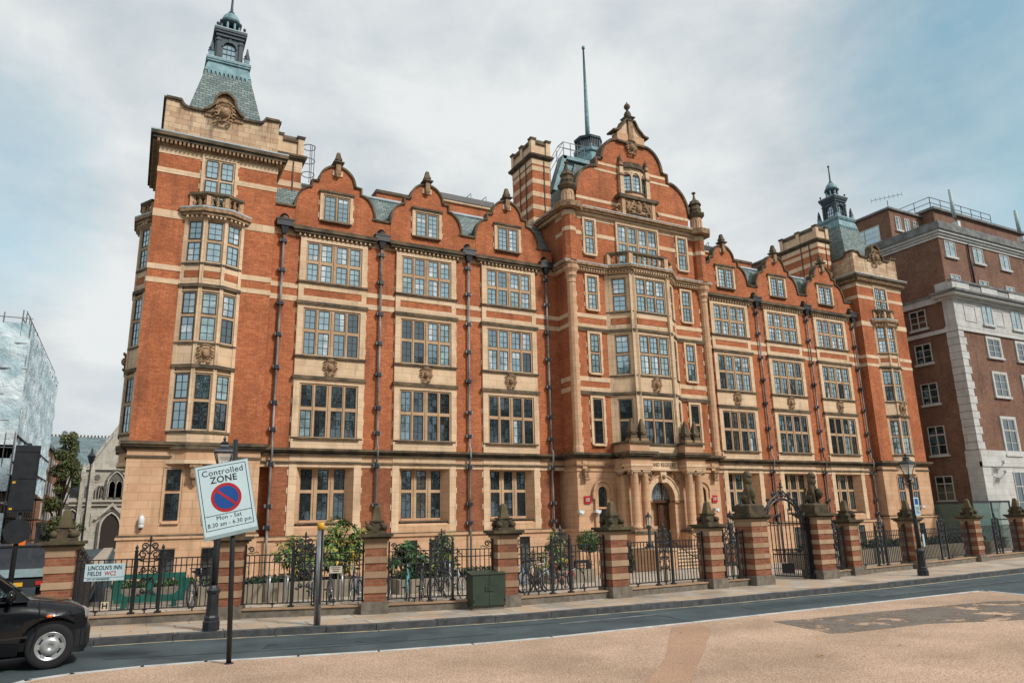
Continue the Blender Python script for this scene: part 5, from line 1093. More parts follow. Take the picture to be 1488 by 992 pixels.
for c in (BL_*.27, BL_*.73):
    for s in (-1, 1):
        for z0, z1 in ((.38, .5), (.7, .82)): m.prism(BF, [(c+s*.36, z0), (c+s*.36, z1), (c+s*.2, z1 if z0 < .5 else z0)] if 0 else [(c+s*.36, .38 if z0 < .5 else .82), (c+s*.36, .52 if z0 < .5 else .68), (c+s*.2, .38 if z0 < .5 else .82)], -.05, .05, BARG)
m.fbox(BF, -.06, .02, -.07, .07, .3, .8, BARG); m.fbox(BF, BL_-.02, BL_+.12, -.07, .07, .45, .8, BARG); m.build('panel', t)
for u in (.2, BL_-.3): m = MB(); m.fbox(BF, u, u+.12, -.3, .3, .03, .2, BARG); m.build('foot', t)
t = thing('handrail', 'black angled handrail in the forecourt left of the entrance railing', 'handrail', (-15.6, -17, 0)); m = MB(); m.box(-16.0, -15.4, -17.05, -16.95, .70, .80, IRON); m.box(-15.5, -15.38, -17.06, -16.94, .0, .70, IRON); m.build('rail', t); m = MB(); m.box(-16.02, -15.94, -17.03, -16.97, 0, .7, IRON); m.build('post', t)
for z, lb in ((8.55, 'upper white camera on an arm at the white stone corner of the brown block'), (7.75, 'lower white camera on an arm at the white stone corner of the brown block')):
    t = thing('security_camera', lb, 'camera', (35.6, -3, z-2.6), 'wall cameras'); zz = z-2.6; m = MB(); m.tube([(35.3, -2.9, zz-.3), (35.4, -3.4, zz-.5), (35.9, -3.6, zz)], .04, 6, GREYM); m.build('bracket', t); m = MB(); m.box(35.8, 36.5, -3.75, -3.5, zz, zz+.2, CAMW); m.build('housing', t)
# traffic signal seen from behind
t = thing('traffic_light', 'black traffic light seen from behind at the left edge, with a round sign below', 'traffic light', (-32.05, -18.5, .13)); x, y = -32.05, -18.45
m = MB(); m.tube([(x, y, .1), (x, y, 4.22)], .055, 12, IRON); m.build('pole', t); m = MB(); m.box(x-.25, x+.25, y-.12, y-.10, 2.62, 4.16, IRON); m.box(x-.25, x-.235, y-.13, y-.08, 2.62, 4.16, IRON); m.box(x+.235, x+.25, y-.13, y-.08, 2.62, 4.16, IRON)
for z in (2.66, 3.38, 4.0): m.box(x-.25, x+.25, y-.125, y-.12, z, z+.012, DARK)
m.build('backing_board', t); m = MB(); m.lathe(0, 0, [(.275, -.015), (.275, .015)], 36, IRON); o = m.build('round_sign'); put_text(o, t, stand((x, y-.1, 2.2))); m = MB(); m.box(x-.02, x+.02, y+.0, y+.25, 2.7, 4.0, IRON); m.box(x-.17, x+.17, y+.0, y+.28, 2.75, 4.05, IRON); m.build('signal_head', t)
m = MB()
for z in (2.68, 3.28): m.box(x-.22, x-.16, y-.128, y-.1255, z, z+.045, YPL)
m.build('sticker', t)
# ------------------------------------------------------------------ bicycles and stands
RUB = plain('tyre_rubber', (.018, .018, .02), None, .85); ALU = plain('bare_aluminium', (.45, .46, .47), None, .35, .5, .7)
def bicycle(x, y, ang, col, label, lean=.05, basket=False):
    t = thing('bicycle', label, 'bicycle', (0, 0, 0), 'bicycles parked behind the railings'); cm = plain('bicycle_paint', col, None, .35, .5); r = .335; W = 1.03
    for wx in (0, W):
        m = MB(); m.tube([(wx+r*math.cos(a), 0, r+r*math.sin(a)) for a in [2*math.pi*i/28 for i in range(28)]], .02, 6, RUB, True); w = m.build('wheel', t)
        m = MB(); m.tube([(wx+(r-.03)*math.cos(a), 0, r+(r-.03)*math.sin(a)) for a in [2*math.pi*i/28 for i in range(28)]], .011, 5, ALU, True); m.tube([(wx, -.05, r), (wx, .05, r)], .02, 8, ALU)
        for i in range(14): a = 2*math.pi*i/14; m.tube([(wx, .02*(-1)**i, r), (wx+(r-.03)*math.cos(a), 0, r+(r-.03)*math.sin(a))], .003, 3, ALU)
        m.build('rim', w)
    m = MB(); B = (.44, 0, .29); T_ = (.30, 0, .80); H1 = (.84, 0, .84); H0 = (.87, 0, .70)
    for a, b, rr in ((B, T_, .016), (T_, H1, .016), (B, H0, .019), (H0, (.83, 0, .95), .02), ((0, .05, r), B, .01), ((0, -.05, r), B, .01), ((0, .05, r), T_, .009), ((0, -.05, r), T_, .009), (H0, (W, .05, r), .012), (H0, (W, -.05, r), .012)): m.tube([a, b], rr, 7, cm)
    m.build('frame', t)
    m = MB(); m.tube([T_, (.27, 0, .92)], .013, 6, ALU); m.ball((.25, 0, .95), .13, RUB, 10, 6, .25, 1, .55); m.build('saddle', t)
    m = MB(); m.tube([(.83, 0, .94), (.86, 0, 1.0)], .013, 6, ALU); m.tube([(.78, -.29, 1.02), (.86, -.2, 1.01), (.87, 0, 1.0), (.86, .2, 1.01), (.78, .29, 1.02)], .013, 6, IRON); m.build('handlebar', t)
    m = MB(); m.lathe(0, 0, [(.09, -.006), (.09, .006)], 16, IRON, True, 0, Matrix.Translation((.44, -.05, .29)) @ Matrix.Rotation(R(90), 4, 'X')); m.tube([(.44, -.06, .29), (.52, -.07, .15)], .01, 5, IRON); m.box(.48, .58, -.15, -.07, .13, .16, IRON); m.tube([(.44, .06, .29), (.36, .07, .43)], .01, 5, IRON); m.box(.31, .41, .07, .15, .41, .44, IRON); m.build('crank', t)
    if basket:
        m = MB(); m.box(.88, 1.16, -.17, .17, .78, 1.0, RUB); m.build('basket', t)
    t.location = (x, y, .06); t.rotation_euler = (lean, 0, ang); return t
BK = [(-27.9, -16.2, 1.2, (.03, .03, .035), 'black bicycle with a bulky front bag behind the left lamp post', True), (-25.25, -18.4, 1.35, (.25, .27, .3), 'grey bicycle just left of the steel post behind the railing', False), (-24.75, -18.3, 1.25, (.05, .055, .07), 'dark blue-black bicycle touching the grey one left of the steel post', False),
      (-24.05, -18.5, 1.5, (.06, .09, .16), 'navy bicycle just right of the steel post below the small notice', False), (-23.35, -18.7, 1.0, (.02, .02, .02), 'black bicycle standing close to the obelisk pier right of the steel post', False),
      (-22.85, -19.2, 1.3, (.12, .42, .42), 'turquoise bicycle between the pier and the green cabinet', False), (-22.4, -19.1, 1.15, (.05, .06, .07), 'dark bicycle next to the turquoise bicycle', True), (-21.85, -19.2, .75, (.03, .03, .03), 'black bicycle with large front wheel, third from the pier, near the cabinet', False), (-21.3, -19.0, 1.6, (.6, .6, .6), 'white bicycle partly behind the green cabinet', True),
      (-19.3, -19.2, 1.4, (.16, .36, .55), 'light blue bicycle just right of the cabinet pier', False), (-18.95, -19.3, .7, (.03, .03, .03), 'black bicycle beside the light blue one', False), (-18.6, -19.0, .2, (.62, .64, .66), 'white bicycle seen side-on left of the red bicycle', False), (-17.9, -19.3, .1, (.45, .03, .03), 'red bicycle seen side-on behind the railing', False)]
for x, y, a, c, l, bk in BK: bicycle(x-.5*math.cos(a), y-.5*math.sin(a), a, c, l, rw.uniform(-.07, .07), bk)
for i, (x, y) in enumerate([(-26.8, -17.0), (-26.15, -17.2), (-25.7, -17.4), (-24.3, -17.9), (-23.3, -18.0)]):
    m = MB(); m.tube([(x, y, .0), (x, y, .72), (x+.02, y+.06, .8), (x+.05, y+.62, .8), (x+.06, y+.7, .72), (x+.06, y+.7, 0)], .03, 8, ALU); tag(m.build('bike_stand'), ['empty steel cycle stand nearest the lamp post pier', 'empty steel cycle stand second from the lamp post pier', 'empty steel cycle stand left of the grey bicycle', 'steel cycle stand between the bicycles right of the steel post', 'steel cycle stand next to the obelisk pier'][i], 'bike stand', 'steel cycle stands')
# ------------------------------------------------------------------ planters and plants
def leafmat(name, cols):
    m, nt, b = mat_base(name, .55, .35); g = N(nt, 'ShaderNodeNewGeometry'); r = N(nt, 'ShaderNodeValToRGB'); r.color_ramp.interpolation = 'CONSTANT'
    while len(r.color_ramp.elements) < len(cols): r.color_ramp.elements.new(.5)
    for e, (p, c) in zip(r.color_ramp.elements, cols): e.position = p; e.color = (*c, 1)
    nt.links.new(g.outputs['Random Per Island'], r.inputs[0]); nt.links.new(r.outputs[0], b.inputs['Base Color']); return m
LEAF = leafmat('yellowing_leaves', [(0, (.03, .075, .022)), (.25, (.06, .125, .03)), (.5, (.11, .18, .04)), (.72, (.20, .24, .05)), (.86, (.36, .32, .06)), (.94, (.5, .34, .05))])
LEAFG = leafmat('green_leaves', [(0, (.018, .055, .016)), (.35, (.03, .085, .022)), (.7, (.05, .115, .032)), (.93, (.08, .15, .04))])
LEAFD = leafmat('dark_leaves', [(0, (.010, .026, .014)), (.4, (.016, .04, .02)), (.8, (.03, .06, .028))])
CONIF = leafmat('olive_foliage', [(0, (.035, .055, .02)), (.4, (.075, .095, .028)), (.75, (.13, .135, .04)), (.92, (.2, .18, .055))])
BARK = plain('bark', (.06, .045, .03), (.03, .022, .016), .95, .1, scale=8, bmp=.4)
def foliage(name, lumps, n, size, mat, seed, parent=None, flat=.3, droop=0):
    r = random.Random(seed); m = MB(); tot = sum(a*b*c for _, (a, b, c) in lumps)
    if flat == 'sprig':                         # long-leaved sprigs at the twig ends, with gaps between
        for (cx, cy, cz), (a, b, c) in lumps:
            for _ in range(int(n*a*b*c/tot/8)+1):
                p = Vector((r.gauss(0, 1), r.gauss(0, 1), r.gauss(.25, 1))).normalized()*r.uniform(.35, 1.12); q = Vector((cx+p.x*a, cy+p.y*b, cz+p.z*c)); ax = (p.normalized()+Vector((0, 0, .5))).normalized()
                e1 = ax.cross(Vector((.3, .8, .1))).normalized(); e2 = ax.cross(e1); a0 = r.uniform(0, 6)
                for k in range(8):
                    w = a0+k*2.4; d = (e1*math.cos(w)+e2*math.sin(w)+ax*r.uniform(-.25, .5)).normalized(); L = size*r.uniform(1.0, 2.0); o2 = q+ax*r.uniform(-.06, .08); sd2 = d.cross(ax).normalized()*L*.2; dr = Vector((0, 0, -L*.25))
                    m.face([o2, o2+d*L*.5+sd2, o2+d*L+dr, o2+d*L*.5-sd2], mat)
        return m.build(name, parent, False)
    for (cx, cy, cz), (a, b, c) in lumps:
        for _ in range(int(n*a*b*c/tot)+1):
            while 1:
                p = Vector((r.uniform(-1, 1), r.uniform(-1, 1), r.uniform(-1, 1)))
                if .15 < p.length < 1 and (p.length > .55 or r.random() < .35): break
            q = Vector((cx+p.x*a, cy+p.y*b, cz+p.z*c)); s = size*r.uniform(.6, 1.25)
            nrm = (p.normalized()*.7+Vector((r.uniform(-1, 1), r.uniform(-1, 1), r.uniform(-.3, 1.2)))).normalized()
            t1 = nrm.cross(Vector((r.uniform(-1, 1), r.uniform(-1, 1), r.uniform(-1, 1)))).normalized(); t2 = nrm.cross(t1)
            m.face([q-t1*s, q-t2*s*.42+nrm*s*.12, q+t1*s, q+t2*s*.42+nrm*s*.12], mat)
    return m.build(name, parent, False)
def shrub(x, y, z, lumps, n, size, mat, seed, label, cat='shrub', group=None, name='shrub'):
    t = thing(name, label, cat, (x, y, z), group); m = MB(); r = random.Random(seed)
    for (cx, cy, cz), (a, b, c) in lumps:
        for k in range(2): m.tube([(x+r.uniform(-.12, .12), y, z), (x+cx*.5+r.uniform(-.1, .1), y+cy*.5, z+cz*.55), (x+cx+r.uniform(-a, a)*.4, y+cy, z+cz+c*.4)], .025, 5, BARK, r1=.008)
    m.build('stems', t); foliage('foliage', [((x+a, y+b, z+c), rr) for (a, b, c), rr in lumps], n, size, mat, seed, t, 'sprig' if mat is LEAF or seed == 5 else .3); return t
CONC = plain('planter_concrete', (.27, .23, .17), (.19, .165, .125), .9, .2, scale=2, bmp=.15, detail=6); SOIL = plain('soil', (.03, .022, .015), None, .95)
def planter(x0, x1, y0, y1, zt, label, mat=CONC):
    t = thing('planter', label, 'planter', ((x0+x1)/2, y0, 0), 'low planter walls'); m = MB(); m.box(x0, x1, y0, y0+.12, -.6, zt, mat); m.box(x0, x1, y1-.12, y1, -.6, zt, mat); m.box(x0, x0+.12, y0+.12, y1-.12, -.6, zt, mat); m.box(x1-.12, x1, y0+.12, y1-.12, -.6, zt, mat); m.build('walls', t); m = MB(); m.box(x0+.12, x1-.12, y0+.12, y1-.12, zt-.3, zt-.06, SOIL); m.build('soil', t)
planter(-27.9, -23.1, -16.4, -14.9, .58, 'long low planter wall behind the left bicycles, with leafy shrubs'); planter(-22.3, -17.9, -17.0, -15.4, .5, 'low planter wall behind the bicycles near the green cabinet'); planter(-16.9, -15.3, -17.2, -15.8, .5, 'short planter wall below the ball-shaped bush')
planter(-6.4, -2.6, -18.7, -17.6, .72, 'planter with clipped hedge right of the gate'); planter(-2.1, 6.5, -18.4, -17.3, .74, 'long planter with clipped hedge before the glass entrance box'); planter(-30.2, -27.5, -13.2, -12.2, .42, 'grey planter wall behind the green barrier', GREYP)
shrub(-26.9, -15.6, .5, [((0, 0, .75), (.28, .28, .6)), ((.15, 0, .45), (.3, .3, .4))], 420, .085, LEAF, 1, 'slim yellow-green shrub right behind the zone sign pier', group='planter shrubs')
shrub(-25.1, -15.7, .5, [((-.3, 0, .75), (.5, .42, .5)), ((.35, .1, .6), (.5, .42, .45)), ((-.1, 0, 1.15), (.3, .3, .3)), ((.85, 0, .5), (.4, .4, .35))], 1000, .10, LEAF, 2, 'wide bushy shrub with yellowing leaves left of the steel post', group='planter shrubs')
shrub(-23.9, -15.7, .5, [((.1, 0, 1.55), (.5, .45, .42)), ((-.3, 0, 1.0), (.55, .5, .5)), ((.5, 0, 1.0), (.55, .5, .5)), ((.1, 0, .5), (.7, .5, .4)), ((.75, 0, 1.35), (.3, .3, .3))], 1700, .105, LEAF, 3, 'tallest shrub with yellow-tipped leaves right of the steel post', group='planter shrubs')
shrub(-20.5, -16.1, .42, [((0, 0, 1.05), (.36, .36, .35)), ((.1, 0, .65), (.45, .4, .4)), ((-.5, 0, .35), (.4, .4, .3))], 800, .105, LEAF, 4, 'upright green shrub above the bicycles by the cabinet', group='planter shrubs')
shrub(-21.6, -16.1, .42, [((-.2, 0, .9), (.42, .4, .28)), ((.15, 0, .55), (.5, .4, .35)), ((-.45, 0, .5), (.35, .3, .3))], 700, .13, LEAFG, 5, 'large-leaved dark green shrub between the two yellowish ones', group='planter shrubs')
shrub(-16.3, -16.4, .42, [((0, 0, 1.05), (.33, .33, .32)), ((-.2, 0, .7), (.4, .35, .35)), ((.1, 0, .35), (.55, .4, .35)), ((-.8, 0, .3), (.4, .35, .4))], 900, .10, LEAF, 6, 'yellow-topped shrub left of the ball-shaped bush', group='planter shrubs')
shrub(-14.05, -15.0, .05, [((0, 0, 1.28), (.5, .5, .42))], 1900, .05, LEAFG, 7, 'clipped ball-shaped bush on a stem behind the railing', 'topiary', name='topiary')
shrub(-12.0, -14.6, .05, [((0, 0, .35), (.32, .32, .38)), ((0, 0, .7), (.28, .28, .35)), ((0, 0, 1.0), (.2, .2, .25))], 1500, .05, LEAFD, 8, 'dark narrow clipped bush beside the entrance steps', 'topiary', name='topiary')
def hedge(x0, x1, y, z0, z1, seed, label):
    t = thing('hedge', label, 'hedge', ((x0+x1)/2, y, z0), 'clipped hedges'); n = max(2, int((x1-x0)/.5)); m = MB(); rr = random.Random(seed)
    for i in range(n*2): xx = x0+(x1-x0)*(i+.5)/(n*2); m.tube([(xx, y, z0-.1), (xx+rr.uniform(-.1, .1), y, z0+.3)], .015, 4, BARK)
    m.build('stems', t); foliage('foliage', [((x0+(i+.5)*(x1-x0)/n, y, (z0+z1)/2), (.38, .4, (z1-z0)*.6*rr.uniform(.85, 1.15))) for i in range(n)], int(520*(x1-x0)), .06, LEAFD if seed != 23 else LEAFG, seed, t)
hedge(-6.2, -2.8, -18.15, .68, 1.02, 21, 'dark clipped hedge just right of the gate'); hedge(-1.9, 6.3, -17.85, .70, 1.05, 22, 'long dark clipped hedge before the glass entrance box'); hedge(-30.0, -27.7, -12.7, .4, .62, 23, 'low grassy plants in the grey planter behind the barrier'); hedge(-27.7, -25.2, -15.9, .5, .75, 24, 'low dark ground shrubs in the left planter'); hedge(-22.2, -18.0, -16.3, .42, .72, 25, 'low dark shrubs behind the bicycles near the cabinet')
for i, (x, y, s, c) in enumerate([(-19.94, -30.35, .09, 0), (-19.36, -30.74, .06, 0), (-16.37, -29.14, .07, 1), (-18.13, -30.48, .06, 1), (-13.33, -29.41, .09, 1), (-20.2, -27.36, .05, 1), (-24.6, -23.3, .06, 0), (-22.9, -23.8, .06, 0), (-4.5, -24.1, .07, 0), (-26.4, -15.9-1.4, .09, 0)]):
    m = MB(); z = .045 if y < -26 else (.03 if y < -20 else .1)
    for k in range(5): a = 2*math.pi*k/5+i; m.face([(x, y, z), (x+s*.4*math.cos(a-.3), y+s*.4*math.sin(a-.3), z+.012), (x+s*math.cos(a), y+s*math.sin(a), z+.008), (x+s*.4*math.cos(a+.3), y+s*.4*math.sin(a+.3), z+.012)], plain('fallen_leaf', (.5, .3, .12) if c == 0 else (.09, .05, .03), None) if k == 0 else m.m[-1])
    tag(m.build('fallen_leaf', None, False), ['pale five-pointed fallen leaf in the middle of the gravel', 'small tan leaf right of the pale leaf on the gravel', 'brown leaf on the edge of the dark patch', 'brown leaf below the dark patch on the gravel', 'dark leaf at the right on the dark patch', 'tiny dark leaf on the reddish strip', 'tan leaf in the gutter below the second obelisk pier', 'tan leaf in the gutter below the green cabinet', 'tan leaf in the gutter right of the lamp post', 'orange leaf by the foot of the planter wall'][i], 'leaf', 'fallen leaves')
# ------------------------------------------------------------------ black taxi, only its front half in view
BLK, _nt, _b = mat_base('black_car_paint', .12, .6); _b.inputs['Base Color'].default_value = (.006, .007, .009, 1); _b.inputs['Coat Weight'].default_value = .12; _b.inputs['Specular IOR Level'].default_value = .35; _b.inputs['Coat Roughness'].default_value = .04
TRIM = plain('black_trim', (.018, .019, .021), None, .6); HUB = plain('hubcap_metal', (.42, .44, .45), (.36, .38, .39), .32, .5, .6, scale=4); CARGL = glassmat('car_glass', (.02, .03, .032), .22); ORANGE = plain('orange_lens', (.8, .16, .02), None, .25, .5)
TX = thing('taxi', 'black cab turning into the street at the left edge, front half in view', 'taxi', (0, 0, 0)); WB = 2.886
def lerp(tab, x):
    for (x0, v0), (x1, v1) in zip(tab, tab[1:]):
        if x <= x1: f = (x-x0)/(x1-x0); f = f*f*(3-2*f) if 0 else f; return v0+(v1-v0)*max(0, min(1, f))
    return tab[-1][1]
TOPZ = [(-3.82, .75), (-3.78, .98), (-3.6, 1.06), (-.5, 1.10), (-.36, 1.085), (0, 1.03), (.3, .965), (.43, .90), (.51, .82), (.55, .70)]
HALF = [(-3.82, .62), (-3.7, .78), (-3.4, .86), (-.6, .88), (0, .875), (.25, .84), (.40, .76), (.50, .66), (.55, .50)]
xs = sorted(set([round(-3.82+.12*i, 3) for i in range(37)]+[round(c+d, 3) for c in (0, -WB) for d in (-.43, -.42, -.40, -.36, -.3, -.22, -.12, 0, .12, .22, .3, .36, .40, .42, .43)]+[.46, .49, .52, .54, .55]))
xs = [x for x in xs if x <= .551]
rows = []
for x in xs:
    zb = .25 if x > -3.4 and x < .46 else .34
    for c in (0, -WB):
        if abs(x-c) < .425: zb = max(zb, .34+math.sqrt(.425**2-(x-c)**2))
    zt, h = lerp(TOPZ, x), lerp(HALF, x); zs = min(.80, zt-.12)
    prof = [(h-.06, zb), (h-.01, max(zb+.01, min(zs-.02, .42))), (h, max(zb+.02, min(zs-.01, .56))), (h-.012, max(zb+.03, zs)), (h-.05, max(zb+.035, zs+(zt-zs)*.5)), (h-.13, max(zb+.04, zs+(zt-zs)*.82)), (h*.62, zt-.012), (0, zt)]
    rows.append([(x, y, z) for y, z in prof]+[(x, -y, z) for y, z in prof[-2::-1]])
m = MB()
for a, b in zip(rows, rows[1:]):
    for i in range(len(a)-1): m.face([a[i], a[i+1], b[i+1], b[i]], BLK, True)
m.face(rows[0], BLK); m.face(rows[-1], BLK); o = m.build('body', TX)
bm = bmesh.new(); bm.from_mesh(o.data); bmesh.ops.remove_doubles(bm, verts=bm.verts, dist=.0005); bmesh.ops.recalc_face_normals(bm, faces=bm.faces); bm.to_mesh(o.data); bm.free()
m = MB(); m.box(-3.7, .5, -.7, .7, .2, .5, DARK)
for c in (0, -WB): m.box(c-.42, c+.42, -.8, .8, .3, .8, DARK)
m.build('underbody', TX)
# cabin
RZ = [(-3.72, 1.07), (-3.55, 1.45), (-3.3, 1.70), (-2.9, 1.80), (-2.2, 1.83), (-1.35, 1.79), (-1.1, 1.70), (-.36, 1.085)]
cab = MB(); prev = None; cxs = [-3.72, -3.6, -3.45, -3.3, -3.1, -2.9, -2.5, -2.0, -1.6, -1.35, -1.2, -1.1, -.98, -.8, -.6, -.36]
for x in cxs:
    zt = lerp(RZ, x); k = (zt-1.06)/.77; ht = .84-.2*max(0, k); rr = [(x, .845, 1.04), (x, .84-.02*k, 1.05+.03*k), (x, ht+.02, zt-.08*k), (x, ht-.06, zt-.015*k), (x, ht*.5, zt), (x, 0, zt+.005)]
    rr = rr+[(a, -b, c) for a, b, c in rr[-2::-1]]
    if prev:
        for i in range(len(rr)-1): cab.face([prev[i], prev[i+1], rr[i+1], rr[i]], BLK, True)
    prev = rr
cab.build('cabin', TX)
def roofhalf(z): return .845-(z-1.06)*.26
for s in (-1, 1):
    for poly in ([(-.62, 1.13), (-1.06, 1.56), (-1.42, 1.64), (-1.62, 1.64), (-1.62, 1.13)], [(-1.72, 1.13), (-1.72, 1.64), (-2.75, 1.66), (-2.75, 1.13)], [(-2.85, 1.13), (-2.85, 1.66), (-3.15, 1.6), (-3.42, 1.2), (-3.42, 1.13)]):
        w = MB(); w.face([(x, s*(roofhalf(z)+.012), z) for x, z in poly], CARGL); w.build('side_window', TX, False)
w = MB(); w.face([(-.44, -.66, 1.165), (-.44, .66, 1.165), (-1.06, .56, 1.69), (-1.06, -.56, 1.69)], CARGL); w.build('windscreen', TX, False)
w = MB(); w.tube([(-.40, .3, 1.15), (-.52, -.25, 1.22)], .012, 5, TRIM); w.build('wiper', TX)
for s in (-1, 1):
    m = MB(); Tm = Matrix.Translation((-.62, s*.97, 1.13)) @ Matrix.Diagonal((.5, .8, 1, 1)); m.lathe(0, 0, [(.02, -.10), (.10, -.08), (.13, 0), (.10, .08), (.02, .10)], 12, BLK, True, 0, Tm); m.tube([(-.6, s*.84, 1.1), (-.62, s*.95, 1.12)], .03, 6, BLK); m.build('wing_mirror', TX)
    m = MB(); m.ball((-.06, s*.878, .80), .035, ORANGE, 10, 6, .7, 1.4, .5); m.build('side_indicator', TX)
    m = MB(); m.ball((.44, s*.56, .72), .13, HUB, 12, 8, 1, .6, 1); m.build('headlight', TX)
    m = MB(); m.box(-2.2, -.32, s*.865-.012, s*.865+.02*(1 if s > 0 else 1), .50, .53, TRIM); m.build('side_moulding', TX)
    m = MB(); m.tube([(-.22, s*.842, 1.03), (-.2, s*.868, .93), (-.2, s*.879, .62), (-.24, s*.872, .42), (-.27, s*.855, .28)], .006, 4, DARK); m.tube([(-1.66, s*.852, 1.06), (-1.66, s*.882, .62), (-1.66, s*.86, .28)], .006, 4, DARK); m.build('door_gap', TX)
    m = MB(); m.box(-1.5, -1.35, s*.885-.012, s*.885+.012, .86, .90, TRIM); m.build('door_handle', TX)
m = MB(); q = [(.34, .86), (.45, .76), (.53, .64), (.59, .46), (.61, .2)]; q = q+[(x, -y) for x, y in q[::-1]]
inn = [(x-.14, y*.88) for x, y in q]
for a, b, c, d in zip(q, q[1:], inn[1:], inn): m.hexa([(*p, .30) for p in (a, b, c, d)]+[(*p, .56) for p in (a, b, c, d)], TRIM)
for a, b, c, d in zip(q, q[1:], inn[1:], inn): m.hexa([(p[0]-.03, p[1], .22) for p in (a, b, c, d)]+[(p[0]-.015, p[1], .30) for p in (a, b, c, d)], TRIM)
m.build('bumper', TX); m = MB(); m.box(.50, .56, -.36, .36, .60, .82, HUB); m.build('grille', TX); m = MB(); m.box(.55, .62, -.2, .2, .38, .5, SIGNW); m.build('number_plate', TX)
m = MB(); m.box(-1.5, -1.3, -.25, .25, 1.78, 1.92, TRIM); m.build('roof_light', TX)
for cx_ in (0, -WB):
    for s in (-1, 1):
        Tm = Matrix.Translation((cx_, s*.76, .34)) @ Matrix.Rotation(R(-90*s), 4, 'X')
        m = MB(); m.lathe(0, 0, [(.215, -.09), (.32, -.085), (.338, -.06), (.34, 0), (.338, .06), (.322, .085), (.27, .094), (.215, .085)], 40, RUB, True, 0, Tm, False); w = m.build('wheel', TX)
        m = MB(); m.lathe(0, 0, [(.218, .075), (.212, .088), (.20, .082), (.165, .062)], 40, HUB, True, 0, Tm, False); m.lathe(0, 0, [(.166, .055), (.03, .055)], 40, DARK, True, 0, Tm, False); m.lathe(0, 0, [(.145, .058), (.135, .085), (.10, .104), (.045, .11), (.04, .104), (.001, .104)], 32, HUB, True, 0, Tm, False)
        for k in range(6):
            a = 2*math.pi*k/6; pp = [(.14*math.cos(a-.28), .14*math.sin(a-.28), .07), (.205*math.cos(a-.2), .205*math.sin(a-.2), .08), (.205*math.cos(a+.2), .205*math.sin(a+.2), .08), (.14*math.cos(a+.28), .14*math.sin(a+.28), .07)]; m.face([tuple(Tm @ Vector(p)) for p in pp], HUB)
        m.build('hubcap', w, False)
TX.location = (-30.92, -23.22, 0); TX.rotation_euler = (0, 0, R(9)); TX.scale = (1.04, 1.04, 1.04)
# ------------------------------------------------------------------ dark brick block on the right
DB = brickmat('dark_brown_brick', (.21, .088, .056), (.12, .05, .034), (.30, .22, .16), w=.30, hh=.10, mort=.014, dirt=.4, soot=(.03, .02, .018)); PORT = stonemat('portland_stone', (.55, .55, .53), (.48, .48, .46), 1.4, .55, .5, (.16, .16, .15)); PORTG = plain('grey_coping', (.22, .225, .22), (.11, .115, .115), .9, .2, scale=1.4, detail=6); WFR = plain('white_window_paint', (.55, .54, .51), (.44, .43, .41), .5)
RB = thing('brick_building', 'tall dark brown brick block with white stone corner and rooftop aerials at the right', 'building', (34, -2.8, 0)); RX, RYf = 34.0, -2.8
FS = Frame(RX, RYf, 0, -1); FS = Frame(RX, 20, 0, -1); FR = Frame(RX, RYf)
def su(y): return 20-y
w = MB(); w.box(RX, 66, RYf, 22, -1.6, 22, DB); w.box(RX+.02, 66, RYf+.3, 22, 22, 27, DB); w.box(39.5, 66, RYf+3.5, 22, 27.5, 31.6, DB); w.box(RX+.3, 44, 2.0, 24, 27.5, 31.2, DB); w.build('wall', RB)
s = MB(); s.box(RX-.06, 66, RYf-.12, RYf+.05, -1.6, 5.7, PORT); s.box(RX-.1, 66, RYf-.2, RYf+.05, 5.7, 6.1, PORT); s.box(RX-.04, 66, RYf-.1, RYf+.05, 6.1, 7.1, PORT); s.box(RX-.08, RX+.05, RYf-.1, RYf+1.15, -1.6, 7.1, PORT); s.box(RX-.1, RX+.05, RYf-.15, RYf+1.2, 5.7, 6.1, PORT)
for i in range(16):
    z = 7.15+i*.66; a = .95 if i % 2 == 0 else .68; s.box(RX-.1, RX+a, RYf-.1, RYf+(.98 if i % 2 else 1.0), z, z+.62, PORT); s.box(RX-.06, RX+.6, RYf-.06, RYf+.9, z+.62, z+.66, PORTG)
s.box(RX-.16, 66, RYf-.16, 20, 17.65, 18.0, PORT); s.box(RX-.1, 66, RYf-.1, RYf+.9, 18.0, 20.6, PORT); s.box(RX-.15, 66, RYf-.18, RYf+1.0, 18.0, 18.15, PORT)
for p, za, zb, mm in ((.3, 20.55, 20.8, PORT), (.75, 20.8, 21.05, PORT), (.95, 21.05, 21.25, PORTG)): s.box(RX-p, 66, RYf-p, RYf+1.4, za, zb, mm)
s.box(RX-.2, RX+.2, RYf+1.4, 20, 20.5, 21.1, PORT); s.box(RX-.3, RX+.2, RYf+1.4, 20, 21.1, 21.25, PORTG)
s.box(RX-.5, 66, RYf-.5, RYf-.2, 21.25, 21.5, PORT); s.box(RX-.55, 66, RYf-.55, RYf-.15, 22.05, 22.25, PORTG); s.box(RX-.5, RX-.2, RYf-.2, RYf+1.1, 21.25, 22.1, PORT)
for i in range(8):
    x0 = 33.5+i*4.45; s.box(x0, x0+2.55, RYf-.5, RYf-.2, 21.5, 22.05, PORT)
    for j in range(9): xx = x0+2.7+j*.2; s.box(xx-.06, xx+.06, RYf-.42, RYf-.28, 21.5, 22.05, PORT)
for p, za, zb, mm in ((.1, 26.5, 26.75, PORT), (.25, 26.75, 26.95, PORT), (.4, 26.95, 27.2, PORT), (.55, 27.2, 27.75, PORTG), (.4, 27.75, 28.0, PORTG)): s.box(RX-p, 66, RYf+.3-p, 22, za, zb, mm)
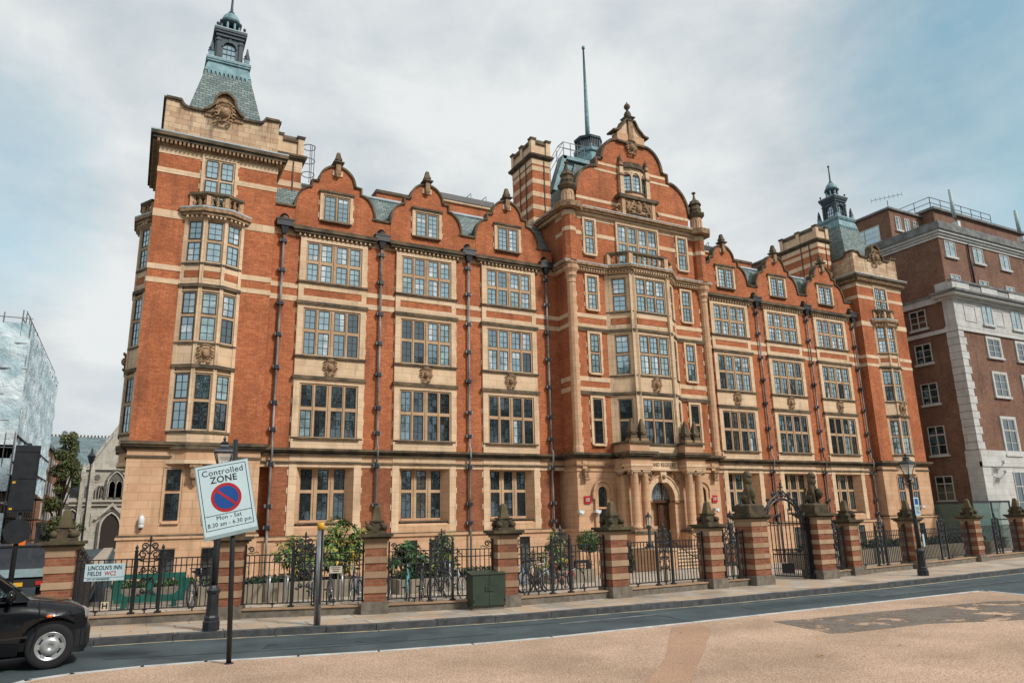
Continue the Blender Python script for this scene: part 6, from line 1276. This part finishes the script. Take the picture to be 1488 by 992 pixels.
s.box(39.2, 66, RYf+3.2, 22, 31.6, 31.85, PORTG); s.box(RX+.1, 44.2, 1.8, 24, 31.2, 31.4, PORTG); [s.fbox(FR.off(0, -.1), u+a0, u+a1, -.05, 0, z0, z1, PORT) for u in (2.2, 6.6, 11.2, 15.9) for a0, a1, z0, z1 in ((-.9, .9, 18.6, 18.72), (-.9, .9, 20.1, 20.22), (-.9, -.78, 18.72, 20.1), (.78, .9, 18.72, 20.1))]; s.build('stone_trim', RB)
def rwin(F, u0, u1, z0, z1, cols=2, rows=3, arch=0., tone='mid', tr=None, proud=-.02):
    o = MB(); g = MB(); b = MB()
    if arch: o.fbox(F, u0-arch, u0, -.12, .02, z0, z1, PORT); o.fbox(F, u1, u1+arch, -.12, .02, z0, z1, PORT); o.fbox(F, u0-arch, u1+arch, -.12, .02, z1, z1+arch, PORT); o.fbox(F, u0-arch-.1, u1+arch+.1, -.2, .02, z0-.18, z0, PORT)
    else: o.fbox(F, u0-.15, u1+.15, -.18, .02, z0-.2, z0, PORT)
    k = .07; d = -.05
    for a, c in ((u0, u0+k), (u1-k, u1), ((u0+u1)/2-k/2, (u0+u1)/2+k/2)): o.fbox(F, a, c, d-.03, .02, z0, z1, WFR)
    for z in [z0, z1-k]+([tr] if tr else []): o.fbox(F, u0+k, u1-k, d-.028, .02, z, z+k, WFR)
    mid = (u0+u1)/2
    for a, c in ((u0+k, mid-k/2), (mid+k/2, u1-k)):
        gm = GL_LO if tone == 'lo' else pick(tone); g.face([F(a, -.03, z0), F(c, -.03, z0), F(c, -.03+rw.uniform(-.01, .01), z1), F(a, -.03+rw.uniform(-.01, .01), z1)], gm)
        for j in range(1, rows): z = z0+(z1-z0)*j/rows; b.fbox(F, a, c, -.055, -.035, z-.02, z+.02, WFR)
    x = o.build('window', RB); g.build('pane', x, False); b.build('glazing_bars', x)
FSB = Frame(RX, 0, 0, -1)
for z0, z1, tr in ((18.5, 20.25, None), (15.25, 17.05, None), (11.5, 13.4, None), (6.95, 9.5, 8.7), (2.95, 5.1, 4.4)): rwin(FSB, -1.35, .2, z0, z1, tone='lo', tr=tr)
rwin(Frame(RX+.3, 0, 0, -1), -6.6, -3.2, 28.3, 30.0, tone='hi')
for i in range(6):
    x = 38.15+i*4.7-RX
    rwin(FR, x, x+1.9, 15.55, 17.25, arch=.22, tone='lo'); rwin(FR, x, x+1.9, 11.95, 14.0, arch=.22, tone='lo'); rwin(FR, x, x+1.9, 6.8, 9.9, arch=.25, tr=8.9, tone='lo'); rwin(FR.off(0, -.12), x+.1, x+2.1, 1.4, 5.3, tr=4.0, tone='lo'); rwin(FR.off(0, -.1), x-.1, x+1.5, 18.6, 20.4, tone='hi')
for i in range(6): x = .7+i*4.4; rwin(FR.off(0, .3), x, x+1.6, 24.85, 26.35, tone='hi'); rwin(FR.off(0, .3), x+.1, x+1.6, 22.3, 23.1, rows=2, tone='hi')
FPH = Frame(39.5, RYf+3.5)
for i, x in enumerate((2.0, 5.0)): rwin(FPH, x, x+.9, 29.0, 30.1, tone='mid')
FPL = Frame(RX+.3, 2.0)
for x in (.8, 2.2, 3.6): rwin(FPL, x, x+.8, 29.2, 30.6, tone='hi')
m = MB()
def rail3(pts, z, hgt):
    for a, b in zip(pts, pts[1:]):
        for dz in (hgt, hgt*.5): m.tube([(*a, z+dz), (*b, z+dz)], .035, 4, IRON)
        n = max(1, int(math.hypot(b[0]-a[0], b[1]-a[1])/1.6))
        for i in range(n+1): f = i/n; m.tube([(a[0]+(b[0]-a[0])*f, a[1]+(b[1]-a[1])*f, z), (a[0]+(b[0]-a[0])*f, a[1]+(b[1]-a[1])*f, z+hgt)], .035, 4, IRON)
rail3([(39.4, 14), (39.4, .8), (50, .8)], 31.8, 1.2); m.build('roof_railing', RB)
for (x, y, z0, z1, r, lb) in ((39.4, -1.3, 28.6, 32.9, .16, 'grey phone mast antenna panel nearest the brown block corner'), (50.4, -1.5, 28.8, 32.7, .17, 'grey phone mast antenna panel farther right on the brown block roof')):
    t = thing('antenna', lb, 'antenna', (x, y, z0), 'roof antennas'); m = MB(); m.lathe(x, y, [(r, z0+1.4), (r*1.05, z0+2.6), (r, z1)], 10, plain('antenna_grey', (.35, .45, .46), (.28, .37, .38), .5)); m.build('panel', t); m = MB(); m.tube([(x+.35, y+.1, 27.8), (x+.35, y+.1, z1-.2)], .05, 6, IRON); m.tube([(x, y, z0+1.6), (x+.35, y, z0+1.6)], .06, 5, IRON); m.box(x-.1, x+.3, y-.3, y+.3, z0+.3, z0+.9, CAMW); m.build('mast', t)
t = thing('aerial', 'thin television aerial on a mast above the brown block roof', 'aerial', (37.5, 4, 31.2)); m = MB(); m.tube([(37.5, 4, 31), (37.5, 4, 33.6)], .04, 5, IRON); m.tube([(35.6, 4.5, 33.4), (39.4, 3.5, 34.5)], .03, 4, IRON)
for i in range(8): f = i/7; x, y, z = 35.6+3.8*f, 4.5-f, 33.4+1.1*f; m.tube([(x, y, z-.25), (x, y, z+.25)], .015, 4, IRON)
m.build('boom', t)
m = MB(); m.tube([(35.8, RYf-.15, 27), (35.8+3, RYf+.2, 22.3)], .001, 4, IRON) if 0 else m.tube([(38.3, RYf+.15, 26.5), (38.3, RYf+.15, 22.2)], .09, 6, IRON); m.build('downpipe', RB)
PAVGL, _nt, _b = mat_base('greenish_glass', .05, .5); _b.inputs['Base Color'].default_value = (.10, .20, .18, 1); _b.inputs['Alpha'].default_value = .55
t = thing('glass_box', 'low glass entrance box between the two buildings at the right', 'porch', (32.6, -3, -1.25)); m = MB(); g = MB(); x0, x1, y0, y1 = 30.4, 35.6, -3.6, 1.0
for x in (x0, x0+2.6, x1): m.box(x-.05, x+.05, y0-.05, y0+.05, -1.25, 2.7, IRON)
m.box(x0-.06, x1+.06, y0-.06, y0+.06, 2.7, 2.85, IRON); m.box(x0-.06, x0+.06, y0+.06, y1, 2.7, 2.85, IRON); m.box(x1-.06, x1+.06, y0+.06, y1, 2.7, 2.85, IRON); m.box(x0+2.6, x1, y0-.04, y0+.04, 1.3, 1.4, IRON); m.build('frame', t)
g.face([(x0, y0, -1.25), (x1, y0, -1.25), (x1, y0, 2.7), (x0, y0, 2.7)], PAVGL); g.face([(x0, y0, -1.25), (x0, y1, -1.25), (x0, y1, 2.7), (x0, y0, 2.7)], PAVGL); g.face([(x0, y0, 2.78), (x1, y0, 2.78), (x1, y1, 2.78), (x0, y1, 2.78)], PAVGL); g.build('pane', t, False)
# ------------------------------------------------------------------ side street on the left: sheeted scaffold, terrace, gothic hall, tree
SHEET, _nt, _b = mat_base('scaffold_sheeting', .6, .35); _f = rng(_nt, noise(_nt, pos(_nt), .55, 6, .6), .38, .62); _nt.links.new(mixc(_nt, _f, (.33, .46, .51), (.66, .75, .78)), _b.inputs['Base Color']); bump(_nt, _b, noise(_nt, pos(_nt), .9, 5, .6), .8, .4)
SCF = thing('scaffold', 'sheeted scaffold with blue-white wrapping round a building at the far left', 'scaffold', (-39, 26, 0)); SX, SY0, SY1, SZ = -37.7, 26.5, 53, 17.9
m = MB(); m.box(-64, SX-1.6, SY0+1.6, SY1, -1.6, 15.5, plain('hidden_brick', (.16, .09, .065), (.1, .06, .045))); m.build('wall', SCF)
def sheet(F, L, z0, z1, nu, nv, seed, amp, slope=0):
    m = MB(); r = random.Random(seed); P = [[None]*(nv+1) for _ in range(nu+1)]
    for i in range(nu+1):
        for j in range(nv+1):
            u = L*i/nu; zb = z0+slope*u/L; P[i][j] = F(u+r.uniform(-.1, .1)*(0 < i < nu), -abs(amp*(.5*math.sin(i*1.7+j*.6+seed)+.6*r.random()))*(.4+.6*math.sin(math.pi*(j % 4)/4)), zb+(z1-zb)*j/nv)
    for i in range(nu):
        for j in range(nv): m.face([P[i][j], P[i+1][j], P[i+1][j+1], P[i][j+1]], SHEET, True)
    o = m.build('sheeting', SCF, False); bm = bmesh.new(); bm.from_mesh(o.data); bmesh.ops.remove_doubles(bm, verts=bm.verts, dist=.001); bm.to_mesh(o.data); bm.free()
sheet(Frame(SX, SY1, 0, -1), SY1-SY0, 5.2, SZ-.1, 40, 26, 1, .28, 1.0); sheet(Frame(-58, SY0), 20.3, 8.4, SZ-.1, 26, 12, 5, .35); sheet(Frame(-58, SY0), 20.2, 5.0, 7.4, 26, 4, 9, .3); sheet(Frame(-58, SY0), 20.2, .4, 3.4, 26, 4, 12, .3)
m = MB()
for i in range(12): x = SX-.1-i*1.8; m.tube([(x, SY0-.05, -1.2), (x, SY0-.05, SZ+rw.uniform(.1, .8))], .05, 5, STEEL); m.tube([(x, SY0+1.3, -1.2), (x, SY0+1.3, SZ)], .05, 5, STEEL)
for i in range(15): y = SY0+i*1.9; m.tube([(SX-.7, y, -1.2), (SX-.7, y, SZ+rw.uniform(.5, 1.5))], .05, 5, STEEL)
for z in (1.2, 3.2, 5.2, 7.2, 9.2, 11.2, 13.2, 15.2, 17.2):
    m.tube([(-60, SY0-.1, z+1), (SX, SY0-.1, z+1)], .045, 4, STEEL); m.tube([(SX-.7, SY0, z+1), (SX-.7, SY1, z+1)], .045, 4, STEEL)
for i in range(6): x = SX-i*3.6; m.tube([(x, SY0-.12, 1.2), (x-3.6, SY0-.12, 5.2)], .04, 4, STEEL)
m.tube([(SX-.5, SY0, SZ+.9), (SX-.5, SY1, SZ+.9)], .035, 5, STEEL); m.build('poles', SCF)
m = MB()
for z in (1.2, 3.2, 5.2, 7.2, 9.2): m.box(-60, SX-.1, SY0, SY0+1.3, z-.12, z, BARK); m.box(SX-1.3, SX, SY0, SY1, z-.12, z, BARK)
m.box(SX-1, SX-.1, SY0, SY1, SZ-.75, SZ-.6, BARK); m.build('boards', SCF)
TB = brickmat('terrace_brick', (.30, .135, .075), (.22, .09, .05), (.3, .22, .16), dirt=.5); TER = thing('terrace', 'long brick terrace with rows of white sash windows down the side street', 'building', (-38, 55, 0)); TF = Frame(-38.2, 100, 0, -1)
m = MB(); m.box(-60, -38.2, 54.5, 78, -1.6, 11.2, TB); m.build('wall', TER); m = MB(); m.box(-60, -38.25, 78, 100, -1.6, 11.0, plain('grey_brick', (.16, .13, .10), (.10, .08, .065), .9, .2)); m.build('wall', TER)
m = MB(); m.box(-60, -38.0, 54.5, 100, 11.0, 11.4, PORTG); m.box(-38.25, -38.1, 54.5, 100, 2.5, 2.9, TRIM); m.build('parapet', TER); m = MB(); m.box(-38.3, -38.15, 54.6, 99, -1.2, 2.5, TRIM); m.build('shop_fronts', TER)
for i in range(15):
    u = 1.2+i*2.95
    for z0, z1 in ((8.6, 10.2), (6.0, 7.5), (3.2, 5.0)):
        m = MB(); m.fbox(TF, u, u+1.35, -.06, .02, z0, z1, WFR); m.fbox(TF, u+.12, u+.63, -.075, -.05, z0+.12, z1-.12, GL_MID if i % 3 else GL_LO); m.fbox(TF, u+.72, u+1.23, -.075, -.05, z0+.12, z1-.12, GL_LO); m.build('window', TER)
GS = stonemat('gothic_stone', (.46, .43, .37), (.36, .33, .28), 1.2, .5, .75, (.07, .07, .065)); GH = thing('gothic_hall', 'grey stone gothic court with slate roof and pointed doorway closing the side street', 'building', (-34, 100, 0)); GF_ = Frame(-32, 100)
GSH = plain('shadowed_stone', (.16, .145, .12), (.09, .085, .075), .95, .2)
m = MB(); m.box(-54, -20, 100, 112, -1.6, 11.9, GS); m.prism(GF_, [(-3.9, 11.9), (5.6, 11.9), (.9, 20.2)], 0, 10, GS); m.build('wall', GH)
m = MB(); m.hexa([(-58, 104, 11.9), (-20, 104, 11.9), (-20, 120, 11.9), (-58, 120, 11.9), (-58, 111, 18.0), (-20, 111, 18.0), (-20, 113, 18.0), (-58, 113, 18.0)], slatemat('dark_slate', (.17, .22, .24), (.10, .135, .15), .8, .4)); m.build('roof', GH)
m = MB()
for i in range(60): x = -56+i*.55; m.box(x, x+.25, 110.9, 111.2, 18.0, 18.35, SOOT)
m.build('ridge_cresting', GH)
m = MB()
for z, h_ in ((11.5, .35), (6.3, .35), (5.7, .12)): m.fbox(GF_, -8, 6, -.3, .1, z, z+h_, GS); m.fbox(GF_, -8, 6, -.2, .1, z-.2, z, SOOT)
for s, e in ((-3.9, .9), (5.6, .9)): m.ribbon(GF_, [(-4.1, 11.7), (.9, 20.4)] if s < 0 else [(.9, 20.4), (5.8, 11.7)], .4, -.3, .4, GS)
for u in (-4.6, -3.3, 2.6): m.fbox(GF_, u-.3, u+.3, -.6, .1, -1.3, 11, GS); m.taper(u, -.3, 11, 12.6, .35, .05, GS, F=GF_)
m.build('buttresses', GH)
def gothic(u, z0, zs, hw, name, mat, rim=.25):
    R_ = hw*1.9; top = [(u+hw-R_+R_*math.cos(R(a)), zs+R_*math.sin(R(a))) for a in (0, 15, 30, 45, 58)]; top = [p for p in top if p[0] >= u]; apex = zs+math.sqrt(max(.01, R_**2-(R_-hw)**2))
    half = [(u+hw, z0)]+top+[(u, apex)]; poly = half+[(2*u-x, z) for x, z in half[::-1][1:]]
    m = MB(); m.prism(GF_, poly, -.06, .02, mat); o = m.build(name, GH); m = MB(); m.ribbon(GF_, poly, -rim, -.3, .02, GS); m.ribbon(GF_, [(u+(x-u)*1.25, z0+(z-z0)*1.08) for x, z in poly], -rim*.6, -.42, .02, GSH); m.build('arch_moulding', o)
gothic(.05, -1.2, 2.2, 1.35, 'door', plain('dark_timber', (.03, .022, .018), None)); gothic(-.3, 7.0, 9.0, .42, 'window', GL_LO, .14); gothic(.75, 7.0, 9.0, .42, 'window', GL_LO, .14); gothic(.22, 6.7, 9.3, 1.1, 'arched_recess', GSH, .2)
for u in (-3.9, -2.2, -1.75): gothic(u, 7.0, 8.2, .32, 'arched_recess', GSH, .1)
gothic(-5.6, -1.2, 3.4, 1.0, 'arched_recess', GSH, .2); gothic(-5.8, 7.0, 9.4, .9, 'window', GL_LO, .2); gothic(-3.6, 2.4, 4.0, .5, 'arched_recess', GSH, .15)
m = MB(); m.prism(GF_, [(-2.4, 3.6), (.05, 6.2), (2.5, 3.6), (2.2, 3.4), (.05, 5.6), (-2.1, 3.4)], -.5, .02, GS); m.build('door_gable', GH)
m = MB(); m.lathe(0, 0, [(.75, -.1), (.75, .02)], 24, GS); m.lathe(0, 0, [(.5, .02), (.5, .06)], 24, GSH); o = m.build('rose_window'); put_text(o, GH, stand((-34.6, 99.9, 10.2)))
def tree(x, y, z, hgt, lumps, n, size, mat, seed, label, tr=.3, group=None):
    t = thing('tree', label, 'tree', (x, y, z), group); m = MB(); r = random.Random(seed); m.tube([(x, y, z-.2), (x+.1, y, z+hgt*.35), (x, y, z+hgt*.85)], tr, 8, BARK, r1=.05)
    for (a, b, c), _ in lumps: m.tube([(x, y, z+max(.5, c*.55)), (x+a*.6, y+b*.6, z+c*.85), (x+a, y+b, z+c)], tr*.35, 5, BARK, r1=.03)
    m.build('trunk', t); foliage('crown', [((x+a, y+b, z+c), rr) for (a, b, c), rr in lumps], n, size, mat, seed, t); return t
r5 = random.Random(5); lm = []
for k in range(40): h_ = r5.uniform(.12, .97); w_ = 2.7*(1-h_)**.7+.35; a = r5.uniform(0, 6.28); lm.append(((w_*.7*math.cos(a), w_*.7*math.sin(a), 14.3*h_), (r5.uniform(.55, .95)*(1.25-h_*.6), r5.uniform(.6, .95), r5.uniform(.5, .85))))
tree(-36.6, 60, -1.1, 14.4, lm, 12000, .15, CONIF, 31, 'olive green conifer-like tree in front of the gothic court building')
t = thing('street_lamp', 'tall black lamp post far down the side street before the gothic building', 'street lamp', (-33.1, 30, -1.1)); m = MB(); m.lathe(-32.8, 30, [(.16, -1.1), (.12, 0), (.07, .6), (.05, 7.3)], 8, IRON); m.build('column', t); m = MB(); m.lathe(-32.8, 30, [(.1, 7.3), (.3, 7.9), (.32, 7.95), (.1, 8.25), (.04, 8.6)], 6, IRON, False); m.build('lantern', t)
LR = thing('lorry', 'dark flatbed lorry with white tailboard seen from behind at the left edge', 'lorry', (-34.2, 3, -1.1)); x0, x1, y = -35.6, -33.0, 3.0
m = MB(); m.box(x0, x1, y+.1, y+5, .1, 1.42, plain('lorry_body', (.03, .035, .045), (.05, .055, .065), .5)); m.box(x0-.02, x1+.02, y+.05, y+5, 1.42, 1.5, TRIM); m.build('body', LR)
m = MB(); m.box(x0, x1, y, y+.1, .05, .42, GREYM); m.box(x0+.0, x1, y-.004, y, .24, .27, GREYM); m.build('tailboard', LR)
m = MB(); m.box(x0, x1, y+.05, y+4.8, -.42, -.04, TRIM); m.box(x0+.1, x0+.35, y, y+.05, -.32, -.14, RED); m.box(x1-.35, x1-.1, y, y+.05, -.32, -.14, RED); m.build('chassis', LR); m = MB(); m.box(-34.45, -33.85, y-.01, y+.05, -.36, -.18, YPL); m.build('number_plate', LR)
m = MB(); m.box(-34.5, -34.0, y+.3, y+.6, 1.5, 1.72, ORANGE); m.build('beacon', LR)
for s in (x0+.25, x1-.25):
    m = MB(); m.lathe(0, 0, [(.25, -.12), (.45, -.12), (.45, .12), (.25, .12)], 20, RUB, True, 0, Matrix.Translation((s, y+1.2, -.66)) @ Matrix.Rotation(R(90), 4, 'Y')); m.build('wheel', LR)
# park trees across the street, behind the photographer: seen only mirrored in the windows
lm = []
for k in range(30): a = r5.uniform(0, 6.28); q = r5.uniform(1, 5.4); lm.append(((q*math.cos(a), q*math.sin(a), 2.5+24*k/29), (r5.uniform(2.2, 3.4), r5.uniform(2.2, 3.4), r5.uniform(1.6, 2.6))))
PT = tree(-60, -68, -.2, 26, lm, 4200, .55, LEAFG, 41, 'tall leafy park tree mirrored in the lower windows', .45, 'park trees behind the viewpoint')
for i in range(1, 17):
    o = dup_tree(PT); o.location = (-60+i*10.5+rw.uniform(-2, 2), -68+rw.uniform(-5, 5), -.2); o.rotation_euler.z = rw.uniform(0, 6); s = rw.uniform(.8, 1.2); o.scale = (s, s, s)
